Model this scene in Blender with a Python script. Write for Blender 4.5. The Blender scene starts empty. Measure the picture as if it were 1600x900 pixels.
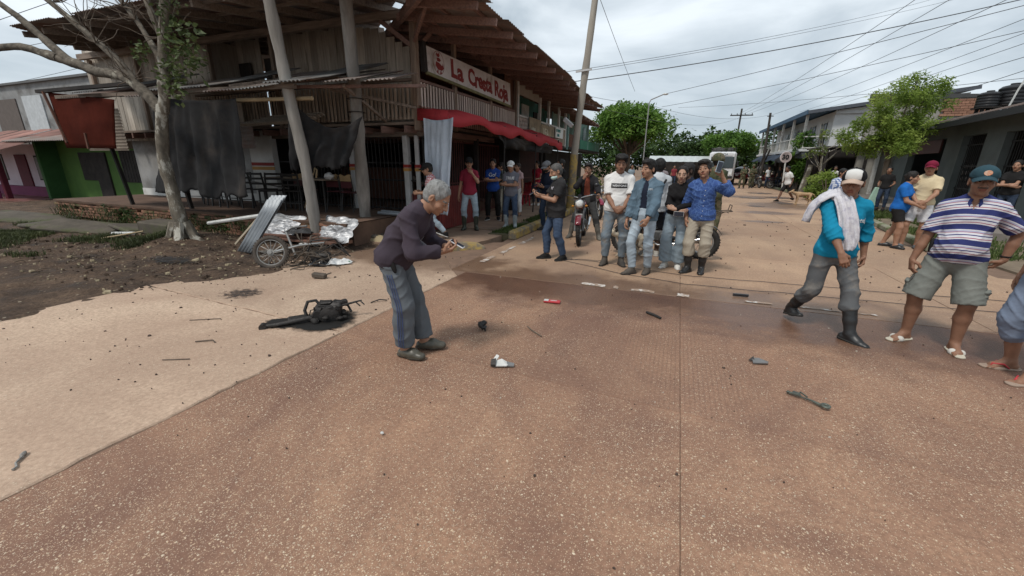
import bpy,bmesh,math,random
import numpy as np
from mathutils import Vector,Matrix,noise as mnoise
from mathutils.bvhtree import BVHTree
SC = bpy.context.scene
COL = SC.collection
R_ = math.radians
# ---------------------------------------------------------------- camera
cam_d = bpy.data.cameras.new("camera")
cam = bpy.data.objects.new("camera",cam_d)
COL.objects.link(cam)
cam_d.sensor_width = 36.0
cam_d.sensor_fit = 'HORIZONTAL'
cam_d.lens = 630.0/1600.0*36.0
cam_d.clip_start = 0.05
cam_d.clip_end = 3000.0
_p,_y,_r = R_(17.064),R_(21.583),R_(-0.6216)
_fh = Vector((-math.sin(_y),math.cos(_y),0)); _rt = Vector((math.cos(_y),math.sin(_y),0)); _up = Vector((0,0,1))
_F = _fh*math.cos(_p) - _up*math.sin(_p)
_U = _fh*math.sin(_p) + _up*math.cos(_p)
_Rt = _rt*math.cos(_r) - _U*math.sin(_r)
_Uu = _U*math.cos(_r) + _rt*math.sin(_r)
_m = Matrix((( _Rt.x,_Uu.x,-_F.x),(_Rt.y,_Uu.y,-_F.y),(_Rt.z,_Uu.z,-_F.z)))
cam.matrix_world = Matrix.Translation((0,0,1.617)) @ _m.to_4x4()
SC.camera = cam
# ---------------------------------------------------------------- overcast sky and sun
SUN_EL,SUN_AZ = R_(58),R_(200)          # azimuth clockwise from +Y
world = bpy.data.worlds.new("World")
SC.world = world
world.use_nodes = True
_nt = world.node_tree
for n in list(_nt.nodes):
	_nt.nodes.remove(n)
_o = _nt.nodes.new('ShaderNodeOutputWorld')
_sky = _nt.nodes.new('ShaderNodeTexSky'); _sky.sky_type = 'NISHITA'; _sky.sun_disc = False
_sky.sun_elevation = SUN_EL; _sky.sun_rotation = SUN_AZ
_b1 = _nt.nodes.new('ShaderNodeBackground'); _b1.inputs['Strength'].default_value = 0.1
_b2 = _nt.nodes.new('ShaderNodeBackground'); _b2.inputs['Strength'].default_value = 0.84
_tc = _nt.nodes.new('ShaderNodeTexCoord')
_mp = _nt.nodes.new('ShaderNodeMapping'); _mp.inputs['Scale'].default_value = (1.0,1.0,2.6)
_n1 = _nt.nodes.new('ShaderNodeTexNoise'); _n1.inputs['Scale'].default_value = 2.3; _n1.inputs['Detail'].default_value = 6; _n1.inputs['Roughness'].default_value = 0.52; _n1.inputs['Distortion'].default_value = 0.4
_cr = _nt.nodes.new('ShaderNodeValToRGB')
_cr.color_ramp.elements[0].position = 0.36; _cr.color_ramp.elements[0].color = (0.31,0.37,0.42,1)
_cr.color_ramp.elements[1].position = 0.66; _cr.color_ramp.elements[1].color = (0.70,0.755,0.795,1)
_mix = _nt.nodes.new('ShaderNodeMixShader'); _mix.inputs[0].default_value = 0.93
L = _nt.links.new
L(_tc.outputs['Generated'],_mp.inputs['Vector']); L(_mp.outputs[0],_n1.inputs['Vector']); L(_n1.outputs['Fac'],_cr.inputs[0])
L(_cr.outputs[0],_b2.inputs['Color']); L(_sky.outputs[0],_b1.inputs['Color'])
L(_b1.outputs[0],_mix.inputs[1]); L(_b2.outputs[0],_mix.inputs[2]); L(_mix.outputs[0],_o.inputs['Surface'])
sun_d = bpy.data.lights.new("sun",'SUN'); sun = bpy.data.objects.new("sun",sun_d); COL.objects.link(sun)
sun_d.energy = 1.5; sun_d.angle = R_(10); sun_d.color = (1.0,0.95,0.88)
_sd = Vector((math.sin(SUN_AZ)*math.cos(SUN_EL),math.cos(SUN_AZ)*math.cos(SUN_EL),math.sin(SUN_EL)))
sun.rotation_euler = _sd.to_track_quat('Z','Y').to_euler()
sun.location = (0,0,30)
SC.view_settings.view_transform = 'Standard'
SC.view_settings.look = 'None'
SC.view_settings.exposure = 0.70
SC.view_settings.gamma = 1.0
SC.render.engine = 'CYCLES'
try:
	SC.cycles.use_denoising = True
	SC.cycles.denoiser = 'OPENIMAGEDENOISE'
	SC.cycles.max_bounces = 9
	SC.cycles.diffuse_bounces = 6
	SC.cycles.glossy_bounces = 3
	SC.cycles.transparent_max_bounces = 8
except Exception:
	pass
random.seed(7)
# ================================================================ helpers
def link(o):
	COL.objects.link(o); return o
def tag(o,label=None,cat=None,group=None,kind=None):
	if label: o['label'] = label
	if cat: o['category'] = cat
	if group: o['group'] = group
	if kind: o['kind'] = kind
	return o
def thing(name,label,cat,loc=(0,0,0),rz=0.0,group=None):
	o = bpy.data.objects.new(name,None); link(o)
	o.empty_display_size = 0.1
	o.location = loc; o.rotation_euler = (0,0,rz)
	return tag(o,label,cat,group)
def copy_tree(o,parent=None):
	c = o.copy(); COL.objects.link(c)
	if parent: c.parent = parent
	for ch in list(o.children):
		copy_tree(ch,c)
	return c
def up_vec(d):
	return Vector((0,0,1)) if abs(d.z) < 0.95*d.length else Vector((0,1,0))
class MB:
	"""collects shapes and links them as one mesh object"""
	def __init__(s):
		s.v = []; s.f = []; s.mi = []; s.cur = 0
	def add(s,vs,fs):
		b = len(s.v); s.v.extend([tuple(p) for p in vs])
		for f in fs:
			s.f.append(tuple(b + i for i in f)); s.mi.append(s.cur)
		return b
	def box(s,c,size,rot=None,taper=None):
		sx,sy,sz = size[0]/2,size[1]/2,size[2]/2
		pts = [Vector((x*sx,y*sy,z*sz)) for z in (-1,1) for y in (-1,1) for x in (-1,1)]
		if taper:
			for p in pts:
				if p.z > 0: p.x *= taper[0]; p.y *= taper[1]
		if rot is not None:
			pts = [rot @ p for p in pts]
		pts = [p + Vector(c) for p in pts]
		s.add(pts,[(0,2,3,1),(4,5,7,6),(0,1,5,4),(2,6,7,3),(0,4,6,2),(1,3,7,5)])
		return s
	def bbox(s,c,size,bev=0.01,rot=None):
		"""box with chamfered edges"""
		hx,hy,hz = (q/2 for q in size); b = min(bev,hx*.8,hy*.8,hz*.8)
		pts = []
		for sx in (-1,1):
			for sy in (-1,1):
				for sz in (-1,1):
					pts += [Vector((sx*(hx - b),sy*(hy - b),sz*hz)),Vector((sx*(hx - b),sy*hy,sz*(hz - b))),Vector((sx*hx,sy*(hy - b),sz*(hz - b)))]
		idx = {}
		k = 0
		for sx in (-1,1):
			for sy in (-1,1):
				for sz in (-1,1):
					idx[(sx,sy,sz)] = (k,k + 1,k + 2); k += 3
		fs = []
		for q in (-1,1):
			fs.append([idx[(a,c2,q)][0] for a,c2 in ((-1,-1),(1,-1),(1,1),(-1,1))][::q])
			fs.append([idx[(a,q,c2)][1] for a,c2 in ((-1,-1),(-1,1),(1,1),(1,-1))][::q])
			fs.append([idx[(q,a,c2)][2] for a,c2 in ((-1,-1),(1,-1),(1,1),(-1,1))][::q])
		for a in (-1,1):
			for c2 in (-1,1):
				fs.append([idx[(a,c2,-1)][1],idx[(a,c2,1)][1],idx[(a,c2,1)][2],idx[(a,c2,-1)][2]])
				fs.append([idx[(a,-1,c2)][0],idx[(a,1,c2)][0],idx[(a,1,c2)][2],idx[(a,-1,c2)][2]])
				fs.append([idx[(-1,a,c2)][0],idx[(1,a,c2)][0],idx[(1,a,c2)][1],idx[(-1,a,c2)][1]])
		for kx in idx: fs.append(list(idx[kx]))
		if rot is not None: pts = [rot @ p for p in pts]
		s.add([p + Vector(c) for p in pts],fs); return s
	def beam(s,a,b,w,h,up=None,ext=0.0):
		a,b = Vector(a),Vector(b); d = b - a; l = d.length
		if l < 1e-6: return s
		d /= l; u = Vector(up) if up is not None else up_vec(d)
		sd = d.cross(u).normalized(); u = sd.cross(d).normalized()
		a = a - d*ext; b = b + d*ext
		pts = [p + sd*(x*w/2) + u*(z*h/2) for p in (a,b) for z in (-1,1) for x in (-1,1)]
		s.add(pts,[(0,1,3,2),(4,6,7,5),(0,4,5,1),(2,3,7,6),(0,2,6,4),(1,5,7,3)])
		return s
	def tube(s,pts,rad,n=8,cap=True,close=False):
		pts = [Vector(p) for p in pts]; m = len(pts)
		if not hasattr(rad,'__len__'): rad = [rad]*m
		rings = []; prev = None
		for i,p in enumerate(pts):
			if close: d = pts[(i + 1) % m] - pts[i - 1]
			else: d = pts[min(i + 1,m - 1)] - pts[max(i - 1,0)]
			if d.length < 1e-9: d = Vector((0,0,1))
			d.normalize()
			if prev is None: u = up_vec(d).cross(d).normalized()
			else:
				u = prev - d*prev.dot(d)
				u = u.normalized() if u.length > 1e-6 else up_vec(d).cross(d).normalized()
			prev = u; w = d.cross(u)
			rings.append([p + (u*math.cos(t) + w*math.sin(t))*rad[i] for t in (2*math.pi*k/n for k in range(n))])
		vs = [q for r in rings for q in r]; fs = []
		for i in range(m if close else m - 1):
			j = (i + 1) % m
			for k in range(n):
				fs.append((i*n + k,i*n + (k + 1) % n,j*n + (k + 1) % n,j*n + k))
		if cap and not close:
			fs.append(tuple(range(n))[::-1]); fs.append(tuple((m - 1)*n + k for k in range(n)))
		s.add(vs,fs); return s
	def lathe(s,prof,n=16,c=(0,0,0),axis='z',rot=None):
		vs = []; fs = []
		for r,z in prof:
			for k in range(n):
				t = 2*math.pi*k/n
				p = Vector((r*math.cos(t),r*math.sin(t),z))
				if axis == 'x': p = Vector((p.z,p.x,p.y))
				elif axis == 'y': p = Vector((p.y,p.z,p.x))
				if rot is not None: p = rot @ p
				vs.append(p + Vector(c))
		m = len(prof)
		for i in range(m - 1):
			for k in range(n):
				fs.append((i*n + k,i*n + (k + 1) % n,(i + 1)*n + (k + 1) % n,(i + 1)*n + k))
		if prof[0][0] > 1e-6: fs.append(tuple(range(n))[::-1])
		if prof[-1][0] > 1e-6: fs.append(tuple((m - 1)*n + k for k in range(n)))
		s.add(vs,fs); return s
	def torus(s,c,R,r,n=28,m=8,axis='y',rot=None,sq=1.0):
		vs = []; fs = []
		for i in range(n):
			t = 2*math.pi*i/n
			for j in range(m):
				q = 2*math.pi*j/m
				rr = R + r*math.cos(q); y = r*math.sin(q)*sq
				p = Vector((rr*math.cos(t),y,rr*math.sin(t)))
				if axis == 'x': p = Vector((y,rr*math.cos(t),rr*math.sin(t)))
				if axis == 'z': p = Vector((rr*math.cos(t),rr*math.sin(t),y))
				if rot is not None: p = rot @ p
				vs.append(p + Vector(c))
		for i in range(n):
			for j in range(m):
				fs.append((i*m + j,i*m + (j + 1) % m,((i + 1) % n)*m + (j + 1) % m,((i + 1) % n)*m + j))
		s.add(vs,fs); return s
	def grid(s,P):
		"""P: rows of points"""
		nr,nc = len(P),len(P[0])
		s.add([q for r in P for q in r],[(i*nc + j,i*nc + j + 1,(i + 1)*nc + j + 1,(i + 1)*nc + j) for i in range(nr - 1) for j in range(nc - 1)])
		return s
	def prism(s,poly,z0,z1):
		n = len(poly)
		vs = [(p[0],p[1],z0) for p in poly] + [(p[0],p[1],z1) for p in poly]
		fs = [tuple(range(n))[::-1],tuple(range(n,2*n))] + [(i,(i + 1) % n,n + (i + 1) % n,n + i) for i in range(n)]
		s.add(vs,fs); return s
	def ellip(s,c,r,n=10,m=7,rot=None,jit=0.0):
		prof = []
		vs = []; fs = []
		for i in range(m + 1):
			a = -math.pi/2 + math.pi*i/m
			for k in range(n):
				t = 2*math.pi*k/n
				q = 1 + (random.uniform(-jit,jit) if jit else 0)
				p = Vector((r[0]*math.cos(a)*math.cos(t)*q,r[1]*math.cos(a)*math.sin(t)*q,r[2]*math.sin(a)*q))
				if rot is not None: p = rot @ p
				vs.append(p + Vector(c))
		for i in range(m):
			for k in range(n):
				fs.append((i*n + k,i*n + (k + 1) % n,(i + 1)*n + (k + 1) % n,(i + 1)*n + k))
		s.add(vs,fs); return s
	def mesh(s,name,mats,smooth=False,off=None):
		me = bpy.data.meshes.new(name)
		v = s.v
		if off is not None:
			v = [(p[0] - off[0],p[1] - off[1],p[2] - off[2]) for p in v]
		me.from_pydata(v,[],s.f)
		if not isinstance(mats,(list,tuple)): mats = [mats]
		for m in mats: me.materials.append(m)
		if len(mats) > 1: me.polygons.foreach_set('material_index',s.mi)
		if smooth:
			me.polygons.foreach_set('use_smooth',[True]*len(me.polygons))
			if smooth is not True:
				me.set_sharp_from_angle(angle=R_(smooth))
		me.update()
		return me
	def obj(s,name,mats,parent=None,smooth=False,world=True,kind=None):
		"""world=True: points are in world metres and the parent's root is not rotated"""
		off = None
		if parent is not None and world:
			off = Vector((0,0,0)); q = parent
			while q is not None:
				off += Vector(q.location); q = q.parent
		o = bpy.data.objects.new(name,s.mesh(name,mats,smooth,off)); link(o)
		if parent is not None: o.parent = parent
		if kind: o['kind'] = kind
		return o
def top(mb,name,mats,label,cat,group=None,smooth=False,kind=None):
	"""a thing that is one mesh: its origin is put at its base"""
	v = np.array(mb.v); c = Vector(((v[:,0].min() + v[:,0].max())/2,(v[:,1].min() + v[:,1].max())/2,v[:,2].min()))
	o = bpy.data.objects.new(name,mb.mesh(name,mats,smooth,c)); link(o)
	o.location = c
	return tag(o,label,cat,group,kind)
def rotmat(rx=0,ry=0,rz=0):
	return Matrix.Rotation(R_(rz),3,'Z') @ Matrix.Rotation(R_(ry),3,'Y') @ Matrix.Rotation(R_(rx),3,'X')
def corrugated(p0,u,v,lu,lv,pitch=0.09,amp=0.012,sag=0.0,nv=4,jit=0.0):
	"""waves run along u; ridges run along v"""
	p0,u,v = Vector(p0),Vector(u).normalized(),Vector(v).normalized(); n = u.cross(v).normalized()
	nu = max(4,int(lu/pitch*4)); P = []
	for j in range(nv + 1):
		row = []
		for i in range(nu + 1):
			a = i/nu*lu
			h = amp*math.sin(2*math.pi*a/pitch) - sag*math.sin(math.pi*j/nv) + (mnoise.noise(Vector((a*1.3,j*.9,p0.x)))*jit)
			row.append(p0 + u*a + v*(lv*j/nv) + n*h)
		P.append(row)
	return P
# ---------------------------------------------------------------- materials
_mc = {}
def N(nt,t,**kw):
	n = nt.nodes.new(t)
	for k,v in kw.items():
		if k in n.inputs: n.inputs[k].default_value = v
		else: setattr(n,k,v)
	return n
def ramp(nt,stops):
	n = nt.nodes.new('ShaderNodeValToRGB'); e = n.color_ramp.elements
	while len(e) < len(stops): e.new(0.5)
	for i,(p,c) in enumerate(stops):
		e[i].position = p; e[i].color = (c[0],c[1],c[2],1) if hasattr(c,'__len__') else (c,c,c,1)
	return n
def mixc(nt,a,b,fac,mode='MIX'):
	n = nt.nodes.new('ShaderNodeMix'); n.data_type = 'RGBA'; n.blend_type = mode
	for sock,v in ((n.inputs[6],a),(n.inputs[7],b),(n.inputs[0],fac)):
		if hasattr(v,'is_linked') or hasattr(v,'links'): nt.links.new(v,sock)
		elif hasattr(v,'__len__'): sock.default_value = (v[0],v[1],v[2],1)
		else: sock.default_value = v
	return n.outputs[2]
def base(name):
	m = bpy.data.materials.new(name); m.use_nodes = True
	nt = m.node_tree; b = nt.nodes['Principled BSDF']
	return m,nt,b
def mat(name,c1,c2=None,scale=4.0,rough=0.8,bump=0.0,bscale=40.0,spec=0.3,metal=0.0,stretch=(1,1,1),rnd=0.0,c3=None,s3=1.2,t3=(0.55,0.7),detail=5,coord='Object',coat=0.0,rough2=None):
	if name in _mc: return _mc[name]
	m,nt,b = base(name)
	tc = N(nt,'ShaderNodeTexCoord'); mp = N(nt,'ShaderNodeMapping'); mp.inputs['Scale'].default_value = stretch
	nt.links.new(tc.outputs[coord],mp.inputs['Vector']); vec = mp.outputs[0]
	oi = N(nt,'ShaderNodeObjectInfo')
	if rnd:
		ad = N(nt,'ShaderNodeVectorMath',operation='ADD'); sc = N(nt,'ShaderNodeMath',operation='MULTIPLY'); sc.inputs[1].default_value = 37.0
		nt.links.new(oi.outputs['Random'],sc.inputs[0]); nt.links.new(vec,ad.inputs[0]); nt.links.new(sc.outputs[0],ad.inputs[1]); vec = ad.outputs[0]
	n1 = N(nt,'ShaderNodeTexNoise',Scale=scale,Detail=detail,Roughness=0.62)
	nt.links.new(vec,n1.inputs['Vector'])
	c2 = c2 or tuple(x*0.8 for x in c1)
	rp = ramp(nt,[(0.32,c2),(0.68,c1)])
	nt.links.new(n1.outputs['Fac'],rp.inputs[0]); col = rp.outputs[0]
	if c3:
		n3 = N(nt,'ShaderNodeTexNoise',Scale=s3,Detail=8.0,Roughness=0.68); nt.links.new(vec,n3.inputs['Vector'])
		r3 = ramp(nt,[(t3[0],0.0),(t3[1],1.0)]); nt.links.new(n3.outputs['Fac'],r3.inputs[0])
		col = mixc(nt,col,c3,r3.outputs[0])
	if rnd:
		hs = N(nt,'ShaderNodeHueSaturation'); mr = N(nt,'ShaderNodeMapRange'); mr.inputs['To Min'].default_value = 1 - rnd; mr.inputs['To Max'].default_value = 1 + rnd
		nt.links.new(oi.outputs['Random'],mr.inputs['Value']); nt.links.new(mr.outputs[0],hs.inputs['Value']); nt.links.new(col,hs.inputs['Color']); col = hs.outputs[0]
	nt.links.new(col,b.inputs['Base Color'])
	b.inputs['Roughness'].default_value = rough; b.inputs['Specular IOR Level'].default_value = spec; b.inputs['Metallic'].default_value = metal
	if coat: b.inputs['Coat Weight'].default_value = coat
	if rough2 is not None:
		rr = ramp(nt,[(0.35,rough2),(0.65,rough)]); nt.links.new(n1.outputs['Fac'],rr.inputs[0]); nt.links.new(rr.outputs[0],b.inputs['Roughness'])
	if bump:
		n2 = N(nt,'ShaderNodeTexNoise',Scale=bscale,Detail=4.0); nt.links.new(vec,n2.inputs['Vector'])
		bp = N(nt,'ShaderNodeBump',Strength=bump,Distance=0.01); nt.links.new(n2.outputs['Fac'],bp.inputs['Height']); nt.links.new(bp.outputs[0],b.inputs['Normal'])
	_mc[name] = m
	return m
def wood(name,c1,c2,rnd=0.25,axis='z',rough=0.85,dirt=(0.02,0.017,0.014),dt=(0.58,0.78)):
	st = {'z': (9,9,0.7),'x': (0.7,9,9),'y': (9,0.7,9)}[axis]
	return mat(name,c1,c2,scale=3.0,rough=rough,bump=0.5,bscale=12,spec=0.15,stretch=st,rnd=rnd,c3=dirt,s3=0.55,t3=dt,detail=7)
def cloth(name,c1,c2=None,scale=6,bump=0.25,bscale=9.0,rough=0.9):
	return mat(name,c1,c2 or tuple(x*.74 for x in c1),scale=scale,rough=rough,bump=min(1,bump*3),bscale=bscale*1.5,spec=0.12)
# ================================================================ smooth solids: round cones blended on a grid, one skin out
def nrm(v):
	v = np.asarray(v,float); l = np.linalg.norm(v)
	return v/l if l > 1e-9 else v
def RX(a): a = R_(a); return np.array([[1,0,0],[0,math.cos(a),-math.sin(a)],[0,math.sin(a),math.cos(a)]])
def RY(a): a = R_(a); return np.array([[math.cos(a),0,math.sin(a)],[0,1,0],[-math.sin(a),0,math.cos(a)]])
def RZ(a): a = R_(a); return np.array([[math.cos(a),-math.sin(a),0],[math.sin(a),math.cos(a),0],[0,0,1]])
class Solid:
	def __init__(s): s.p = []
	def cone(s,a,b,ra,rb,k=0.02,flat=None,clip=(),op='+'):
		"""flat=(axis, ratio): cross-section squashed along axis"""
		s.p.append(('c',np.asarray(a,float),np.asarray(b,float),ra,rb,k,flat,clip,op)); return s
	def ell(s,c,r,k=0.02,rot=None,clip=(),op='+'):
		s.p.append(('e',np.asarray(c,float),np.asarray(r,float),rot,None,k,None,clip,op)); return s
	def chain(s,pts,rad,k=0.012,**kw):
		for i in range(len(pts) - 1): s.cone(pts[i],pts[i + 1],rad[i],rad[i + 1],k,**kw)
		return s
	def _box(s,q):
		if q[0] == 'c':
			r = max(q[3],q[4]);
			if q[6]: r *= max(1,q[6][1])
			return np.minimum(q[1],q[2]) - r,np.maximum(q[1],q[2]) + r
		r = max(q[2]) if q[3] is not None else q[2]
		return q[1] - r,q[1] + r
	def build(s,h,refine=(),h2=None):
		lo = np.min([s._box(q)[0] for q in s.p if q[8] == '+'],0) - 2.2*h
		hi = np.max([s._box(q)[1] for q in s.p if q[8] == '+'],0) + 2.2*h
		X = []
		for ax in range(3):
			if refine and h2:
				iv = sorted((max(a[ax],lo[ax]),min(b[ax],hi[ax])) for a,b in refine if b[ax] > lo[ax] and a[ax] < hi[ax])
				g = [lo[ax]]
				while g[-1] < hi[ax]:
					x = g[-1]; f = any(a - h <= x <= b for a,b in iv)
					g.append(x + (h2 if f else h))
				X.append(np.array(g))
			else:
				X.append(np.arange(lo[ax],hi[ax] + h,h))
		BIG = 0.08
		d = np.full([len(x) for x in X],BIG,np.float32)
		for q in s.p:
			kind,k = q[0],q[5]
			a,b = s._box(q); m = k + 2.5*h
			i0 = [max(0,np.searchsorted(X[ax],a[ax] - m) - 1) for ax in range(3)]
			i1 = [min(len(X[ax]),np.searchsorted(X[ax],b[ax] + m) + 1) for ax in range(3)]
			if any(i1[ax] - i0[ax] < 1 for ax in range(3)): continue
			x = X[0][i0[0]:i1[0]].astype(np.float32)[:,None,None]; y = X[1][i0[1]:i1[1]].astype(np.float32)[None,:,None]; z = X[2][i0[2]:i1[2]].astype(np.float32)[None,None,:]
			if kind == 'c':
				A,B = q[1],q[2]; px,py,pz = x - A[0],y - A[1],z - A[2]; ba = B - A
				if q[6]:
					n = nrm(q[6][0]); f = 1.0/q[6][1] - 1.0
					dt = (px*n[0] + py*n[1] + pz*n[2])*f
					px,py,pz = px + dt*n[0],py + dt*n[1],pz + dt*n[2]
					ba = ba + n*(ba @ n)*f
				bb = max(ba @ ba,1e-9)
				t = np.clip((px*ba[0] + py*ba[1] + pz*ba[2])/bb,0,1)
				e = np.sqrt((px - ba[0]*t) ** 2 + (py - ba[1]*t) ** 2 + (pz - ba[2]*t) ** 2) - (q[3] + (q[4] - q[3])*t)
				if q[6] and q[6][1] < 1: e = e*(0.5 + 0.5*q[6][1])
			else:
				px,py,pz = x - q[1][0],y - q[1][1],z - q[1][2]
				if q[3] is not None:
					R = np.asarray(q[3]).T
					px,py,pz = (R[0,0]*px + R[0,1]*py + R[0,2]*pz),(R[1,0]*px + R[1,1]*py + R[1,2]*pz),(R[2,0]*px + R[2,1]*py + R[2,2]*pz)
				r = q[2]
				k0 = np.sqrt((px/r[0]) ** 2 + (py/r[1]) ** 2 + (pz/r[2]) ** 2)
				k1 = np.sqrt((px/r[0] ** 2) ** 2 + (py/r[1] ** 2) ** 2 + (pz/r[2] ** 2) ** 2) + 1e-9
				e = k0*(k0 - 1.0)/k1
			for c,n in q[7]:
				c = np.asarray(c,float); n = nrm(n)
				e = np.maximum(e,(x - c[0])*n[0] + (y - c[1])*n[1] + (z - c[2])*n[2])
			sl = d[i0[0]:i1[0],i0[1]:i1[1],i0[2]:i1[2]]
			e = np.broadcast_to(e,sl.shape)
			if q[8] == '+':
				hh = np.clip(k - np.abs(sl - e),0,None) if k > 0 else 0
				d[i0[0]:i1[0],i0[1]:i1[1],i0[2]:i1[2]] = np.minimum(sl,e) - (hh*hh/(4*k) if k > 0 else 0)
			elif q[8] == '-':
				e = -e; hh = np.clip(k - np.abs(sl - e),0,None) if k > 0 else 0
				d[i0[0]:i1[0],i0[1]:i1[1],i0[2]:i1[2]] = np.maximum(sl,e) + (hh*hh/(4*k) if k > 0 else 0)
		return nets(d,X)
_CO = np.array([(i,j,k) for i in (0,1) for j in (0,1) for k in (0,1)])
_ED = [(0,1),(2,3),(4,5),(6,7),(0,2),(1,3),(4,6),(5,7),(0,4),(1,5),(2,6),(3,7)]
def nets(d,X):
	ins = d < 0
	nx,ny,nz = d.shape
	cnt = np.zeros((nx - 1,ny - 1,nz - 1),np.int8)
	for o in _CO: cnt += ins[o[0]:nx - 1 + o[0],o[1]:ny - 1 + o[1],o[2]:nz - 1 + o[2]]
	act = np.argwhere((cnt > 0) & (cnt < 8))
	if len(act) == 0: return np.zeros((0,3)),np.zeros((0,4),int)
	vid = np.full(cnt.shape,-1,np.int32); vid[act[:,0],act[:,1],act[:,2]] = np.arange(len(act))
	dc = [d[act[:,0] + o[0],act[:,1] + o[1],act[:,2] + o[2]] for o in _CO]
	pc = [np.stack([X[ax][act[:,ax] + o[ax]] for ax in range(3)],1) for o in _CO]
	acc = np.zeros((len(act),3)); num = np.zeros(len(act))
	for a,b in _ED:
		m = (dc[a] < 0) != (dc[b] < 0)
		t = np.where(m,dc[a]/np.where(m,dc[a] - dc[b],1),0)
		acc += np.where(m[:,None],pc[a] + (pc[b] - pc[a])*t[:,None],0); num += m
	V = acc/num[:,None]
	F = []
	for ax in range(3):
		sl0 = [slice(None)]*3; sl1 = [slice(None)]*3
		sl0[ax] = slice(0,-1); sl1[ax] = slice(1,None)
		A,B = ins[tuple(sl0)],ins[tuple(sl1)]
		e = np.argwhere(A != B); b,c = (ax + 1) % 3,(ax + 2) % 3
		e = e[(e[:,b] > 0) & (e[:,c] > 0) & (e[:,b] < d.shape[b] - 1) & (e[:,c] < d.shape[c] - 1)]
		if not len(e): continue
		sg = A[e[:,0],e[:,1],e[:,2]]
		def at(db,dcc):
			q = e.copy(); q[:,b] += db; q[:,c] += dcc
			return vid[q[:,0],q[:,1],q[:,2]]
		f = np.stack([at(-1,-1),at(0,-1),at(0,0),at(-1,0)],1)
		f = np.where(sg[:,None],f,f[:,::-1]); F.append(f)
	F = np.concatenate(F); F = F[(F >= 0).all(1)]
	return V,F
def vnormals(V,F):
	n = np.cross(V[F[:,2]] - V[F[:,0]],V[F[:,3]] - V[F[:,1]])
	o = np.zeros_like(V)
	for i in range(4): np.add.at(o,F[:,i],n)
	return o/(np.linalg.norm(o,axis=1)[:,None] + 1e-12)
def relax(V,F,it=1):
	for _ in range(it):
		acc = np.zeros_like(V); num = np.zeros(len(V))
		for i in range(4):
			a,b = F[:,i],F[:,(i + 1) % 4]
			np.add.at(acc,a,V[b]); np.add.at(num,a,1); np.add.at(acc,b,V[a]); np.add.at(num,b,1)
		V = 0.5*V + 0.5*acc/np.maximum(num,1)[:,None]
	return V
def wrinkle(V,F,amp,seed=0,freq=1.0,mask=None):
	n = vnormals(V,F); x,y,z = V[:,0]*freq,V[:,1]*freq,V[:,2]*freq; s = seed*1.7
	a = 23*(z + .42*x*np.sign(np.sin(s*3) + .01)) + 2.6*np.sin(8*x + 5*z + s) + 2.0*np.sin(10*y - 4*z + s)
	b = 36*(z - .6*x + .4*y) + 2.4*np.sin(12*x - 8*z + 2*s) + 1.5*np.sin(15*y + s)
	c = 20*(x + .5*y) + 2.2*np.sin(6*z + s)
	m1 = np.clip(.5 + .9*np.sin(7*z + 4*x + s)*np.sin(9*x - 6*y + 2.3*s),0,1)
	r = lambda q: (1 - np.abs(np.sin(q))) ** 2.4 - .27
	f = 1.5*r(a)*m1 + 1.1*r(b)*(1 - m1) + .5*r(c)*np.clip(np.sin(5*z + s*2),0,1)
	if mask is not None: f = f*mask
	return V + n*(f*amp*0.8)[:,None]
def np_mesh(name,V,F,mats,mi=None,smooth=True):
	me = bpy.data.meshes.new(name)
	nv,nf = len(V),len(F); k = F.shape[1]
	me.vertices.add(nv); me.vertices.foreach_set('co',np.ascontiguousarray(V,np.float32).ravel())
	me.loops.add(nf*k); me.loops.foreach_set('vertex_index',np.ascontiguousarray(F,np.int32).ravel())
	me.polygons.add(nf); me.polygons.foreach_set('loop_start',np.arange(nf,dtype=np.int32)*k)
	try: me.polygons.foreach_set('loop_total',np.full(nf,k,np.int32))
	except Exception: pass
	if not isinstance(mats,(list,tuple)): mats = [mats]
	for m in mats: me.materials.append(m)
	if mi is not None: me.polygons.foreach_set('material_index',np.ascontiguousarray(mi,np.int32))
	me.update(calc_edges=True); me.validate()
	if smooth: me.polygons.foreach_set('use_smooth',np.ones(len(me.polygons),bool))
	return me
def np_obj(name,V,F,mats,parent=None,mi=None,smooth=True):
	o = bpy.data.objects.new(name,np_mesh(name,V,F,mats,mi,smooth)); link(o)
	if parent is not None: o.parent = parent
	return o
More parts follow.
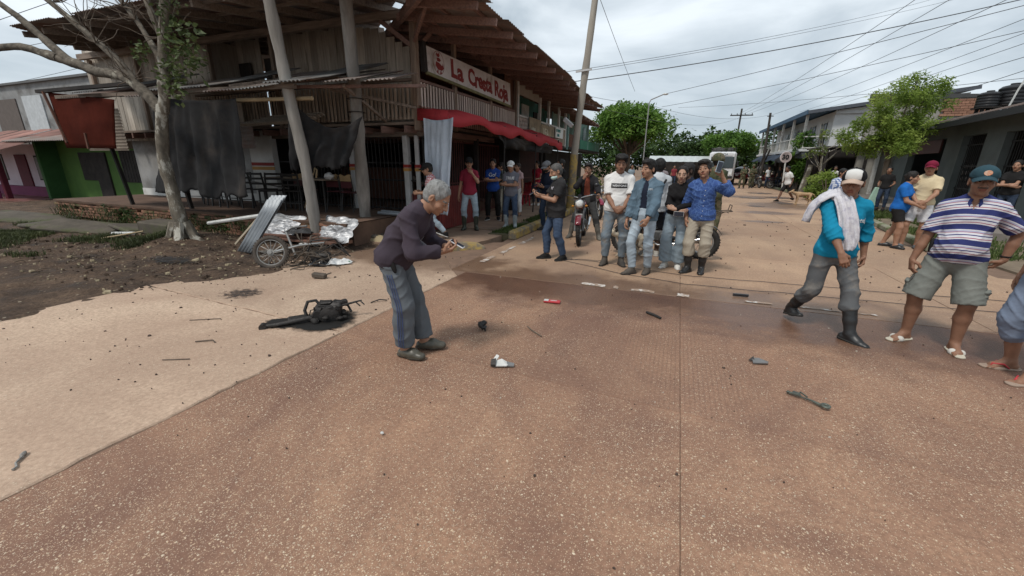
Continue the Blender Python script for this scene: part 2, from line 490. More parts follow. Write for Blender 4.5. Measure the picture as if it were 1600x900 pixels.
# ================================================================ ground, road slabs, mud, pavement
def ground_material(name,c1,c2,stone,stones=0.5,stain=(0.16,0.10,0.075),stain_amt=0.5,groove=0.0,wet=None,dusty=None):
	m,nt,b = base(name)
	tc = N(nt,'ShaderNodeTexCoord'); geo = N(nt,'ShaderNodeNewGeometry'); P = geo.outputs['Position']
	n1 = N(nt,'ShaderNodeTexNoise',Scale=0.55,Detail=9.0,Roughness=0.62); nt.links.new(P,n1.inputs['Vector'])
	r1 = ramp(nt,[(0.33,c2),(0.64,c1)]); nt.links.new(n1.outputs['Fac'],r1.inputs[0])
	n2 = N(nt,'ShaderNodeTexNoise',Scale=38.0,Detail=6.0,Roughness=0.72); nt.links.new(P,n2.inputs['Vector'])
	r2 = ramp(nt,[(0.3,(0.60,0.57,0.54)),(0.7,(1.22,1.2,1.18))]); nt.links.new(n2.outputs['Fac'],r2.inputs[0])
	col = mixc(nt,r1.outputs[0],r2.outputs[0],1.0,'MULTIPLY')
	# broad stains with their own outline
	n3 = N(nt,'ShaderNodeTexNoise',Scale=0.5,Detail=10.0,Roughness=0.68,Distortion=0.8); nt.links.new(P,n3.inputs['Vector'])
	r3 = ramp(nt,[(0.43,0.0),(0.62,stain_amt)]); nt.links.new(n3.outputs['Fac'],r3.inputs[0])
	col = mixc(nt,col,stain,r3.outputs[0])
	# tyre and foot wear drawn out along the street
	tm = N(nt,'ShaderNodeMapping'); tm.inputs['Scale'].default_value = (2.0,.16,1.0); nt.links.new(P,tm.inputs['Vector'])
	n4 = N(nt,'ShaderNodeTexNoise',Scale=1.0,Detail=6.0,Roughness=0.6); nt.links.new(tm.outputs[0],n4.inputs['Vector'])
	r4 = ramp(nt,[(0.50,0.0),(0.68,0.5*stain_amt)]); nt.links.new(n4.outputs['Fac'],r4.inputs[0]); col = mixc(nt,col,stain,r4.outputs[0])
	# aggregate: pale pebbles set in the surface, two sizes, denser where the paste has worn away
	h = None
	if stones:
		wn = N(nt,'ShaderNodeTexNoise',Scale=0.8,Detail=6.0,Roughness=.6); nt.links.new(P,wn.inputs['Vector'])
		dn = N(nt,'ShaderNodeTexNoise',Scale=60.0,Detail=2.0); nt.links.new(P,dn.inputs['Vector'])
		vm = N(nt,'ShaderNodeVectorMath',operation='MULTIPLY_ADD'); nt.links.new(dn.outputs['Color'],vm.inputs[0]); vm.inputs[1].default_value = (.011,.011,.0); nt.links.new(P,vm.inputs[2])
		for sc,thr,base_f in ((62.0,0.40,0.66),(110.0,0.46,0.52),(200.0,0.50,0.38)):
			vo = N(nt,'ShaderNodeTexVoronoi',Scale=sc); nt.links.new(vm.outputs[0],vo.inputs['Vector'])
			sx = N(nt,'ShaderNodeSeparateColor'); nt.links.new(vo.outputs['Color'],sx.inputs[0])
			a = N(nt,'ShaderNodeMath',operation='LESS_THAN'); nt.links.new(vo.outputs['Distance'],a.inputs[0])
			rad = N(nt,'ShaderNodeMath',operation='MULTIPLY_ADD'); nt.links.new(sx.outputs[1],rad.inputs[0]); rad.inputs[1].default_value = thr*.7; rad.inputs[2].default_value = thr*.25
			nt.links.new(rad.outputs[0],a.inputs[1])
			wr = N(nt,'ShaderNodeMath',operation='MULTIPLY_ADD'); nt.links.new(wn.outputs['Fac'],wr.inputs[0]); wr.inputs[1].default_value = -1.5; wr.inputs[2].default_value = base_f + 0.78 + (.66 - stones)*.6
			g = N(nt,'ShaderNodeMath',operation='GREATER_THAN'); nt.links.new(sx.outputs[0],g.inputs[0]); nt.links.new(wr.outputs[0],g.inputs[1])
			mk = N(nt,'ShaderNodeMath',operation='MULTIPLY'); nt.links.new(a.outputs[0],mk.inputs[0]); nt.links.new(g.outputs[0],mk.inputs[1])
			sr = ramp(nt,[(0.0,stone),(0.3,tuple(x*.8 for x in stone)),(0.55,(0.47,0.33,0.235)),(0.8,(0.33,0.225,0.16)),(1.0,(0.74,0.64,0.48))]); nt.links.new(sx.outputs[2],sr.inputs[0])
			f8 = N(nt,'ShaderNodeMath',operation='MULTIPLY'); nt.links.new(mk.outputs[0],f8.inputs[0]); f8.inputs[1].default_value = 0.74
			col = mixc(nt,col,sr.outputs[0],f8.outputs[0])
			if h is None: h = mk.outputs[0]
			else:
				mx = N(nt,'ShaderNodeMath',operation='MAXIMUM'); nt.links.new(h,mx.inputs[0]); nt.links.new(mk.outputs[0],mx.inputs[1]); h = mx.outputs[0]
	# height: noise + stones + tining grooves
	hs = N(nt,'ShaderNodeMath',operation='MULTIPLY_ADD'); nt.links.new(n2.outputs['Fac'],hs.inputs[0]); hs.inputs[1].default_value = 0.9
	if h is not None: nt.links.new(h,hs.inputs[2])
	hh = hs.outputs[0]
	sep = N(nt,'ShaderNodeSeparateXYZ'); nt.links.new(P,sep.inputs[0])
	if groove:
		for ax,per in ((0,0.034),(1,0.05)):
			w = N(nt,'ShaderNodeMath',operation='MULTIPLY'); nt.links.new(sep.outputs[ax],w.inputs[0]); w.inputs[1].default_value = 2*math.pi/per
			sn = N(nt,'ShaderNodeMath',operation='SINE'); nt.links.new(w.outputs[0],sn.inputs[0])
			gk = N(nt,'ShaderNodeMath',operation='LESS_THAN'); nt.links.new(sn.outputs[0],gk.inputs[0]); gk.inputs[1].default_value = -0.72
			gn = N(nt,'ShaderNodeTexNoise',Scale=0.45,Detail=4.0); nt.links.new(P,gn.inputs['Vector'])
			gr = ramp(nt,[(0.46,0.0),(0.6,groove*(1 if ax == 0 else .6))]); nt.links.new(gn.outputs['Fac'],gr.inputs[0])
			gm = N(nt,'ShaderNodeMath',operation='MULTIPLY'); nt.links.new(gk.outputs[0],gm.inputs[0]); nt.links.new(gr.outputs[0],gm.inputs[1])
			sb = N(nt,'ShaderNodeMath',operation='SUBTRACT'); nt.links.new(hh,sb.inputs[0]); nt.links.new(gm.outputs[0],sb.inputs[1]); hh = sb.outputs[0]
			g5 = N(nt,'ShaderNodeMath',operation='MULTIPLY'); nt.links.new(gm.outputs[0],g5.inputs[0]); g5.inputs[1].default_value = 0.4
			col = mixc(nt,col,stain,g5.outputs[0])
	rough = 0.86
	if wet:
		# damp patch: an ellipse with a ragged edge that darkens and shines the concrete
		tot = None
		for cx,cy,rx,ry,sharp in wet:
			dx = N(nt,'ShaderNodeMath',operation='MULTIPLY_ADD'); nt.links.new(sep.outputs[0],dx.inputs[0]); dx.inputs[1].default_value = 1/rx; dx.inputs[2].default_value = -cx/rx
			dy = N(nt,'ShaderNodeMath',operation='MULTIPLY_ADD'); nt.links.new(sep.outputs[1],dy.inputs[0]); dy.inputs[1].default_value = 1/ry; dy.inputs[2].default_value = -cy/ry
			cb = N(nt,'ShaderNodeCombineXYZ'); nt.links.new(dx.outputs[0],cb.inputs[0]); nt.links.new(dy.outputs[0],cb.inputs[1])
			ln = N(nt,'ShaderNodeVectorMath',operation='LENGTH'); nt.links.new(cb.outputs[0],ln.inputs[0])
			en = N(nt,'ShaderNodeTexNoise',Scale=2.2,Detail=7.0,Roughness=0.65); nt.links.new(P,en.inputs['Vector'])
			sm = N(nt,'ShaderNodeMath',operation='MULTIPLY_ADD'); nt.links.new(en.outputs['Fac'],sm.inputs[0]); sm.inputs[1].default_value = 1.7; nt.links.new(ln.outputs['Value'],sm.inputs[2])
			rr = ramp(nt,[(0.0,1.0),(1.0,0.0)])
			mr = N(nt,'ShaderNodeMapRange'); mr.inputs['From Min'].default_value = 1.55; mr.inputs['From Max'].default_value = 1.55 + sharp; mr.inputs['To Min'].default_value = 1.0; mr.inputs['To Max'].default_value = 0.0; mr.clamp = True
			nt.links.new(sm.outputs[0],mr.inputs['Value'])
			if tot is None: tot = mr.outputs[0]
			else:
				mx = N(nt,'ShaderNodeMath',operation='MAXIMUM'); nt.links.new(tot,mx.inputs[0]); nt.links.new(mr.outputs[0],mx.inputs[1]); tot = mx.outputs[0]
		dk = mixc(nt,col,(0.52,0.47,0.45),1.0,'MULTIPLY'); col = mixc(nt,col,dk,tot)
		rw = N(nt,'ShaderNodeMapRange'); rw.inputs['To Min'].default_value = 0.86; rw.inputs['To Max'].default_value = 0.34; nt.links.new(tot,rw.inputs['Value']); nt.links.new(rw.outputs[0],b.inputs['Roughness'])
	else: b.inputs['Roughness'].default_value = rough
	oi = N(nt,'ShaderNodeObjectInfo'); hsv = N(nt,'ShaderNodeHueSaturation'); mr = N(nt,'ShaderNodeMapRange'); mr.inputs['To Min'].default_value = 0.93; mr.inputs['To Max'].default_value = 1.07
	nt.links.new(oi.outputs['Random'],mr.inputs['Value']); nt.links.new(mr.outputs[0],hsv.inputs['Value']); nt.links.new(col,hsv.inputs['Color'])
	nt.links.new(hsv.outputs[0],b.inputs['Base Color'])
	b.inputs['Specular IOR Level'].default_value = 0.35
	bp = N(nt,'ShaderNodeBump',Strength=0.7,Distance=0.006); nt.links.new(hh,bp.inputs['Height']); nt.links.new(bp.outputs[0],b.inputs['Normal'])
	return m
WET = [(-1.1,5.3,2.6,0.75,.7),(1.6,5.2,1.8,0.85,.8),(-3.6,5.9,1.3,.75,.6),(3.3,5.2,1.2,.35,.5)]
M_agg = ground_material('aggregate_concrete',(0.395,0.240,0.155),(0.255,0.145,0.096),(0.62,0.45,0.30),0.60,(0.150,0.078,0.057),0.8)
M_agg2 = ground_material('grooved_concrete',(0.370,0.222,0.145),(0.25,0.143,0.095),(0.64,0.47,0.32),0.42,(0.150,0.080,0.060),0.75,groove=0.75,wet=WET)
M_pale = ground_material('pale_dusty_concrete',(0.53,0.40,0.30),(0.43,0.315,0.235),(0.66,0.55,0.42),0.30,(0.29,0.19,0.135),0.55,wet=[(-4.3,5.9,1.8,.7,.7)])
M_far = ground_material('dusty_road_concrete',(0.46,0.32,0.215),(0.37,0.24,0.16),(0.6,0.5,0.38),0.22,(0.24,0.155,0.11),0.5,groove=0.5,wet=WET + [(4.2,21.0,1.5,1.7,.5),(3.2,17.5,1.0,.6,.4),(4.0,26.5,2.2,1.2,.4),(2.6,14.5,.7,.35,.3)])
M_joint = mat('joint_dirt',(0.21,0.135,0.095),(0.14,0.092,0.066),rough=0.95)
M_dirt = mat('bare_dirt',(0.25,0.165,0.115),(0.15,0.10,0.07),scale=1.5,rough=0.95,bump=0.8,bscale=14,c3=(0.09,0.10,0.045),s3=0.25,t3=(0.55,0.7))
g = MB(); g.add([(-900,-60,-0.17),(900,-60,-0.17),(900,1500,-0.17),(-900,1500,-0.17)],[(0,1,2,3)])
ground = g.obj('ground',M_dirt); ground['kind'] = 'structure'
ground.location = (0,0,0)
road = thing('road',None,None,(0,0,0)); road['kind'] = 'structure'
g = MB(); g.add([(-6.6,-4,-0.0075),(9.5,-4,-0.0075),(9.5,12,-0.0075),(8.2,45,-0.0075),(8.2,120,-0.0075),(-4.2,120,-0.0075),(-4.2,17,-0.0075),(-3.4,8,-0.0075),(-5.2,6.6,-0.0075)],[tuple(range(9))])
g.obj('road_bed',M_joint,road)
def slab(poly,m,z=0.0,jit=0.012,seed=0,step=0.16,bev=0.004):
	"""one cast slab: worn edges, chamfered"""
	rr = random.Random(seed); pts = []
	n = len(poly)
	for i in range(n):
		a,b = Vector((*poly[i],0)),Vector((*poly[(i + 1) % n],0)); k = max(1,int((b - a).length/step))
		nv = (b - a).normalized(); nv = Vector((-nv.y,nv.x,0))
		for j in range(k):
			p = a.lerp(b,j/k) + nv*(abs(rr.gauss(0,jit)) if j else 0)
			pts.append(p)
	mb = MB(); c = sum(pts,Vector())/len(pts); N_ = len(pts)
	inn = [p + (c - p).normalized()*bev for p in pts]
	vs = [(p.x,p.y,z) for p in inn] + [(p.x,p.y,z - bev*.8) for p in pts] + [(p.x,p.y,z - 0.06) for p in pts]
	fs = [tuple(range(N_))] + [(i,N_ + i,N_ + (i + 1) % N_,(i + 1) % N_) for i in range(N_)] + [(N_ + i,2*N_ + i,2*N_ + (i + 1) % N_,N_ + (i + 1) % N_) for i in range(N_)]
	mb.add(vs,fs)
	return mb.obj('slab',m,road)
def yj(x): return 2.74 - 0.05*(x + 1.4)         # the cross joint runs a little askew
JX = [-2.92,0.2,3.25,6.3,9.4]
gp = 0.0008
for i in range(4):
	x0,x1 = JX[i] + gp,JX[i + 1] - gp
	slab([(x0,-3.9),(x1,-3.9),(x1,yj(x1) - gp),(x0,yj(x0) - gp)],M_agg,seed=i,jit=0.0008)
	slab([(x0,yj(x0) + gp),(x1,yj(x1) + gp),(x1,5.40),(x0,5.40)],M_agg2,seed=10 + i,jit=0.0008)
# pale lane on the left
slab([(-6.5,-3.9),(JX[0] - 0.004,-3.9),(JX[0] - 0.004,2.825),(-6.5,3.025)],M_pale,z=0.007,seed=20,jit=0.012,bev=.012,step=.07)
slab([(-6.5,3.029),(JX[0] - 0.004,2.829),(JX[0] - 0.006,5.15),(-3.6,6.0),(-5.0,6.6),(-6.5,6.6)],M_pale,z=0.005,seed=21,jit=0.012,bev=.012,step=.07)
# the street beyond
Y = 5.42; k = 0
def redge(y): return (5.1 + (y - 12)*.142) if y < 21 else (6.45 + (y - 21)*.025)
while Y < 44:
	ly = 3.05 if Y > 5.5 else 3.0
	for i in range(4):
		x0,x1 = JX[i] + gp,JX[i + 1] - gp
		if i == 0: x0 = -3.22 if Y < 17 else -3.9
		if Y > 8.4:
			if i == 3: continue
			if i == 2: x1 = redge(Y + ly/2)
			elif i == 1 and False: pass
		slab([(x0,Y + gp),(x1,Y + gp),(x1,Y + ly - gp),(x0,Y + ly - gp)],M_far,z=random.uniform(-.003,.003),seed=100 + k,jit=0.003,step=.3 if Y < 14 else .9); k += 1
	Y += ly
g = MB(); g.add([(-4.1,Y,-0.001),(7.4,Y,-0.001),(7.4,120,-0.001),(-4.1,120,-0.001)],[(0,1,2,3)])
g.obj('far_road_surface',M_far,road)
# right verge beyond the kerb
M_verge = mat('trodden_verge',(0.22,0.17,0.12),(0.13,0.10,0.07),scale=2.2,rough=0.95,bump=0.9,bscale=20,c3=(0.07,0.085,0.03),s3=0.6,t3=(0.5,0.62))
g = MB()
vg = [(5.25,8.4),(5.25,12.0),(6.5,21.0),(7.0,44.0),(30,44.0),(30,8.4)]
g.prism(vg,-0.12,0.03); ov = g.obj('verge',M_verge); ov['kind'] = 'structure'
# ---- mud bank on the left
def mud_edge(y):
	pts = [(-4,-6.2),(1.6,-6.13),(2.9,-6.05),(3.6,-5.75),(4.1,-5.42),(4.8,-5.75),(5.6,-5.35),(6.3,-5.2),(7.2,-4.7),(9,-4.6)]
	for (a,xa),(b,xb) in zip(pts,pts[1:]):
		if y <= b: return xa + (xb - xa)*(y - a)/(b - a)
	return pts[-1][1]
def fbm(x,y,s,o=4):
	v = 0; a = 1
	for _ in range(o):
		v += a*mnoise.noise(Vector((x*s,y*s,3.7))); s *= 2.1; a *= .52
	return v
def mud_h(x,y):
	e = mud_edge(y) + 0.20*fbm(x*.2,y,1.7,3)
	d = e - x                                       # metres inside the mud
	base_h = -0.05 + 0.085*(1 - math.exp(-max(0,d + .15)/0.35)) if d > -.15 else -0.06
	h = base_h + (0.045*fbm(x,y,1.5) + 0.02*fbm(x,y,7,3))*min(1,max(0,d + .1)/.8)
	h += 0.16*math.exp(-((x + 9.2) ** 2 + (y - 5.1) ** 2)/0.5)                   # heaped round the tree
	h += 0.05*math.exp(-((x + 6.5) ** 2 + (y - 6.2) ** 2)/.8)
	h -= max(0,(-11 - x))*0.012
	return h
mb = MB(); xs = np.concatenate([np.arange(-40,-16,.5),np.arange(-16,-4.2,0.075)]); ys = np.concatenate([np.arange(-5,.5,.25),np.arange(.5,8.6,0.075),np.arange(8.6,12.5,.4)])
mb.grid([[(x,y,mud_h(x,y)) for x in xs] for y in ys])
M_mud = None
def make_mud():
	m,nt,b = base('churned_mud')
	geo = N(nt,'ShaderNodeNewGeometry'); P = geo.outputs['Position']
	n1 = N(nt,'ShaderNodeTexNoise',Scale=1.6,Detail=10.0,Roughness=0.7); nt.links.new(P,n1.inputs['Vector'])
	r1 = ramp(nt,[(0.30,(0.038,0.027,0.020)),(0.48,(0.105,0.072,0.052)),(0.72,(0.215,0.15,0.105))]); nt.links.new(n1.outputs['Fac'],r1.inputs[0])
	n2 = N(nt,'ShaderNodeTexNoise',Scale=24.0,Detail=8.0,Roughness=0.75); nt.links.new(P,n2.inputs['Vector'])
	r2 = ramp(nt,[(0.32,(0.45,0.42,0.4)),(0.7,(1.35,1.3,1.25))]); nt.links.new(n2.outputs['Fac'],r2.inputs[0])
	col = mixc(nt,r1.outputs[0],r2.outputs[0],1.0,'MULTIPLY')
	vo = N(nt,'ShaderNodeTexVoronoi',Scale=17.0,Randomness=1.0); nt.links.new(P,vo.inputs['Vector'])
	sx = N(nt,'ShaderNodeSeparateColor'); nt.links.new(vo.outputs['Color'],sx.inputs[0])
	a = N(nt,'ShaderNodeMath',operation='LESS_THAN'); nt.links.new(vo.outputs['Distance'],a.inputs[0]); a.inputs[1].default_value = 0.26
	g_ = N(nt,'ShaderNodeMath',operation='GREATER_THAN'); nt.links.new(sx.outputs[0],g_.inputs[0]); g_.inputs[1].default_value = 0.84
	k_ = N(nt,'ShaderNodeMath',operation='MULTIPLY'); nt.links.new(a.outputs[0],k_.inputs[0]); nt.links.new(g_.outputs[0],k_.inputs[1])
	sr = ramp(nt,[(0,(0.36,0.3,0.22)),(0.5,(0.22,0.16,0.11)),(1,(0.3,0.27,0.17))]); nt.links.new(sx.outputs[1],sr.inputs[0])
	col = mixc(nt,col,sr.outputs[0],k_.outputs[0])
	nt.links.new(col,b.inputs['Base Color'])
	rr = ramp(nt,[(0.3,0.6),(0.5,0.95)]); nt.links.new(n1.outputs['Fac'],rr.inputs[0]); nt.links.new(rr.outputs[0],b.inputs['Roughness'])
	bp = N(nt,'ShaderNodeBump',Strength=1.0,Distance=0.05); nt.links.new(n2.outputs['Fac'],bp.inputs['Height']); nt.links.new(bp.outputs[0],b.inputs['Normal'])
	b.inputs['Specular IOR Level'].default_value = 0.3
	return m
M_mud = make_mud()
mud = mb.obj('mud_ground',M_mud,smooth=True); mud['kind'] = 'structure'
# ---- pavement in front of the shops, with the grass strip and the yellow kerb
M_pave = mat('pavement_concrete',(0.30,0.205,0.145),(0.20,0.135,0.095),scale=1.6,rough=0.9,bump=0.5,bscale=60,c3=(0.12,0.085,0.062),s3=0.8,t3=(0.52,0.68))
pave = thing('pavement',None,None,(0,0,0)); pave['kind'] = 'structure'
edge = [(-4.55,6.15),(-4.28,6.3),(-4.05,6.72),(-3.75,7.2),(-3.62,7.75)]
mb = MB(); mb.prism([(-9.5,6.7),(-5.2,6.5)] + edge + [(-3.56,8.9),(-5.0,8.95),(-9.5,8.95)],-0.1,0.07); mb.obj('pavement_slab',M_pave,pave)
y = 8.96
while y < 60:
	ly = 2.45 if y < 24 else 9.0
	x1 = -3.9 if y < 17 else -3.95
	mb = MB(); mb.prism([(-6.6,y),(x1,y),(x1,y + ly - .015),(-6.6,y + ly - .015)],-0.1,0.085 + random.uniform(0,.008)); mb.obj('pavement_slab',M_pave,pave); y += ly
M_yel = mat('worn_yellow_paint',(0.47,0.33,0.095),(0.36,0.245,0.08),scale=3,rough=0.75,bump=0.4,bscale=30,c3=(0.20,0.165,0.12),s3=4.5,t3=(0.44,0.55))
kerb = tag(thing('kerb',None,None,(0,0,0)),kind='structure')
y = 8.35; k = 0
while y < 17.4:
	ly = 1.15 + 0.1*math.sin(k*3)
	mb = MB(); mb.bbox((-3.33 - .012*k + random.uniform(-.008,.008),y + ly/2,0.08),(0.19,ly - .02,0.21),0.035,rotmat(rz=random.uniform(-.6,.6) + .8)); mb.obj('kerb_block',M_yel,kerb); y += ly; k += 1
# the loose rounded kerb end at the corner
mb = MB(); P = []
arc = [(-4.36,6.24),(-4.2,6.36),(-4.07,6.58),(-3.92,6.82),(-3.74,7.03),(-3.56,7.15),(-3.44,7.2)]
for i,(x,y) in enumerate(arc):
	d = Vector((arc[min(i + 1,6)][0] - arc[max(i - 1,0)][0],arc[min(i + 1,6)][1] - arc[max(i - 1,0)][1],0)).normalized(); n = Vector((d.y,-d.x,0))
	hh = [.10,.135,.145,.145,.135,.11,.03][i]; w = [.09,.1,.1,.1,.1,.09,.05][i]
	P.append([Vector((x,y,0)) + n*w*s + Vector((0,0,z)) for s,z in ((1,-.03),(1,hh*.6),(.75,hh*.95),(0,hh),(-.75,hh*.95),(-1,hh*.6),(-1,-.03))])
mb.grid(P); mb.obj('kerb_end',M_yel,kerb,smooth=40)
# half worn white edge paint; its pale colour also stands in for puddle glints
M_white = mat('worn_white_paint',(0.72,0.71,0.69),(0.55,0.52,0.48),scale=9,rough=0.7,c3=(0.30,0.215,0.16),s3=9,t3=(0.40,0.50))
marks = tag(thing('road_marking',None,None,(0,0,0)),kind='structure')
for x0,x1,y0,y1 in ((-1.10,-0.78,5.44,5.56),(-0.66,-0.60,5.42,5.55),(-0.42,-0.12,5.43,5.53),(0.16,0.30,5.41,5.54),(0.95,1.25,5.52,5.57),(1.4,1.95,5.54,5.59),(2.05,2.3,5.56,5.60),(-3.02,-2.93,6.1,6.6),(-3.0,-2.92,6.9,7.6),(-3.0,-2.9,7.9,8.8)):
	P = [[(x0 + (x1 - x0)*i/6 + random.uniform(-.012,.012),y + random.uniform(-.015,.015),0.0075) for i in range(7)] for y in (y0,(y0 + y1)/2,y1)]
	mb = MB(); mb.grid(P); mb.obj('paint_mark',M_white,marks)
# ================================================================ the old wooden restaurant on the corner
FX,SY,FZ,UZ = -5.4,8.0,0.5,2.48          # street face, side face, ground floor, upper floor
M_plank = wood('weathered_planks',(0.50,0.45,0.385),(0.32,0.275,0.23),rnd=0.32)
M_plank_red = wood('brown_planks',(0.17,0.085,0.06),(0.085,0.045,0.034),rnd=0.25)
M_beam = wood('old_beam',(0.27,0.215,0.175),(0.14,0.11,0.09),axis='x',rnd=0.2)
M_beamr = wood('reddish_beam',(0.29,0.18,0.15),(0.16,0.105,0.09),axis='y',rnd=0.2)
M_post = wood('old_post',(0.29,0.22,0.17),(0.15,0.11,0.085),rnd=0.2)
M_slat = wood('pale_slats',(0.62,0.52,0.46),(0.44,0.35,0.30),rnd=0.18,dt=(.62,.8))
M_slat2 = wood('grey_slats',(0.50,0.42,0.34),(0.33,0.265,0.21),rnd=0.22)
M_rust = mat('rusty_sheet',(0.29,0.25,0.23),(0.17,0.14,0.125),scale=1.6,rough=0.75,bump=0.3,bscale=30,c3=(0.19,0.085,0.055),s3=0.8,t3=(0.5,0.66),rnd=0.25,spec=.25)
M_rust2 = mat('rust_red_panel',(0.085,0.019,0.012),(0.05,0.012,0.008),scale=1.4,rough=0.95,spec=.03,bump=0.25,bscale=20,c3=(0.08,0.028,0.02),s3=1.3,t3=(0.6,0.8))
M_iron = mat('black_iron',(0.022,0.02,0.02),(0.012,0.011,0.011),rough=0.6,spec=.4)
M_ironr = mat('red_brown_iron',(0.125,0.034,0.028),(0.075,0.024,0.021),rough=0.6,spec=.4)
M_whitewall = mat('dirty_white_wall',(0.66,0.66,0.64),(0.52,0.51,0.48),scale=1.5,rough=0.9,c3=(0.34,0.31,0.27),s3=0.9,t3=(0.58,0.75))
M_greycol = mat('grey_column',(0.50,0.50,0.50),(0.38,0.38,0.37),scale=3,rough=0.85,c3=(0.2,0.19,0.18),s3=2,t3=(0.55,0.7))
M_redstripe = mat('dark_red_paint',(0.30,0.035,0.03),rough=0.7)
M_orstripe = mat('ochre_paint',(0.50,0.27,0.08),rough=0.7)
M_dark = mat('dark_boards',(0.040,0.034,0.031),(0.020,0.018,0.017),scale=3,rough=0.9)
M_brick = mat('old_brick',(0.27,0.135,0.085),(0.15,0.085,0.058),scale=7,rough=0.95,bump=0.6,bscale=50,rnd=0.35,c3=(0.055,0.065,0.024),s3=0.9,t3=(0.50,0.60))
M_plat = mat('earthen_floor',(0.155,0.095,0.066),(0.085,0.054,0.039),scale=2.4,rough=0.95,bump=0.5,bscale=30)
# ---- raised brick platform
plat = thing('brick_platform','low brick platform with mossy front carrying the black chairs','platform',(-11.5,7.5,0))
mb = MB(); mb.prism([(-17.0,6.42),(-5.75,6.12),(-5.75,8.0),(-5.75,13.0),(-17.0,13.0)],-0.3,0.478); mb.obj('core',M_plat,plat)
mb = MB(); P = []
for j in range(5):
	P.append([(-17.03 + 11.3*i/40,(6.24 - .3*i/40) + j*(2.2 + 0.2)/4 + (fbm(i*.3,j,1.1,2)*.03 if j == 0 else 0),0.5 + .012*fbm(i*.3,j*.5,1.3,2)) for i in range(41)])
mb.grid(P); P2 = [[(p[0],p[1],p[2]) for p in P[0]],[(p[0],p[1] + .006,p[2] - .05) for p in P[0]]]
mb.grid(P2[::-1]); mb.obj('floor_edge',M_plat,plat,smooth=50)
bm_ = []
for v in range(3):
	b = MB(); b.bbox((0,0,0),(0.235,0.12,0.066),0.008 + .003*v,rotmat(rx=random.uniform(-2,2),ry=random.uniform(-1.5,1.5),rz=random.uniform(-2,2))); bm_.append(b.mesh('brick',M_brick))
cnt = 0
for row in range(6):
	x = -16.95 + (row % 2)*.125
	while x < -9.3 and cnt < 218:
		y0 = 6.26 - .3*(x + 17)/11.3
		if not (random.random() < 0.05):
			o = bpy.data.objects.new('brick',random.choice(bm_)); link(o); o.parent = plat
			o.location = (x + 11.5,y0 + 0.055 + random.uniform(-.014,.014) - 7.5,0.075 + row*.0745 - .0); cnt += 1
		x += .251
# remaining bricks on the right stretch, mostly behind the rubble
b = MB()
for row in range(6):
	x = -9.25 + (row % 2)*.125
	while x < -5.8:
		y0 = 6.26 - .3*(x + 17)/11.3
		b.bbox((x,y0 + .055 + random.uniform(-.014,.014),.075 + row*.0745),(.235,.12,.066),.008); x += .251
b.obj('bricks',M_brick,plat,kind='stuff')
bld = thing('wooden_restaurant','scorched two storey timber restaurant on the corner under a wide sagging tin roof','building',(-11,12,0.5))
def part(mb,name,m,smooth=False): return mb.obj(name,m,bld,smooth)
# ground floor, white wall stretch with painted bands
mb = MB(); mb.box((-10.62,SY + .28,1.46),(0.86,.16,1.9)); wp = part(mb,'painted_wall',M_whitewall)
for z,m in ((1.55,M_redstripe),(1.44,M_orstripe)):
	mb = MB(); mb.box((-10.62,SY + .197,z),(0.862,.012,.085)); mb.obj('painted_band',m,wp)
mb = MB(); mb.box((-13.9,SY + .45,1.46),(5.6,.16,1.9)); part(mb,'side_wall',mat('smoky_wall',(.36,.36,.355),(.24,.235,.225),scale=1.2,rough=.9,c3=(.10,.095,.09),s3=.8,t3=(.48,.68)))
mb = MB(); mb.box((-13.9,SY + .36,.62),(5.6,.02,.22)); part(mb,'skirting',M_whitewall)
# columns
for x in (-7.55,-5.95,-5.66):
	w = .13 if x != -5.66 else .09
	mb = MB(); mb.bbox((x,SY + .28,1.36),(w,w,1.72),.012); c = part(mb,'column',M_greycol)
	mb = MB(); mb.box((x,SY + .28,1.55),(w + .012,w + .012,.07)); mb.obj('painted_band',M_redstripe,c)
	mb = MB(); mb.box((x,SY + .28,1.47),(w + .012,w + .012,.07)); mb.obj('painted_band',M_orstripe,c)
# grille along the side
bar = MB(); bar.bbox((0,0,0),(.016,.016,1.72),.003); barm = bar.mesh('grille_bar',M_iron)
x = -10.1
while x < -5.0:
	if not (-10.0 < x < -9.75):
		o = bpy.data.objects.new('grille_bar',barm); link(o); o.parent = bld; o.location = (x + 11,SY + .30 - 12,1.36 - .5); o.rotation_euler = (random.uniform(-.008,.008),random.uniform(-.008,.008),0)
	x += .112
for z in (.55,1.22,1.62,2.2):
	mb = MB(); mb.bbox((-7.55,SY + .315,z),(5.1,.02,.035),.004); part(mb,'grille_rail',M_iron)
# grille on the street side, reddish
mb0 = MB(); mb0.bbox((0,0,0),(.02,.02,2.05),.003); bm2 = mb0.mesh('grille_bar',M_ironr)
y = 8.6
while y < 17.6:
	if not (10.6 < y < 11.5 or 14.1 < y < 15.0):
		o = bpy.data.objects.new('grille_bar',bm2); link(o); o.parent = bld; o.location = (-5.72 + 11,y - 12,1.2 - .5)
	y += .125
for z in (.22,1.1,2.18):
	mb = MB(); mb.bbox((-5.735,13.0,z),(.025,9.2,.04),.004); part(mb,'grille_rail',M_ironr)
mb = MB(); P = corrugated((-5.1,8.32,.1),(0,1,0),(0,0,1),1.75,1.0,.11,.012)
mb.grid(P); o = part(mb,'red_sheet_panel',mat('red_painted_sheet',(0.20,0.035,0.03),(0.12,0.024,0.022),rough=.7,scale=3,c3=(.1,.05,.04)),True)
mb = MB(); P = corrugated((-5.95,8.30,.1),(1,0,0),(0,0,1),.85,.82,.11,.012)
mb.grid(P); part(mb,'red_sheet_panel',mat('red_painted_sheet',(0.2,0.035,0.03)),True)
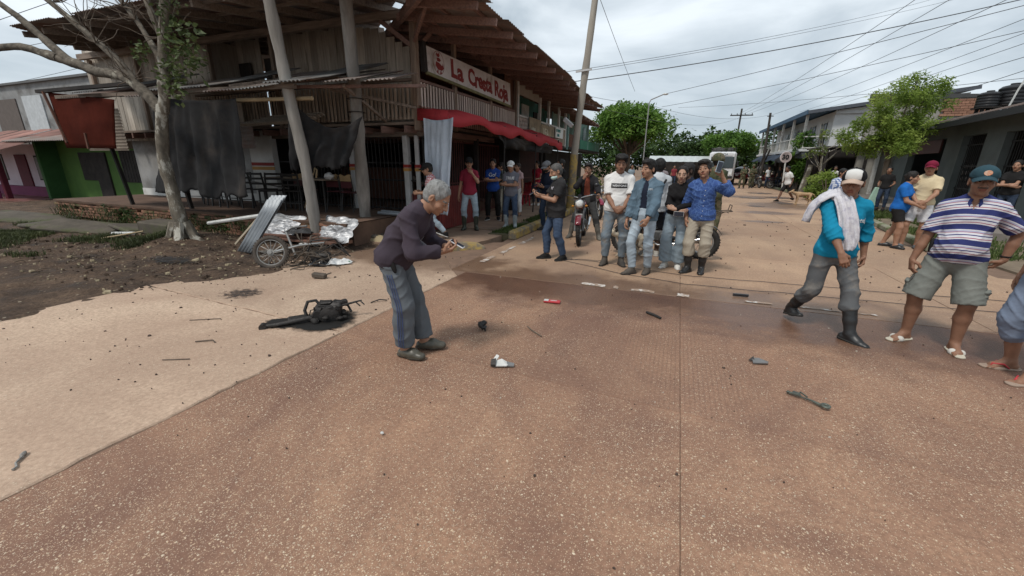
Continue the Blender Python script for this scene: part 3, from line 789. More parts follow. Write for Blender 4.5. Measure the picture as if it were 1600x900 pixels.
# dark interior: back wall boards, side partition, counter, ceiling joists
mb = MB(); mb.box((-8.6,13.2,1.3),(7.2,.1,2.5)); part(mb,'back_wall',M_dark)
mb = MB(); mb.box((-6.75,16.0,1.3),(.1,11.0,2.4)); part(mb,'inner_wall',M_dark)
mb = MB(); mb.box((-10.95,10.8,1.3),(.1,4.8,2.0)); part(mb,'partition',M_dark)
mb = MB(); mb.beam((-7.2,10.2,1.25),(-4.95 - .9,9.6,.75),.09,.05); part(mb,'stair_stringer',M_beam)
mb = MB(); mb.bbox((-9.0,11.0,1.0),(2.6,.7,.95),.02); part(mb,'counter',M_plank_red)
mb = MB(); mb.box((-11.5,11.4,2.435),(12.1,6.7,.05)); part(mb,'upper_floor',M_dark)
for x in np.arange(-16.8,-5.3,.62):
	mb = MB(); mb.beam((x,SY - .14,2.33),(x,12.5,2.33),.07,.14); part(mb,'joist',M_beamr)
mb = MB(); mb.box((-11.4,SY + .02,2.455),(12.0,.09,.055)); part(mb,'floor_edge_board',M_beam)
mb = MB(); mb.box((FX,10.9,2.455),(.09,5.75,.055)); part(mb,'floor_edge_board',M_beam)
mb = MB(); mb.box((-8.3,SY + .3,2.25),(5.6,.1,.1)); part(mb,'lintel',M_beam)
# railing slats, each its own
sl = MB(); sl.bbox((0,0,0),(.055,.022,.74),.004); slm = sl.mesh('rail_slat',M_slat2)
x = -5.52; k = 0
while x > -12.6:
	o = bpy.data.objects.new('rail_slat',slm); link(o); o.parent = bld
	o.location = (x + 11,SY + random.uniform(-.006,.006) - 12,2.90 - .5); o.rotation_euler = (0,random.uniform(-.018,.018),0); x -= .108
sl = MB(); sl.bbox((0,0,0),(.022,.06,.76),.004); slm = sl.mesh('rail_slat',M_slat)
y = 8.16
while y < 13.75:
	o = bpy.data.objects.new('rail_slat',slm); link(o); o.parent = bld
	o.location = (FX + .02 + 11,y - 12,2.90 - .5); o.rotation_euler = (random.uniform(-.012,.012),0,0); y += .122
for z,h in ((3.32,.055),(2.56,.05)):
	mb = MB(); mb.box((-9.0,SY + .03,z),(7.1,.07,h)); part(mb,'handrail',M_beam)
	mb = MB(); mb.box((FX - .02,10.9,z),(.07,5.7,h)); part(mb,'handrail',M_beamr)
# posts
def post(x,y,z0,z1,w=.115,m=None):
	mb = MB(); mb.bbox((x,y,(z0 + z1)/2),(w,w,z1 - z0),.01,rotmat(rz=random.uniform(-3,3))); return part(mb,'post',m or M_post)
post(FX,SY,2.3,4.5,.13)
for y in (9.65,11.75,13.78): post(FX,y,2.4,4.45,.1)
for x in (-9.43,-11.82,-15.0,-17.3): post(x,SY + (.0 if x > -11 else .1),2.3,4.55 + .0,.1)
for y in (8.6,11.3,14.0,17.5): post(FX - .25,y,0.05,2.32,.12,M_dark)
# plates and braces
mb = MB(); mb.beam((-17.6,SY,4.62),(FX + .06,SY,4.53),.12,.15); part(mb,'top_plate',M_beam)
mb = MB(); mb.beam((FX,SY - .1,4.50),(FX,18.8,4.28),.11,.17); part(mb,'top_plate',M_beamr)
for a,b in (((FX,SY,3.85),(FX,8.75,4.42)),((FX,SY,3.9),(-6.2,SY,4.46)),((FX - .02,SY + .02,4.0),(-4.3,6.9,4.38))):
	mb = MB(); mb.beam(a,b,.06,.09); part(mb,'brace',M_beamr)
# roof: two tin planes meeting on a hip at the corner
EX,EY = -3.45,5.7
def zs(x,y): return 4.235 + .15*(EX - x) - .026*max(0,y - 7) - .02*math.sin((y - 6)*.8)
def zf(x,y): return 4.31 + .12*min(1,max(0,(-4.2 - x)/1.5)) + .14*(y - EY) + .008*(-5 - x)*(1 if x < -5 else 0)
def fey(x): return EY + max(0,(-14.7 - x))*1.0
def zroof(x,y): return min(zs(x,y),zf(x,y))
for i,y in enumerate(np.arange(6.2,18.9,.78)):         # street rafters
	x1 = max(-11.0,EX - (y - EY) - .1)
	mb = MB(); mb.beam((EX + .02,y,zs(EX,y) - .10),(x1,y + .02,zs(x1,y) - .10),.06,.12); part(mb,'rafter',M_beamr)
for i,x in enumerate(np.arange(-17.2,-4.2,.86)):       # side rafters
	y1 = min(11.5,EY + (EX - x) + .1)
	mb = MB(); mb.beam((x,fey(x) + .04,zf(x,fey(x)) - .10),(x,y1,zf(x,y1) - .10),.06,.12); part(mb,'rafter',M_beam)
mb = MB(); mb.beam((EX + .02,EY + .02,4.13),(-9.4,11.65,zroof(-9.4,11.65) - .1),.08,.16); part(mb,'hip_rafter',M_beamr)
for dx in (.25,1.0,1.75,3.0):
	mb = MB(); mb.beam((EX - dx,EY + dx + .1,zs(EX - dx,6.5) - .005),(EX - dx,18.8,zs(EX - dx,18.8) - .012),.05,.05); part(mb,'purlin',M_beamr)
for dy in (.25,1.1,2.0,3.1):
	mb = MB(); xl = -14.6 - dy*.9; mb.beam((xl,EY + dy,zf(xl,EY + dy) - .01),(EX - dy - .1,EY + dy,zf(EX - dy,EY + dy) - .01),.05,.05); part(mb,'purlin',M_beam)
def roof_sheet(fn,along,a0,a1,m):
	"""corrugated sheet on a roof plane; waves across 'along'"""
	mb = MB(); P = []; w = .10; n = max(6,int((a1 - a0)/w*4)); lip = random.uniform(-.07,.07); lift = random.uniform(0,.012)
	for j in range(7):
		row = []
		for i in range(n + 1):
			a = a0 + (a1 - a0 + .05)*i/n; h = .012*math.sin(2*math.pi*a/w) + .024 + lift
			if along == 'y':
				xe = max(-11.5,EX - max(0,a - EY)) ; x = (EX + .12 + lip)*(1 - j/6) + xe*j/6
				if xe > EX - .15: xe = EX - .15; x = (EX + .12 + lip)*(1 - j/6) + xe*j/6
				row.append((x,a,fn(x,a) + h))
			else:
				ye = min(11.5,EY + max(.15,EX - a)); y = (fey(a) - .14 + lip)*(1 - j/6) + ye*j/6
				row.append((a,y,fn(a,y) + h))
		P.append(row)
	mb.grid(P); return part(mb,'roof_sheet',m,True)
for y in np.arange(5.55,18.7,.82): roof_sheet(zs,'y',y,min(y + .82,18.9),M_rust)
for x in np.arange(-17.8,-3.5,.82): roof_sheet(zf,'x',x,min(x + .82,-3.4),M_rust)
mb = MB(); P = [[(-17.9,11.3,zf(-17.9,11.3) + .03),(-9.2,11.3,zf(-9.2,11.3) + .03),(-9.2,21,5.0)],[(-17.9,17,5.6),(-12,17,5.6),(-12,21,5.2)]]
mb.grid(P); part(mb,'upper_roof',M_rust)
# upper side walls, plank by plank
def plank(x,y,z0,z1,w,m,rot=0):
	mb = MB(); mb.box((0,0,0),(w - .008,.024,z1 - z0)); me = None
	o = mb.obj('wall_plank',m,bld,world=False); o.location = (x + 11,y + random.uniform(-.008,.008) - 12,(z0 + z1)/2 - .5); o.rotation_euler = (0,random.uniform(-.006,.006),rot); return o
x = -5.95
while x > -12.0:
	w = random.uniform(.17,.25); xc = x - w/2
	if not (-10.98 < xc < -10.62):
		zt = min(zroof(xc,9.0) - .05,4.03 + (-5.95 - xc)*.55)
		plank(xc,9.0,2.47,zt,w,M_plank)
	x -= w
mb = MB(); mb.box((-10.8,9.06,3.4),(.44,.03,1.85)); part(mb,'dark_door',M_dark)
x = -12.0
while x > -17.75:
	w = random.uniform(.17,.26); xc = x - w/2
	z0 = 2.47
	plank(xc,8.2,2.2,zf(xc,8.2) - .04,w,M_plank); x -= w
for xw in (-11.6,):
	mb = MB(); mb.box((xw,8.9,3.85),(.45,.03,.75)); part(mb,'window_opening',M_dark)
mb = MB(); mb.box((-12.02,8.6,3.6),(.05,.8,2.2)); part(mb,'return_wall',M_plank)
mb = MB(); mb.box((-17.78,10.5,3.5),(.05,4.6,3.0)); part(mb,'end_wall',M_plank)
# upper street wall behind the sign
y = 9.2
while y < 13.0:
	w = .24; mb = MB(); mb.box((0,0,0),(.024,w - .008,1.95)); o = mb.obj('wall_plank',M_plank_red,bld,world=False); o.location = (-7.0 + 11,y + w/2 - 12,3.45 - .5); y += w
y = 13.0
while y < 13.75:
	w = .25; mb = MB(); mb.box((0,0,0),(.024,w - .008,1.95)); o = mb.obj('wall_plank',M_plank_red,bld,world=False); o.location = (FX - .08 + 11,y + w/2 - 12,3.42 - .5); y += w
mb = MB(); mb.box((-8,13.85,3.5),(5.0,.06,2.0)); part(mb,'party_wall',M_plank_red)
# ---- next houses of the row along the street
M_teal = mat('dark_teal_paint',(0.045,0.145,0.12),(0.03,0.10,0.085),scale=2,rough=0.8,c3=(.05,.06,.05))
M_ltteal = mat('pale_teal_paint',(0.26,0.40,0.37),(0.19,0.30,0.28),scale=2,rough=0.8)
M_green = mat('green_rail_paint',(0.07,0.25,0.17),(0.05,0.18,0.13),rough=0.7)
M_wpaint = mat('white_wood_paint',(0.62,0.62,0.59),(0.45,0.44,0.41),scale=4,rough=0.8,c3=(.25,.21,.17),s3=3)
nb = thing('teal_row_house','two storey house with dark teal upper wall and white posts beyond the signboard','building',(-7,17,0.1))
def npart(mb,name,m,root=None,smooth=False): return mb.obj(name,m,root or nb,smooth)
mb = MB(); mb.box((-6.4,17.2,3.35),(.08,6.6,1.85)); npart(mb,'upper_wall',M_teal)
mb = MB(); mb.box((-6.34,17.3,3.25),(.05,.85,1.5)); d = npart(mb,'door',M_wpaint)
for y0 in (15.1,18.9):
	mb = MB(); mb.box((-6.34,y0,3.35),(.05,1.0,1.0)); w_ = npart(mb,'window',M_dark); mb = MB(); mb.box((-6.30,y0,3.35),(.03,.06,1.0)); mb.box((-6.298,y0,3.35),(.03,1.0,.06)); mb.obj('frame',M_wpaint,w_)
mb = MB(); mb.box((FX - .03,15.2,4.10),(.05,2.7,.36)); npart(mb,'fascia',mat('pale_board',(.34,.32,.29),rough=.85))
for y0 in (13.95,16.4,17.6,19.2,20.4):
	mb = MB(); mb.bbox((FX + .01,y0,3.35),(.1,.1,1.85),.01); npart(mb,'post',M_wpaint)
mb = MB(); mb.box((-6.0,17.2,2.42),(1.3,6.6,.1)); npart(mb,'balcony_floor',M_dark)
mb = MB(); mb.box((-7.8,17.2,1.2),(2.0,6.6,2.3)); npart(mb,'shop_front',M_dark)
mb = MB(); mb.box((FX,17.2,3.24),(.06,6.6,.06)); npart(mb,'handrail',M_wpaint)
for k,y0 in enumerate(np.arange(13.95,15.0,.13)):                      # lattice
	mb = MB(); mb.beam((FX,y0,2.5),(FX,y0 + .35,3.2),.02,.03); npart(mb,'lattice_strip',M_slat)
	mb = MB(); mb.beam((FX - .022,y0 + .35,2.5),(FX - .022,y0,3.2),.02,.03); npart(mb,'lattice_strip',M_slat)
for k,y0 in enumerate(np.arange(17.0,20.6,.16)):
	mb = MB(); mb.box((FX,y0,2.85),(.022,.07,.72)); npart(mb,'rail_slat',M_slat2)
nb2 = thing('pale_teal_row_house','far shop house with pale teal upper wall and green balcony behind the yellow footed pole','building',(-7,25.5,0.1))
mb = MB(); mb.box((-6.2,25.2,3.3),(.08,8.6,1.9)); npart(mb,'upper_wall',M_ltteal,nb2)
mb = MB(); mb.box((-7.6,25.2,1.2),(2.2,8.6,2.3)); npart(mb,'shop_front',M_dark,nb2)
for y0 in (22.3,24.3,26.4,28.2):
	mb = MB(); mb.box((-6.14,y0,3.3),(.05,.75,1.3)); npart(mb,'window',mat('grey_teal_glass',(.10,.15,.15),rough=.3),nb2)
for y0 in (21.0,23.4,25.8,28.4,29.5):
	mb = MB(); mb.bbox((FX,y0,3.3),(.1,.1,1.9),.01); npart(mb,'post',M_ltteal,nb2)
mb = MB(); mb.box((-5.8,25.3,2.42),(1.0,8.6,.12)); npart(mb,'balcony_floor',M_dark,nb2)
mb = MB(); mb.box((FX + .02,22.3,2.8),(.03,2.6,.62)); npart(mb,'balcony_board',M_plank_red,nb2)
mb = MB(); mb.box((FX + .02,26.7,2.72),(.04,5.9,.5)); npart(mb,'balcony_board',M_green,nb2)
mb = MB(); P = [[(-4.72 - 5*j/3,y,3.98 - .02*(y - 20.5) + .25*j + .02*math.sin(y*60)) for y in np.arange(18.95,25.8,.03)] for j in range(4)]
mb.grid(P); npart(mb,'roof',M_rust,nb2,True)
for y0 in np.arange(19.2,25.8,.9):
	mb = MB(); mb.beam((-4.7,y0,3.90 - .02*(y0 - 20.5)),(-8,y0,4.4),.06,.11); npart(mb,'rafter',M_beamr,nb2)
# ---- lean-to sheets along the side, on poles
M_zinc = mat('weathered_zinc',(0.27,0.27,0.265),(0.15,0.145,0.14),scale=2.5,rough=0.55,metal=0.3,c3=(0.13,0.085,0.06),s3=1.2,t3=(0.52,0.68),rnd=.2)
lean = thing('lean_to_roof','sagging row of rusted tin sheets over the black chairs','lean-to roof',(-9.5,6.6,2.9))
for i,x in enumerate(np.arange(-13.6,-6.5,.85)):
	zf_ = 2.98 - .02*(x + 13) + .05*math.sin(i*1.7); tilt = random.uniform(-.05,.05)
	mb = MB(); mb.grid(corrugated((x,5.55 + random.uniform(-.1,.1),zf_),(1,0,tilt),(0,1,.30 + random.uniform(-.03,.03)),.9,2.45,.09,.014,sag=.03)); mb.obj('roof_sheet',M_zinc if i % 3 else M_rust,lean,True)
mb = MB(); mb.beam((-13.7,5.62,3.0),(-6.3,5.7,2.86),.07,.07); mb.obj('purlin',M_beam,lean)
mb = MB(); mb.beam((-13.6,6.8,3.28),(-6.4,6.85,3.18),.06,.06); mb.obj('purlin',M_beam,lean)
for x in (-13.4,-10.6,-7.9):
	mb = MB(); mb.beam((x,5.7,2.93),(x - .05,8.0,3.55),.06,.08); mb.obj('rafter',M_beam,lean)
for x in (-13.3,-10.9):
	mb = MB(); mb.beam((x,6.35,.5),(x,6.1,3.02),.07,.07); mb.obj('post',M_dark,lean)
lean2 = thing('torn_tin_awning','torn dark tin awning poking past the corner post below the signboard','awning',(-5.6,6.8,2.95))
for i,(x,w) in enumerate(((-6.75,.8),(-6.0,.8),(-5.25,.6))):
	mb = MB(); mb.grid(corrugated((x,5.72 + i*.22,2.93 + .015*i),(1,.15*(i + 1)*.2,.02),(-.12*i,1,.27),w,2.1 - .4*i,.085,.014)); mb.obj('roof_sheet',M_rust,lean2,True)
mb = MB(); mb.beam((-6.9,5.85,2.9),(-4.35,6.75,2.93),.05,.05); mb.obj('purlin',M_beamr,lean2)
mb = MB(); mb.beam((-6.2,7.95,2.5),(-5.7,6.2,2.92),.045,.05); mb.obj('brace',M_beam,lean2)
mb = MB(); mb.beam((FX,7.95,2.75),(-6.4,6.6,2.95),.045,.05); mb.obj('brace',M_beam,lean2)
M_bamboo = mat('pale_bamboo',(.46,.36,.22),(.3,.22,.13),scale=6,rough=.7)
mb = MB(); mb.tube([(-8.0,5.85,2.73),(-6.2,5.95,2.70)],.035,8); top(mb,'bamboo_pole',M_bamboo,'pale bamboo pole lying under the tin lean-to beside the leaning pole','pole')
mb = MB()
for i in range(5):
	a = Vector((-9.6 + .1*i,7.0 + .12*i,2.42 + .05*i)); mb.beam(a,a + Vector((1.6 + .12*math.sin(i),.15,.05)),.12,.02,up=(0,.4,1))
top(mb,'broken_boards',M_plank,'pile of broken boards caught under the lean-to beside the grille','boards')
# ---- signboard
sg = thing('signboard','long white painted restaurant sign with red lettering on the balcony rail','sign',(FX + .1,10.6,3.4))
M_sign = mat('sign_white_paint',(0.62,0.585,0.57),(0.48,0.44,0.43),scale=2.0,rough=0.8,c3=(0.24,0.2,0.15),s3=1.6,t3=(0.56,0.72))
M_signred = mat('sign_red_paint',(0.245,0.035,0.032),(0.18,0.028,0.026),scale=8,rough=0.75,c3=(.36,.18,.17),s3=9,t3=(.6,.7))
M_moss = mat('mossy_wood',(0.22,0.21,0.10),(0.12,0.11,0.06),scale=5,rough=0.9)
SQ0,SQ1 = Vector((FX + .10,8.24,3.50)),Vector((FX + .10,13.02,3.42))
def sp(u,v,d=0): # along, up, out of the face
	b_ = SQ0.lerp(SQ1,u); h = .50 + .13*u
	return Vector((b_.x + d - .02*v,b_.y,b_.z + h*v))
mb = MB()
for d,flip in ((0.03,False),(0.0,True)):
	pass
P = [sp(0,0,.03),sp(1,0,.03),sp(1,1,.03),sp(0,1,.03),sp(0,0,0),sp(1,0,0),sp(1,1,0),sp(0,1,0)]
mb.add(P,[(0,1,2,3),(7,6,5,4),(0,4,5,1),(2,6,7,3),(1,5,6,2),(0,3,7,4)]); mb.obj('panel',M_sign,sg)
mb = MB(); mb.beam(sp(-.005,-.06,.03),sp(1.005,-.06,.03),.05,.06); mb.obj('lower_rail',M_moss,sg)
mb = MB(); mb.beam(sp(-.01,-.05,.0),sp(-.01,1.12,.0),.1,.12,up=(0,1,0)); mb.obj('end_board',M_dark,sg)
def text_mesh(body,size,ext,offset=0.0):
	c = bpy.data.curves.new('t','FONT'); c.body = body; c.size = size; c.extrude = ext; c.offset = offset; c.resolution_u = 3
	o = bpy.data.objects.new('t',c); link(o); dg = bpy.context.evaluated_depsgraph_get(); dg.update()
	me = bpy.data.meshes.new_from_object(o.evaluated_get(dg)); bpy.data.objects.remove(o); bpy.data.curves.remove(c)
	return me
def lay_text(body,size,ext,fn,name,m,parent=None,offset=0.0,off=None,wob=0.0):
	"""text whose flat points (x,y,z) are carried onto a surface by fn"""
	me = text_mesh(body,size,ext,offset); me.name = name
	n = len(me.vertices); co = np.empty(n*3,np.float32); me.vertices.foreach_get('co',co); co = co.reshape(-1,3)
	out = np.array([tuple(fn(*c)) for c in co],np.float32)
	if parent is not None: out -= np.array(parent.matrix_basis.translation if off is None else off,np.float32)
	me.vertices.foreach_set('co',out.ravel()); me.materials.clear(); me.materials.append(m); me.update()
	o = bpy.data.objects.new(name,me); link(o)
	if parent is not None: o.parent = parent
	return o
def word(body,u0,u1,v0,hgt,name='letters'):
	me = text_mesh(body,1.0,0.0,.03); xs = [v.co.x for v in me.vertices]; w = max(xs) - min(xs); x0 = min(xs)
	lay_text(body,1.0,.012,lambda x,y,z: sp(u0 + (u1 - u0)*(x - x0)/w,v0 + hgt*y + .03*math.sin(x*6),.036 + z*.4),name,M_signred,sg,offset=.035)
word('La',.22,.345,.20,.98); word('Cresta',.40,.705,.20,.92); word('Roja',.745,.955,.16,.92)
# round rooster emblem
mb = MB(); cu,cv = .105,.53
def ring(r0,r1,n=36,d=.034,cu=cu,cv=cv,su=.11,mb=None,a0=0,a1=2*math.pi):
	vs = []; fs = []
	for i in range(n + 1):
		t = a0 + (a1 - a0)*i/n
		for r in (r0,r1): vs.append(sp(cu + su*r*math.cos(t),cv + r*math.sin(t),d))
	for i in range(n): fs.append((2*i,2*i + 1,2*i + 3,2*i + 2))
	mb.add(vs,fs)
ring(.43,.455,mb=mb)
def blob(pts,mb,d=.036):
	mb.add([sp(cu + .11*x,cv + y,d) for x,y in pts],[tuple(range(len(pts)))])
blob([(-.18,.30),(-.10,.40),(-.02,.33),(.06,.42),(.12,.31),(.05,.22),(-.12,.22)],mb)
blob([(-.15,.18),(.08,.2),(.2,.12),(.08,.05),(-.12,.04)],mb)
blob([(-.22,.02),(.05,.0),(.28,-.08),(.34,.06),(.40,-.16),(.22,-.28),(-.10,-.28),(-.26,-.14)],mb)
blob([(-.14,-.30),(-.06,-.30),(-.08,-.42),(-.2,-.42)],mb); blob([(.1,-.30),(.18,-.30),(.2,-.42),(.06,-.42)],mb)
mb.obj('rooster_emblem',M_signred,sg)
# small boards on the next balcony
M_board = mat('weathered_sign_board',(.34,.28,.19),(.2,.16,.11),scale=4,rough=.85,c3=(.12,.1,.08))
def street_board(y0,y1,z0,z1,m,label,lines,mt,name='shop_board'):
	root = thing(name,label,'sign',(FX + .08,(y0 + y1)/2,z0))
	mb = MB(); mb.bbox((FX + .08,(y0 + y1)/2,(z0 + z1)/2),(.03,y1 - y0,z1 - z0),.006); mb.obj('panel',m,root)
	for (t,yy,zz,s) in lines:
		lay_text(t,s,.004,lambda x,y,z: Vector((FX + .101 + z,yy + x,zz + y)),'letters',mt,root,offset=.005)
	return root
M_cream = mat('cream_paint',(.62,.58,.46),rough=.8); M_tealp = mat('teal_letter_paint',(.03,.22,.2),rough=.8)
street_board(15.0,16.35,2.72,3.28,M_board,'brown weathered board with faded cream letters on the balcony after the red sign',[('NIM',15.2,2.76,.26)],M_cream)
street_board(16.4,18.2,2.66,3.16,M_board,'second brown board with faded cream letters further along the balcony',[('VEA',16.6,2.72,.44)],M_cream)
street_board(18.5,19.75,2.78,3.2,mat('white_sign_sheet',(.7,.72,.7),rough=.6),'small white sign with teal lettering at the end of the balcony',[('SE VENDE',18.56,3.03,.16),('CASA',18.7,2.84,.15)],M_tealp)
# ---- red awning and hanging cloths
def drape(tl,tr,bl,br,nu,nv,amp,folds,seed=0,sag_top=0.0,out=(0,-1,0),ragged=0.0,taper=None):
	tl,tr,bl,br = map(Vector,(tl,tr,bl,br)); out = Vector(out); P = []
	for j in range(nv + 1):
		v = j/nv; row = []
		for i in range(nu + 1):
			u = i/nu
			p = tl.lerp(tr,u).lerp(bl.lerp(br,u),v)
			f = .55*math.sin(u*folds*2*math.pi + seed + 2.2*math.sin(u*4 + seed) + 1.6*mnoise.noise(Vector((u*2 + seed,v*1.6,1))))
			f += 1.5*mnoise.noise(Vector((u*folds*1.3 + seed,v*1.7,seed))) + .8*mnoise.noise(Vector((u*folds*3 + seed,v*4,seed + 5))) + .35*mnoise.noise(Vector((u*20 + seed,v*12,seed)))
			p = p + out*(amp*f*(.25 + .75*min(1,v*1.6 + .15)))
			p.z -= sag_top*math.sin(math.pi*u)*(1 - v) ** 2
			if ragged: p.z += ragged*v ** 3*(mnoise.noise(Vector((u*4,seed,0))) + .6*mnoise.noise(Vector((u*17,seed,0))))
			row.append(p)
		P.append(row)
	return P
def cloth_top(P,name,m,label,cat,thick=.006,group=None):
	mb = MB(); mb.grid(P); o = top(mb,name,m,label,cat,group,True)
	md = o.modifiers.new('thickness','SOLIDIFY'); md.thickness = thick; md.offset = 0
	return o
def translucent(m,amt=.35):
	nt = m.node_tree; b = nt.nodes['Principled BSDF']; out = [n for n in nt.nodes if n.type == 'OUTPUT_MATERIAL'][0]
	t = N(nt,'ShaderNodeBsdfTranslucent'); mx = N(nt,'ShaderNodeMixShader'); mx.inputs[0].default_value = amt
	src = b.inputs['Base Color'].links[0].from_socket; nt.links.new(src,t.inputs['Color'])
	nt.links.new(b.outputs[0],mx.inputs[1]); nt.links.new(t.outputs[0],mx.inputs[2]); nt.links.new(mx.outputs[0],out.inputs['Surface']); return m
M_redcan = translucent(mat('red_canvas',(0.68,0.085,0.10),(0.55,0.065,0.075),scale=1.2,rough=0.75,bump=0.2,bscale=7,c3=(.22,.03,.03),s3=1,t3=(.6,.8)),.45)
M_greyt = translucent(cloth('grey_tarpaulin',(0.64,0.71,0.79),(0.47,0.53,0.60),2.5,.2,8,.6),.2)
M_blackt = translucent(mat('black_shade_net',(0.030,0.029,0.030),(0.015,0.0145,0.015),scale=1.6,rough=0.9,bump=0.3,bscale=14,c3=(.07,.056,.046),s3=.7,t3=(.5,.72)),.12)
aw = thing('red_awning','red canvas awning over the pavement below the pale slatted balcony','awning',(-4.7,11.4,2.4))
P = []
for i in range(45):
	y = 7.95 + i*.185; s = .04*math.sin(y*2.3) + .025*math.sin(y*5.1); xo = -4.62 + min(1,(y - 7.95)/1.2)*.28
	P.append([(FX + .06,y,2.80 - .006*(y - 8)),((FX + xo)/2,y,2.74 - .006*(y - 8) + s),(xo,y,2.62 - .022*(y - 8) + s),(xo + .02,y + .01,2.40 - .024*(y - 8) + s*1.5)])
mb = MB(); mb.grid(P); o = mb.obj('canvas',M_redcan,aw,True); o.modifiers.new('thickness','SOLIDIFY').thickness = .005
mb = MB(); mb.grid([[(FX + .04,7.93,2.74),(-5.0,7.92,2.71),(-4.6,7.92,2.66)],[(FX + .04,7.92,2.50),(-5.0,7.90,2.47),(-4.6,7.90,2.43)]]); o = mb.obj('end_flap',M_redcan,aw,True); o.modifiers.new('thickness','SOLIDIFY').thickness = .005
for y in (10.4,13.0,15.6):
	mb = MB(); mb.tube([(-4.34,y,2.55),(FX + .02,y,2.7)],.015,6); mb.obj('frame_pipe',M_zinc,aw)
	mb = MB(); mb.tube([(-4.42,y,.08),(-4.36,y,2.5)],.022,6); mb.obj('leg',M_dark,aw)
cloth_top(drape((-5.08,7.72,2.52),(-4.32,7.66,2.50),(-5.0,7.62,.62),(-4.52,7.6,.55),44,26,.05,3.4,1.3,.05),'grey_tarpaulin',M_greyt,'grey tarpaulin hanging like a curtain from the corner of the red awning','tarpaulin')
cloth_top(drape((-4.36,9.7,2.45),(-4.36,15.4,2.33),(-4.5,10.6,2.02),(-4.45,15.1,2.0),50,10,.06,5,.4,.12,(1,0,0)),'black_net',M_blackt,'black shade net sagging in folds under the far end of the red awning','net')
cloth_top(drape((-10.15,5.62,2.86),(-7.75,5.66,2.72),(-10.5,5.55,.95),(-7.8,5.6,.96),72,34,.045,6.3,2.0,.05,ragged=.2),'black_tarpaulin',M_blackt,'big scorched black shade cloth hanging in front of the row of black chairs','tarpaulin')
cloth_top(drape((-10.35,5.66,1.75),(-10.1,5.58,2.1),(-11.5,6.0,.9),(-10.2,5.5,.93),20,16,.03,2,.6),'black_tarpaulin',M_blackt,'corner of black cloth stretched out sideways to the left of the tree','tarpaulin')
cloth_top(drape((-6.72,5.9,2.72),(-5.42,6.3,2.42),(-6.95,5.95,1.5),(-5.85,6.25,1.52),48,26,.055,3.4,4.1,.34,ragged=.2),'black_tarpaulin',M_blackt,'burnt black netting sagging between the two wooden poles','tarpaulin')
# ---- rust red sheet hanging on the left, patch of corrugated iron behind it
rs = thing('rusty_sheet_panel','large rust red metal sheet hanging above the green house','metal sheet',(-12.6,5.6,1.8))
mb = MB(); mb.grid(drape((-14.0,5.62,3.12),(-11.4,5.6,2.85),(-13.75,5.58,1.88),(-11.75,5.58,1.86),24,10,.018,1.5,.5)); o = mb.obj('sheet',M_rust2,rs,True); o.modifiers.new('t','SOLIDIFY').thickness = .012
mb = MB(); mb.beam((-14.05,5.55,3.13),(-13.65,5.55,2.0),.05,.04,up=(0,1,0)); mb.obj('edge_batten',M_plank_red,rs)
mb = MB(); mb.beam((-12.75,5.54,2.2),(-12.78,5.54,1.86),.05,.04,up=(0,1,0)); mb.obj('edge_batten',M_plank_red,rs)
mb = MB(); mb.beam((-14.4,5.6,3.15),(-10.6,5.6,3.12),.1,.07); mb.obj('carrying_pole',M_dark,rs)
mb = MB(); mb.grid(corrugated((-16.6,7.2,2.98),(0,0,-1),(1,0,0),1.1,2.0,.085,.012)); top(mb,'corrugated_sheet',mat('brown_zinc',(.21,.17,.13),(.12,.09,.07),scale=3,rough=.7),'brown corrugated sheet fixed behind the rust red panel','metal sheet',smooth=True)
mb = MB(); mb.grid(corrugated((-11.6,7.6,2.55),(0,0,-1),(1,0,0),.62,1.6,.1,.014)); top(mb,'corrugated_sheet',M_rust,'dark corrugated strip under the plank wall right of the rust red panel','metal sheet',smooth=True)
mb = MB(); mb.box((-11.4,7.9,2.78),(1.5,.03,.55)); top(mb,'grey_board',M_plank,'grey board panel filling the gap above the dark corrugated strip','board')
# ---- low houses further left
ph = thing('pink_house','low white house with purple base and column under a rusty roof','house',(-31,10.6,-0.2))
M_pw = mat('lilac_white_wall',(0.60,0.54,0.60),(0.48,0.43,0.48),scale=1.2,rough=0.9,c3=(.36,.3,.3),s3=.8,t3=(.6,.75))
M_pu = mat('purple_paint',(0.19,0.035,0.10),(0.14,0.027,0.075),scale=2,rough=0.75)
M_purd = mat('red_purple_paint',(0.115,0.02,0.035),(0.08,0.015,0.025),rough=.75)
HY = 10.6
mb = MB(); mb.box((-32,HY + .1,1.3),(9.2,.2,2.0)); mb.obj('wall',M_pw,ph)
mb = MB(); mb.box((-32,HY - .01,.06),(9.2,.22,.46)); mb.obj('base_band',M_pu,ph)
for x,w,z0,z1,m in ((-28.9,1.15,.62,1.78,M_dark),(-33.3,1.3,.55,1.85,M_dark)):
	mb = MB(); mb.box((x,HY + .01,(z0 + z1)/2),(w,.06,z1 - z0)); f = mb.obj('window',M_dark,ph)
	mb = MB(); mb.box((x,HY - .02,(z0 + z1)/2),(w - .12,.02,z1 - z0 - .12)); mb.obj('pane',mat('dusty_pane',(.10,.085,.07),(.05,.045,.04),scale=6,rough=.5),f)
mb = MB(); mb.box((-30.75,HY - .02,.85),(1.05,.08,1.95)); mb.obj('door',M_purd,ph)
mb = MB(); mb.prism([(-34,8.3),(-25.9,8.3),(-25.9,10.5),(-34,10.5)],-.6,-.16); mb.obj('porch',mat('red_porch_tiles',(.26,.12,.10),(.18,.08,.07),scale=3,rough=.35),ph)
mb = MB(); mb.bbox((-29.4,8.9,.8),(.34,.34,1.95),.02); mb.obj('column',M_pu,ph)
mb = MB(); mb.bbox((-28.95,9.2,.8),(.2,.2,1.95),.02); mb.obj('column',M_purd,ph)
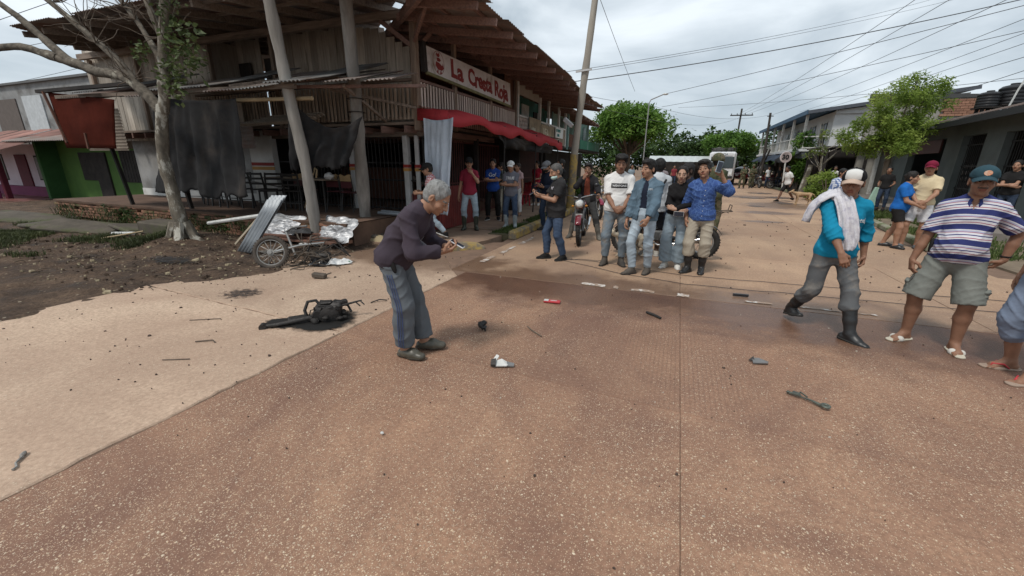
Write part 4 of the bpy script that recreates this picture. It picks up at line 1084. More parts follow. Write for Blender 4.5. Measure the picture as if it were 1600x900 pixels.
for i,x in enumerate(np.arange(-36.2,-26.4,1.0)):
	mb = MB(); mb.grid(corrugated((x,8.2 + random.uniform(-.12,.12),1.86 + random.uniform(-.03,.03)),(1,0,.01),(0,1,.36),1.06,3.4,.16,.03)); mb.obj('roof_sheet',mat('pink_rust_sheet',(.30,.16,.135),(.16,.09,.075),scale=1.2,rough=.8,rnd=.3),ph,True)
gh = thing('green_house','bright green house with dark doorway under the rust red sheet','house',(-23,10.6,-0.1))
M_gr = mat('bright_green_paint',(0.085,0.165,0.038),(0.055,0.115,0.028),scale=1.0,rough=0.85,c3=(.05,.11,.03),s3=.7,t3=(.55,.75))
mb = MB(); mb.box((-23.4,HY + .1,1.2),(7.8,.2,2.7)); mb.obj('wall',M_gr,gh)
mb = MB(); mb.box((-27.2,HY - .3,1.2),(.22,.8,2.7)); mb.obj('side_pier',mat('deep_green_paint',(.035,.10,.03),rough=.8),gh)
mb = MB(); mb.box((-24.6,HY - .02,1.32),(1.55,.06,1.2)); mb.obj('window',M_dark,gh)
mb = MB(); mb.box((-23.75,HY - .03,.95),(.95,.08,1.95)); mb.obj('door',M_dark,gh)
mb = MB(); mb.box((-21.6,HY - .02,1.35),(1.2,.06,1.3)); w_ = mb.obj('window',M_dark,gh)
for k in range(6):
	mb = MB(); mb.box((-22.1 + k*.2,HY - .055,1.35),(.025,.02,1.25)); mb.obj('window_bar',M_iron,w_)
mb = MB(); mb.box((-20.0,HY - .03,1.2),(1.3,.05,2.2)); mb.obj('shutter',mat('grey_shutter',(.36,.37,.37),rough=.7),gh)
mb = MB(); mb.grid(corrugated((-28,9.2,2.35),(1,0,0),(0,1,.25),9.5,3.2,.16,.025)); mb.obj('roof',M_rust,gh,True)
gb = thing('grey_block_building','grey rendered building with one pale patch behind the low houses','building',(-36,16.5,0))
M_conc = mat('grey_render',(.29,.30,.30),(.19,.19,.19),scale=.8,rough=.95,c3=(.11,.105,.1),s3=.6,t3=(.52,.7))
mb = MB(); mb.box((-45,18.4,3.0),(26,4,7.4)); mb.obj('wall',M_conc,gb)
mb = MB(); mb.box((-43.2,16.36,4.6),(2.6,.06,2.6)); mb.obj('pale_patch',mat('pale_render',(.5,.53,.55),rough=.9),gb)
mb = MB(); mb.box((-47.2,16.36,4.2),(3.4,.06,3.2)); mb.obj('brown_patch',mat('brown_render',(.13,.11,.10),rough=.9),gb)
mb = MB(); mb.box((-45,18.4,6.75),(26.4,4.4,.14)); mb.obj('roof_edge',mat('dark_zinc',(.12,.12,.12),rough=.6),gb)
# ================================================================ people
def rgbmat(name,c,c2=None,rough=.85,**kw): return mat('p_' + name,c,c2,rough=rough,**kw)
SKIN = {}
def skin(tone):
	if tone in SKIN: return SKIN[tone]
	c = {'light': (0.46,0.275,0.19),'mid': (0.36,0.195,0.125),'tan': (0.27,0.14,0.088),'dark': (0.175,0.09,0.058),'deep': (0.075,0.042,0.03)}[tone]
	m = mat('skin_' + tone,c,tuple(x*.80 for x in c),scale=14,rough=0.58,bump=.12,bscale=90,spec=.35,detail=4)
	b = m.node_tree.nodes['Principled BSDF']; b.inputs['Subsurface Weight'].default_value = .08; b.inputs['Subsurface Radius'].default_value = (.012,.005,.003)
	lip = mat('lip_' + tone,(c[0]*.72,c[1]*.48,c[2]*.48),rough=.5)
	SKIN[tone] = (m,lip); return SKIN[tone]
def hairmat(c):
	nm = 'hair_%d_%d_%d' % tuple(int(x*999) for x in c)
	return mat(nm,c,tuple(x*.55 for x in c),scale=26,rough=.6,bump=.9,bscale=70,spec=.3,stretch=(1,1,.35))
def ik(a,b,l1,l2,pole):
	"""middle joint between a and b; bends toward pole; returns joint and reached end"""
	a,b = np.asarray(a,float),np.asarray(b,float); v = b - a; d = np.linalg.norm(v)
	dm = (l1 + l2)*.998
	if d > dm: b = a + v/d*dm; v = b - a; d = dm
	d = max(d,abs(l1 - l2) + 1e-3)
	n = v/np.linalg.norm(v); x = (l1*l1 - l2*l2 + d*d)/(2*d); h = math.sqrt(max(l1*l1 - x*x,0))
	p = np.asarray(pole,float); p = p - n*(p @ n); p = nrm(p)
	return a + n*x + p*h,b
def add_hand(S,W,fd,pn,side,s,curl=25.,spread=.1,thumb=.5,point=False,scale=1.0):
	"""palm, four unequal fingers bent at the knuckles, thumb from the side of the palm"""
	fd,pn = nrm(fd),np.asarray(pn,float); pn = nrm(pn - fd*(pn @ fd)); ts = np.cross(fd,pn)*side; q = s*scale
	pc = W + fd*.052*q
	S.cone(W - fd*.005*q,W + fd*.03*q,.026*q,.030*q,.014,flat=(pn,.72))
	for off in (.026,.009,-.009,-.025):
		S.cone(W + fd*.022*q + ts*off*.75*q,W + fd*.088*q + ts*off*q,.0145*q,.0125*q,.010)
	for i,(off,ln,r) in enumerate(((.030,.92,.0092),(.0105,1.03,.0095),(-.0095,.96,.0090),(-.028,.76,.0080))):
		b = W + fd*(.090 - .006*abs(i - 1.2))*q + ts*off*q; a = 0
		dirn = fd + ts*(spread*(off/.03)); pts = [b]; rr = [r*q*1.04]
		for j,sl in enumerate((.044,.027,.021)):
			a += R_(curl*(.75,1.15,.8)[j]*(1 + .09*(i - 1)) if not (point and i == 0) else 5)
			d = nrm(dirn)*math.cos(a) + pn*math.sin(a); b = b + d*sl*ln*q; pts.append(b); rr.append(r*q*(1,.92,.8)[j])
		S.chain(pts,rr,.004)
	b = W + fd*.022*q + ts*.026*q
	d1 = nrm(fd*(.78 - thumb*.3) + ts*.62 + pn*(.15 + .75*thumb)); d2 = nrm(fd*.9 + ts*(.25 - .5*thumb) + pn*(.25 + .5*thumb))
	p1 = b + d1*.040*q; p2 = p1 + d2*.034*q; p3 = p2 + d2*.022*q
	S.chain([b,p1,p2,p3],[.0155*q,.0125*q,.0108*q,.0088*q],.009)
HN = [0]
def person(label,pos,face,S=1.70,tone='tan',w=1.0,belly=0.0,female=False,lean=0.,side=0.,twist=0.,head=(0,0,0),feet=None,hands=None,
		   shirt=None,legs=None,shoes=None,hair=None,cap=None,res=.010,hres=.006,brow=(.02,.015,.012),moustache=False,group=None,dz=0.,seed=None,extra=None,sit=None,barefoot=False,hs=1.09,tilt=0.):
	HN[0] += 1; sd_ = HN[0] if seed is None else seed
	s = S/1.70; z = np.array([0,0,1.])
	feet = feet or {}; hands = hands or {}
	ft = {q: feet.get(q,{}) for q in 'RL'}
	sg = {'R': -1,'L': 1}
	ank = {}; fyaw = {}
	for q in 'RL':
		f = ft[q]; x,y,zz = f.get('p',(sg[q]*.105,0.0,0.0)); ank[q] = np.array([x,y,zz])*s + z*.085*s; fyaw[q] = f.get('yaw',sg[q]*16)
	thigh,shin = .425*s,.405*s
	hx = .088*s*(1.03 if female else 1)
	if sit is not None: hipz = sit
	else:
		hipz = .915*s
		for q in 'RL':
			dx = math.hypot(ank[q][0] - sg[q]*hx,ank[q][1]); hipz = min(hipz,ank[q][2] + math.sqrt(max(.01,((thigh + shin)*.996) ** 2 - dx*dx)))
	H = np.array([0,0,hipz + dz*s])
	if sit is None:
		H[0] = (ank['R'][0] + ank['L'][0])/2; H[1] = (ank['R'][1] + ank['L'][1])/2 + feet.get('hip_y',0)*s
	Rw = RZ(twist*.3) @ RY(side*.5) @ RX(lean*.5); Rc = RZ(twist) @ RY(side) @ RX(lean)
	waist = H + Rw @ np.array([0,0,.16])*s; chest = waist + Rc @ np.array([0,-.005,.165])*s
	shc = waist + Rc @ np.array([0,.012,.325])*s; neck = waist + Rc @ np.array([0,.005,.372])*s
	hy,hp,hr = head; Rh = RZ(hy) @ RX(hp) @ RY(hr)
	hc = neck + (Rc @ np.array([0,-.012,.055]) + Rh @ np.array([0,-.022,.085]))*s
	hw = (.156 if not female else .138)*s*w ** .6
	shd = {q: shc + Rc @ np.array([sg[q]*hw,0,-.044*s]) for q in 'RL'}
	hip = {q: H + np.array([sg[q]*hx,0,-.01*s]) for q in 'RL'}
	knee = {}; elb = {}; wri = {}
	for q in 'RL':
		ya = R_(fyaw[q]); fwd = np.array([math.sin(ya),-math.cos(ya),0]);
		knee[q],ank[q] = ik(hip[q],ank[q],thigh,shin,ft[q].get('pole',fwd + np.array([sg[q]*.12,0,0])))
		h = hands.get(q,{}); W = h.get('w',(sg[q]*(.235 + .03*(w - 1)),-.03,.80))
		W = np.array(W)*s
		if h.get('rel',True) and 'w' in h: pass
		elb[q],wri[q] = ik(shd[q],W,.285*s,.245*s,h.get('pole',(sg[q]*.35,.85,-.3)))
	# ------------------------------------------------ body, one skin
	wf = w*(0.94 if female else 1.0)
	B = Solid()
	def torso(S_,e,k=.035,hem=None,flare=0.0):
		S_.ell(H + z*.01*s,np.array([.158*wf*(1.07 if female else 1)*s + e,.112*w*s + e,.125*s + e]),k)
		S_.cone(H + Rw @ np.array([0,0,.04*s]),waist + Rc @ np.array([0,0,.02*s]),.142*wf*s*(.93 if female else 1) + e,(.138 if not female else .122)*wf*s + e,k,flat=(Rw @ np.array([0,1.,0]),.76))
		if belly: S_.ell(waist + Rw @ np.array([0,-.055 - belly*.4,-.05])*s,np.array([.135*w,.085 + belly*.55,.13])*s + e,k + .02,rot=Rw)
		S_.ell(chest,np.array([.157*wf*s + e,.108*w*s + e,.175*s + e]),k,rot=Rc)
		S_.ell(chest + Rc @ np.array([0,.02,.07])*s,np.array([.140*wf*s + e,.086*w*s + e,.10*s + e]),k,rot=Rc)
		for q in 'RL': S_.cone(shc + Rc @ np.array([sg[q]*.03,0,.012])*s,shd[q]*.94 + shc*.06,.066*s + e,.050*s*w ** .7 + e,k)
		if female:
			for q in (-1,1): S_.ell(chest + Rc @ np.array([q*.066,-.085,.01])*s,np.array([.058,.055,.058])*s + e,.03,rot=Rc)
		S_.cone(shc + Rc @ np.array([0,.008,.0])*s,neck,.075*s*w + e*.7,.055*s + e*.3,.045)
	torso(B,-.004)
	B.cone(shc,hc + Rh @ np.array([0,.018,-.02])*s,.056*s*(.9 if female else 1),.054*s*(.9 if female else 1),.03)
	for q in 'RL':
		B.cone(shd[q],elb[q],.046*s*w ** .8,.037*s*w,.018)
		B.cone(elb[q],elb[q]*.6 + wri[q]*.4,.037*s*w,.037*s*w,.015); B.cone(elb[q]*.6 + wri[q]*.4,wri[q],.037*s*w,.0245*s,.012)
		B.cone(hip[q],knee[q],.080*s*w,.053*s*w,.03)
		B.cone(knee[q],knee[q]*.65 + ank[q]*.35 + RZ(fyaw[q]) @ np.array([0,.018,0])*s,.053*s*w,.056*s*w,.02); B.cone(knee[q]*.65 + ank[q]*.35 + RZ(fyaw[q]) @ np.array([0,.018,0])*s,ank[q],.056*s*w,.037*s,.02)
	FD = {}
	for q in 'RL':
		p_ = ft[q].get('pitch',0); Rf = RZ(fyaw[q]) @ RX(p_); FD[q] = Rf
		base_ = ank[q] - Rf @ np.array([0,0,.085])*s
		fl = lambda x,y,zz,Rf=Rf,base_=base_: base_ + Rf @ np.array([x,y,zz])*s
		cl = [(fl(0,0,.006),Rf @ np.array([0,0,-1.]))]
		B.cone(ank[q],fl(0,.03,.035),.037*s,.033*s,.02)
		B.cone(fl(0,.03,.032),fl(sg[q]*.004,-.10,.022),.034*s,.036*s,.02,flat=(Rf @ z,.8),clip=cl); B.cone(ank[q] - Rf @ np.array([0,.01,.01])*s,fl(0,-.09,.03),.036*s,.026*s,.02)
		if barefoot:
			for i in range(5):
				a_ = fl(-sg[q]*(.032 - .0155*i),-.105 + .004*i,.018); B.cone(a_,fl(-sg[q]*(.036 - .0165*i),-.165 + .011*i,.012),.0125*s if i else .016*s,.0085*s if i else .0115*s,.004)
		else: B.cone(fl(0,-.09,.022),fl(0,-.15,.018),.036*s,.026*s,.015,flat=(Rf @ z,.7),clip=cl)
	# head
	hq = s*hs
	def hl(x,y,zz): return hc + Rh @ np.array([x,y,zz])*hq
	fw = .93 if female else 1.0
	B.ell(hl(0,.014,.045),np.array([.0765,.094,.082])*hq,.02,rot=Rh)
	B.ell(hl(0,-.022,-.018),np.array([.061*fw,.070,.080])*hq,.03,rot=Rh)
	B.ell(hl(0,-.040,-.060),np.array([.044*fw,.050,.042])*hq,.025,rot=Rh)
	B.ell(hl(0,-.072,-.088),np.array([.021*fw,.018,.017])*hq,.016,rot=Rh)
	B.cone(hl(-.036,-.076,.030),hl(.036,-.076,.030),.0125*hq,.0125*hq,.015)
	for e in (-1,1):
		B.ell(hl(e*.044,-.060,-.022),np.array([.020,.018,.017])*hq,.028,rot=Rh)
		B.ell(hl(e*.031,-.100,.012),np.array([.0165,.017,.0115])*hq,.010,rot=Rh,op='-')
		B.ell(hl(e*.031,-.0800,.0125),np.array([.0125,.0125,.0115])*hq,.003,rot=Rh)
		B.ell(hl(e*.0765,.012,.0),np.array([.0115,.021,.033])*hq,.006,rot=Rh @ RZ(e*18))
		B.ell(hl(e*.086,.004,.0),np.array([.006,.010,.018])*hq,.004,rot=Rh,op='-')
	B.chain([hl(0,-.088,.022),hl(0,-.103,-.002),hl(0,-.112,-.020)],[.0085*hq,.0098*hq,.0135*hq],.010)
	for e in (-1,1): B.ell(hl(e*.0135,-.098,-.023),np.array([.0095,.011,.009])*hq,.007,rot=Rh)
	B.ell(hl(0,-.082,-.048),np.array([.030*fw,.016,.020])*hq,.012,rot=Rh)
	B.cone(hl(-.021,-.0945,-.0425),hl(.021,-.0945,-.0425),.0058*hq,.0058*hq,.005); B.cone(hl(-.018,-.0955,-.0555),hl(.018,-.0955,-.0555),.0072*hq,.0072*hq,.005)
	B.cone(hl(-.025,-.101,-.049),hl(.025,-.101,-.049),.0032*hq,.0032*hq,.003,op='-')
	if moustache: B.cone(hl(-.026,-.096,-.037),hl(.026,-.096,-.037),.0075*hq,.0075*hq,.006)
	hb = []
	for q in 'RL':
		h = hands.get(q,{}); fa = nrm(wri[q] - elb[q]); fd = h.get('fd',None); fd = fa if fd is None else nrm(fd)
		if h.get('hide'): continue
		pn = h.get('pn',(-sg[q],.2,0)); add_hand(B,wri[q],fd,pn,-sg[q],s*(.92 if female else 1),h.get('curl',22.),h.get('spread',.1),h.get('thumb',.45),h.get('point',False),h.get('scale',1.0))
		c_ = wri[q] + fd*.09*s; hb.append((c_ - .12*s,c_ + .12*s))
	V,F = B.build(res*1.65,[(hc - np.array([.105,.135,.135])*hq,hc + np.array([.105,.12,.14])*hq)] + (hb if res < .0112 else []),hres*(1.2 if res >= .0086 else 1.06))
	sk,lip = skin(tone); hm = hairmat(brow)
	C_ = (V[F].mean(1) - hc) @ Rh/hq; ax = np.abs(C_[:,0]); mi = np.zeros(len(F),np.int32)
	mi[(ax < .0245 - .45*np.abs(C_[:,2] + .049)) & (C_[:,1] < -.085) & (C_[:,2] > -.064) & (C_[:,2] < -.036)] = 1
	mi[(ax > .013) & (ax < .050) & (C_[:,1] < -.055) & (np.abs(C_[:,2] - .0355 + .10*np.abs(ax - .030)) < .0052)] = 2
	if moustache: mi[(ax < .030) & (C_[:,1] < -.085) & (C_[:,2] > -.0435) & (C_[:,2] < -.031)] = 2
	root = bpy.data.objects.new('person',np_mesh('person',V,F,[sk,lip,hm],mi)); link(root)
	root.location = pos; root.rotation_euler = (0,R_(tilt),R_(face))
	tag(root,label,'person',group)
	J = dict(s=s,H=H,waist=waist,chest=chest,neck=neck,hc=hc,Rh=Rh,Rc=Rc,Rw=Rw,shd=shd,elb=elb,wri=wri,hip=hip,knee=knee,ank=ank,root=root,hl=hl,FD=FD,hq=hq,sg=sg,shc=shc)
	# eyes
	ew = mat('eye_white',(.36,.33,.31),rough=.35); ei = mat('eye_iris',(.018,.011,.008),rough=.2)
	for e in (-1,1):
		mb = MB(); R3 = Matrix([list(r) for r in (Rh)]); c = hl(e*.031,-.0830,.0125); rr = .0118*hq
		for k,(t0,t1) in enumerate(((0,.86),(.86,1.12))):
			mb.cur = 0 if k == 0 else 1; mb_v = [];
			n = 10; vs = []; fs = []
			for i in range(3):
				a = t0 + (t1 - t0)*i/2
				for j in range(n):
					t = 2*math.pi*j/n; d = Vector((math.sin(a)*math.cos(t),-math.cos(a),.46*math.sin(a)*math.sin(t)))
					vs.append(Vector(c) + (R3 @ d)*rr*(1.02 if k == 0 else 1))
			for i in range(2):
				for j in range(n): fs.append((i*n + j,i*n + (j + 1) % n,(i + 1)*n + (j + 1) % n,(i + 1)*n + j))
			mb.add(vs,fs)
		mb.obj('eye',[ei,ew],root,True,world=False)
	def piece(S_,name,m,r=None,amp=0.,freq=1.,it=1,mfn=None,par=None):
		V,F = S_.build(r or res)
		if len(V) == 0: return None
		if it: V = relax(V,F,it)
		if amp: V = wrinkle(V,F,amp,sd_,freq)
		mi = mfn(V[F].mean(1)) if mfn else None
		return np_obj(name,V,F,m,par or root,mi)
	J['piece'] = piece
	# ------------------------------------------------ trousers
	if legs:
		T = Solid(); e = legs.get('loose',.012); ew_ = min(e,.012); end = legs.get('end',1.9); fl = legs.get('flare',0.0); hemr = {}
		T.ell(H - z*.015*s,np.array([.160*wf*(1.07 if female else 1)*s + ew_,.114*w*s + ew_,.125*s + ew_]),.03,clip=[(waist - z*.04*s + Rw @ np.array([0,0,legs.get('rise',0.)]),Rw @ z)])
		T.cone(H + Rw @ np.array([0,0,.03*s]),waist,.145*wf*s + ew_*.5,.140*wf*s + ew_*.4,.03,flat=(Rw @ np.array([0,1.,0]),.80),clip=[(waist - z*.04*s + Rw @ np.array([0,0,legs.get('rise',0.)]),Rw @ z)])
		for q in 'RL':
			if end <= 1.0:
				ep = hip[q] + (knee[q] - hip[q])*end; dr = nrm(knee[q] - hip[q]); rr = .084*s*w + (.060 - .084)*s*w*end + e + fl
				T.cone(hip[q],ep + dr*.03,.086*s*w + ew_,rr,.03,clip=[(ep,dr)])
			else:
				T.cone(hip[q],knee[q],.083*s*w + ew_,.056*s*w + e + fl*.3,.03)
				t = end - 1; ep = knee[q] + (ank[q] - knee[q])*t; dr = nrm(ank[q] - knee[q]); cf = knee[q]*.66 + ank[q]*.34 + RZ(fyaw[q]) @ np.array([0,.012,0])*s
				T.cone(knee[q],cf,.056*s*w + e + fl*.3,.055*s*w + e + fl*.6,.02); T.cone(cf,ep + dr*.03,.055*s*w + e + fl*.6,.043*s + e + fl,.02,clip=[(ep,dr)])
		J['trousers'] = piece(T,legs.get('name','trousers'),legs['m'],max(res*1.38,.0102),legs.get('wr',.006),legs.get('fq',1.),1,legs.get('mfn'))
	# ------------------------------------------------ shirt
	if shirt:
		T = Solid(); e = shirt.get('loose',.015); hem = shirt.get('hem',-.05); hc_ = H + Rw @ np.array([0,0,hem])*s
		cb = [(hc_,-(Rw @ z))]
		ecl = e + shirt.get('flare',.008)
		T.cone(waist,hc_ - Rw @ z*.03,.140*wf*s + e,.152*wf*s + ecl,.03,flat=(Rw @ np.array([0,1.,0]),.80),clip=cb)
		if hem < .1: T.ell(H + z*.02*s,np.array([.160*wf*(1.06 if female else 1)*s + ecl,.115*w*s + ecl,.13*s]),.03,clip=cb)
		if belly: T.ell(waist + Rw @ np.array([0,-.055 - belly*.4,-.05])*s,np.array([.135*w,.085 + belly*.55,.14])*s + e,.05,rot=Rw,clip=cb)
		T.ell(chest,np.array([.152*wf*s + e,.110*w*s + e,.175*s + e]),.035,rot=Rc)
		T.ell(chest + Rc @ np.array([0,.02,.07])*s,np.array([.140*wf*s + e*.8,.088*w*s + e,.10*s + e]),.03,rot=Rc)
		for q in 'RL': T.cone(shc + Rc @ np.array([sg[q]*.03,0,.012])*s,shd[q]*.95 + shc*.05,.067*s + e*.6,.050*s*w ** .7 + e*.7,.03)
		if female:
			for q in (-1,1): T.ell(chest + Rc @ np.array([q*.066,-.085,.01])*s,np.array([.058,.055,.058])*s + e,.03,rot=Rc)
		for q in 'RL': T.ell(shd[q] + Rc @ np.array([0,0,.004])*s,np.array([.050,.056,.056])*s*w ** .6 + e*.6,.03)
		T.cone(shc,neck - Rc @ np.array([0,0,.012])*s,.080*s*w + e*.6,.064*s + .004,.045)
		sl = shirt.get('sleeve',.55); er = e + shirt.get('sl_loose',.0)
		for q in 'RL':
			if sl <= 1:
				ep = shd[q] + (elb[q] - shd[q])*sl; dr = nrm(elb[q] - shd[q])
				T.cone(shd[q],ep + dr*.03,.049*s*w ** .7 + e*.7,.046*s*w + er + .004,.014,clip=[(ep,dr)])
			else:
				T.cone(shd[q],elb[q],.049*s*w ** .7 + e*.7,.042*s*w + er,.014); t = sl - 1
				ep = elb[q] + (wri[q] - elb[q])*t; dr = nrm(wri[q] - elb[q])
				T.cone(elb[q],ep + dr*.02,.042*s*w + er,(.040 - .013*t)*s*w + er*.9,.02,clip=[(ep,dr)])
		nk = neck + Rc @ np.array([0,-.012,.0])*s
		if shirt.get('collar'):
			T.cone(neck - Rc @ np.array([0,.0,.035])*s,neck + Rc @ np.array([0,.0,.018])*s,.071*s,.064*s,.012,clip=[(neck + Rc @ np.array([0,-.04,.006])*s,Rc @ np.array([0,-.25,1.]))])
		v = shirt.get('vee',0)
		T.cone(nk - Rc @ np.array([0,.0,.01])*s,nk + Rc @ np.array([0,-.03,.12])*s,.056*s,.066*s,.004,op='-')
		if v: T.cone(nk + Rc @ np.array([0,-.07,-.0])*s,nk + Rc @ np.array([0,-.10,-v])*s,.036*s,.006*s,.004,op='-')
		if shirt.get('open'):
			wd = shirt['open'];
			for t in np.linspace(0,1,7):
				c0 = nk*(1 - t) + hc_*t; RR = Rc if t < .5 else Rw
				T.ell(c0 + RR @ np.array([0,-.135 - belly,0])*s,np.array([wd*(.7 + .5*t),.105,.10])*s,.004,rot=RR,op='-')
		J['shirt'] = piece(T,shirt.get('name','shirt'),shirt['m'],max(res*1.32,.0098),shirt.get('wr',.006),shirt.get('fq',1.),1,shirt.get('mfn'))
		if shirt.get('inner'):
			T = Solid(); torso(T,.006)
			for q in 'RL': T.cone(shd[q],shd[q]*.6 + elb[q]*.4,.05*s*w + .004,.045*s*w,.03)
			T.cone(nk - Rc @ np.array([0,.0,.01])*s,nk + Rc @ np.array([0,-.03,.12])*s,.056*s,.066*s,.004,op='-')
			piece(T,'inner_shirt',shirt['inner'],max(res,.01),.003)
	# ------------------------------------------------ shoes
	if shoes:
		kind = shoes['kind']
		for q in 'RL':
			Rf = FD[q]; base_ = ank[q] - Rf @ np.array([0,0,.085])*s
			fl = lambda x,y,zz: base_ + Rf @ np.array([x,y,zz])*s
			cl = [(fl(0,0,0),Rf @ np.array([0,0,-1.]))]; T = Solid(); up_ = Rf @ z
			if kind in ('shoe','boot','ankle'):
				T.cone(fl(0,.045,.03),fl(0,-.08,.03),.043*s,.046*s,.02,flat=(up_,.95),clip=cl); T.cone(fl(0,-.08,.024),fl(sg[q]*-.004,-.165,.018),.046*s,.035*s,.02,flat=(up_,.8),clip=cl)
				T.cone(ank[q] - Rf @ np.array([0,.012,.01])*s,fl(0,-.08,.04),.048*s,.034*s,.025)
				hgt = {'shoe': .0,'ankle': .09,'boot': .27}[kind]; tp = ank[q] + nrm(knee[q] - ank[q])*(hgt + .012)*s; d = nrm(knee[q] - ank[q])
				if kind == 'boot':
					m_ = ank[q]*.55 + tp*.45
					T.cone(ank[q],m_,.047*s,.058*s,.02); T.cone(m_,tp + d*.02,.058*s,.068*s,.02,clip=[(tp,d)])
				else: T.cone(ank[q] - d*.02,tp + d*.02,.045*s,.047*s,.02,clip=[(tp,d)])
				o = piece(T,shoes.get('name','boot' if kind == 'boot' else 'shoe'),shoes['m'],max(res*1.1,.008),.0015 if kind != 'boot' else .003)
				if shoes.get('sole'):
					T = Solid(); cl2 = cl + [(fl(0,0,.022),up_)]
					T.cone(fl(0,.045,.015),fl(0,-.08,.015),.046*s,.050*s,.02,clip=cl2); T.cone(fl(0,-.08,.015),fl(0,-.165,.015),.050*s,.039*s,.02,clip=cl2); piece(T,'sole',shoes['sole'],max(res*1.1,.008),0,1,0)
			else:      # slide, flip flop, clog
				mb = None; T = Solid(); cl2 = cl + [(fl(0,0,.018),up_)]
				T.cone(fl(0,.05,.01),fl(0,-.08,.01),.042*s,.049*s,.02,clip=cl2); T.cone(fl(0,-.08,.01),fl(0,-.155,.01),.049*s,.043*s,.02,clip=cl2);
				piece(T,'sole',shoes.get('sole',shoes['m']),max(.0065,res*.8),0,1,1)
				T = Solid()
				if kind == 'clog':
					T.cone(fl(0,.035,.03),fl(0,-.08,.032),.046*s,.050*s,.02,flat=(up_,.9),clip=cl); T.cone(fl(0,-.08,.03),fl(0,-.16,.022),.052*s,.043*s,.02,flat=(up_,.85),clip=cl)
					T.cone(fl(0,-.02,.04),fl(0,-.08,.045),.05*s,.045*s,.02); T.cone(fl(0,.02,.10),fl(0,-.01,.06),.043*s,.03*s,.004,op='-')
					piece(T,'upper',shoes['m'],.006,.0015)
				elif kind == 'slide':
					T.cone(fl(-.03,-.085,.022),fl(.03,-.085,.020),.033*s,.033*s,.01,clip=[(fl(0,-.058,0),Rf @ np.array([0,1.,0])),(fl(0,-.112,0),Rf @ np.array([0,-1.,0]))] + cl); piece(T,'strap',shoes.get('strap',shoes['m']),.006,0,1,1)
				else:
					mb = MB()
					for e in (-1,1): mb.tube([fl(e*.045,-.02,.02),fl(e*.04,-.06,.055),fl(-sg[q]*.012,-.12,.045),fl(-sg[q]*.014,-.13,.015)],.0065*s,6)
					mb.obj('strap',shoes['strap'],root,True,world=False)
	# ------------------------------------------------ hair and cap
	if hair:
		T = Solid(); th = hair.get('t',.012)*.7; ln = hair.get('kind','short'); dn = hair.get('down',0.0)
		hm2 = hairmat(hair['c'])
		T.ell(hl(0,.016,.047),(np.array([.0765,.094,.082]) + th)*hq,.0,rot=Rh);
		T.ell(hl(0,.030,.005),(np.array([.070,.078,.085]) + th*.6)*hq,.02,rot=Rh)
		if hair.get('top'): T.ell(hl(0,-.02,.10),np.array([.062,.075,.035])*hq*(1 + hair['top']),.02,rot=Rh)
		T.ell(hl(0,-.098,hair.get('line',-.008)),np.array([.069,.082,.092])*hq,.004,rot=Rh,op='-')       # the face stays free
		for e in (-1,1): T.ell(hl(e*.088,-.012,-.028),np.array([.030,.034,.044])*hq,.004,rot=Rh,op='-')
		T.ell(hl(0,.05,-.135 - dn),np.array([.14,.12,.075])*hq,.004,rot=Rh,op='-')
		if ln == 'bun': T.ell(hl(0,.105,.03),np.array([.036,.036,.036])*hq,.01,rot=Rh)
		if ln == 'tail': T.cone(hl(0,.10,.02),hl(0,.13,-.12),.030*hq,.018*hq,.015)
		V,F = T.build(max(hres*1.12,.0062))
		if len(V):
			V = relax(V,F,1); n = vnormals(V,F); x,y,zz = (V - hc).T/hq
			f = np.sin(170*x + 40*np.sin(30*y + sd_) + 60*zz)*np.sin(150*y + 3*np.sin(60*x)) + .6*np.sin(95*zz + 60*x + 3*np.sin(40*y + sd_))
			V = V + n*(f*hair.get('rough',.0028)*.8*s)[:,None]; np_obj('hair',V,F,hm2,root)
	if cap:
		T = Solid(); tl = [(hl(0,0,.040),Rh @ np.array([0,.12,-1.]))]
		T.ell(hl(0,.012,.046),np.array([.089,.108,.092])*hq,0,rot=Rh,clip=tl); T.ell(hl(0,-.045,.075),np.array([.070,.056,.055])*hq,.02,rot=Rh,clip=tl)
		fm = cap.get('front')
		mfn = None; ms = [cap['m']]
		if fm is not None:
			ms = [cap['m'],fm]
			def mfn(C,Rh=Rh,hc=hc): L_ = (C - hc) @ Rh/hq; return ((L_[:,1] < -.035) & (np.abs(L_[:,0]) < .055) & (L_[:,2] > .052)).astype(np.int32)
		back = cap.get('back',False)
		V,F = T.build(max(.006,hres)); V = relax(V,F,1); c_ = np_obj('cap',V,F,ms,root,mfn(V[F].mean(1)) if mfn else None)
		mb = MB(); P0 = []; P1 = []
		for i in range(13):
			a = -1.15 + 2.3*i/12; row = []
			for j in range(5):
				r = j/4; y = -(.088 + .012*math.cos(a))*math.cos(a)*1.0 - r*.078*max(0,math.cos(a)) ** .6; x = .082*math.sin(a)*(1 - .05*r)
				zz = .047 + .012*math.cos(a*1.1) - .020*r - .35*x*x/.08
				row.append((x,y,zz))
			P0.append([Vector(hl(*p)) for p in row]); P1.append([Vector(hl(p[0],p[1],p[2] - .006)) for p in row])
		mb.grid(P0); mb.grid([r[::-1] for r in P1]); mb.grid([[r0[-1],r1[-1]] for r0,r1 in zip(P0,P1)])
		mb.obj('cap_brim',cap.get('brim',cap['m']),root,True,world=False)
		mb = MB(); mb.ellip(hl(0,.012,.139),(.008*s,.008*s,.005*s),6,4); mb.obj('cap_button',cap['m'],root,True,world=False)
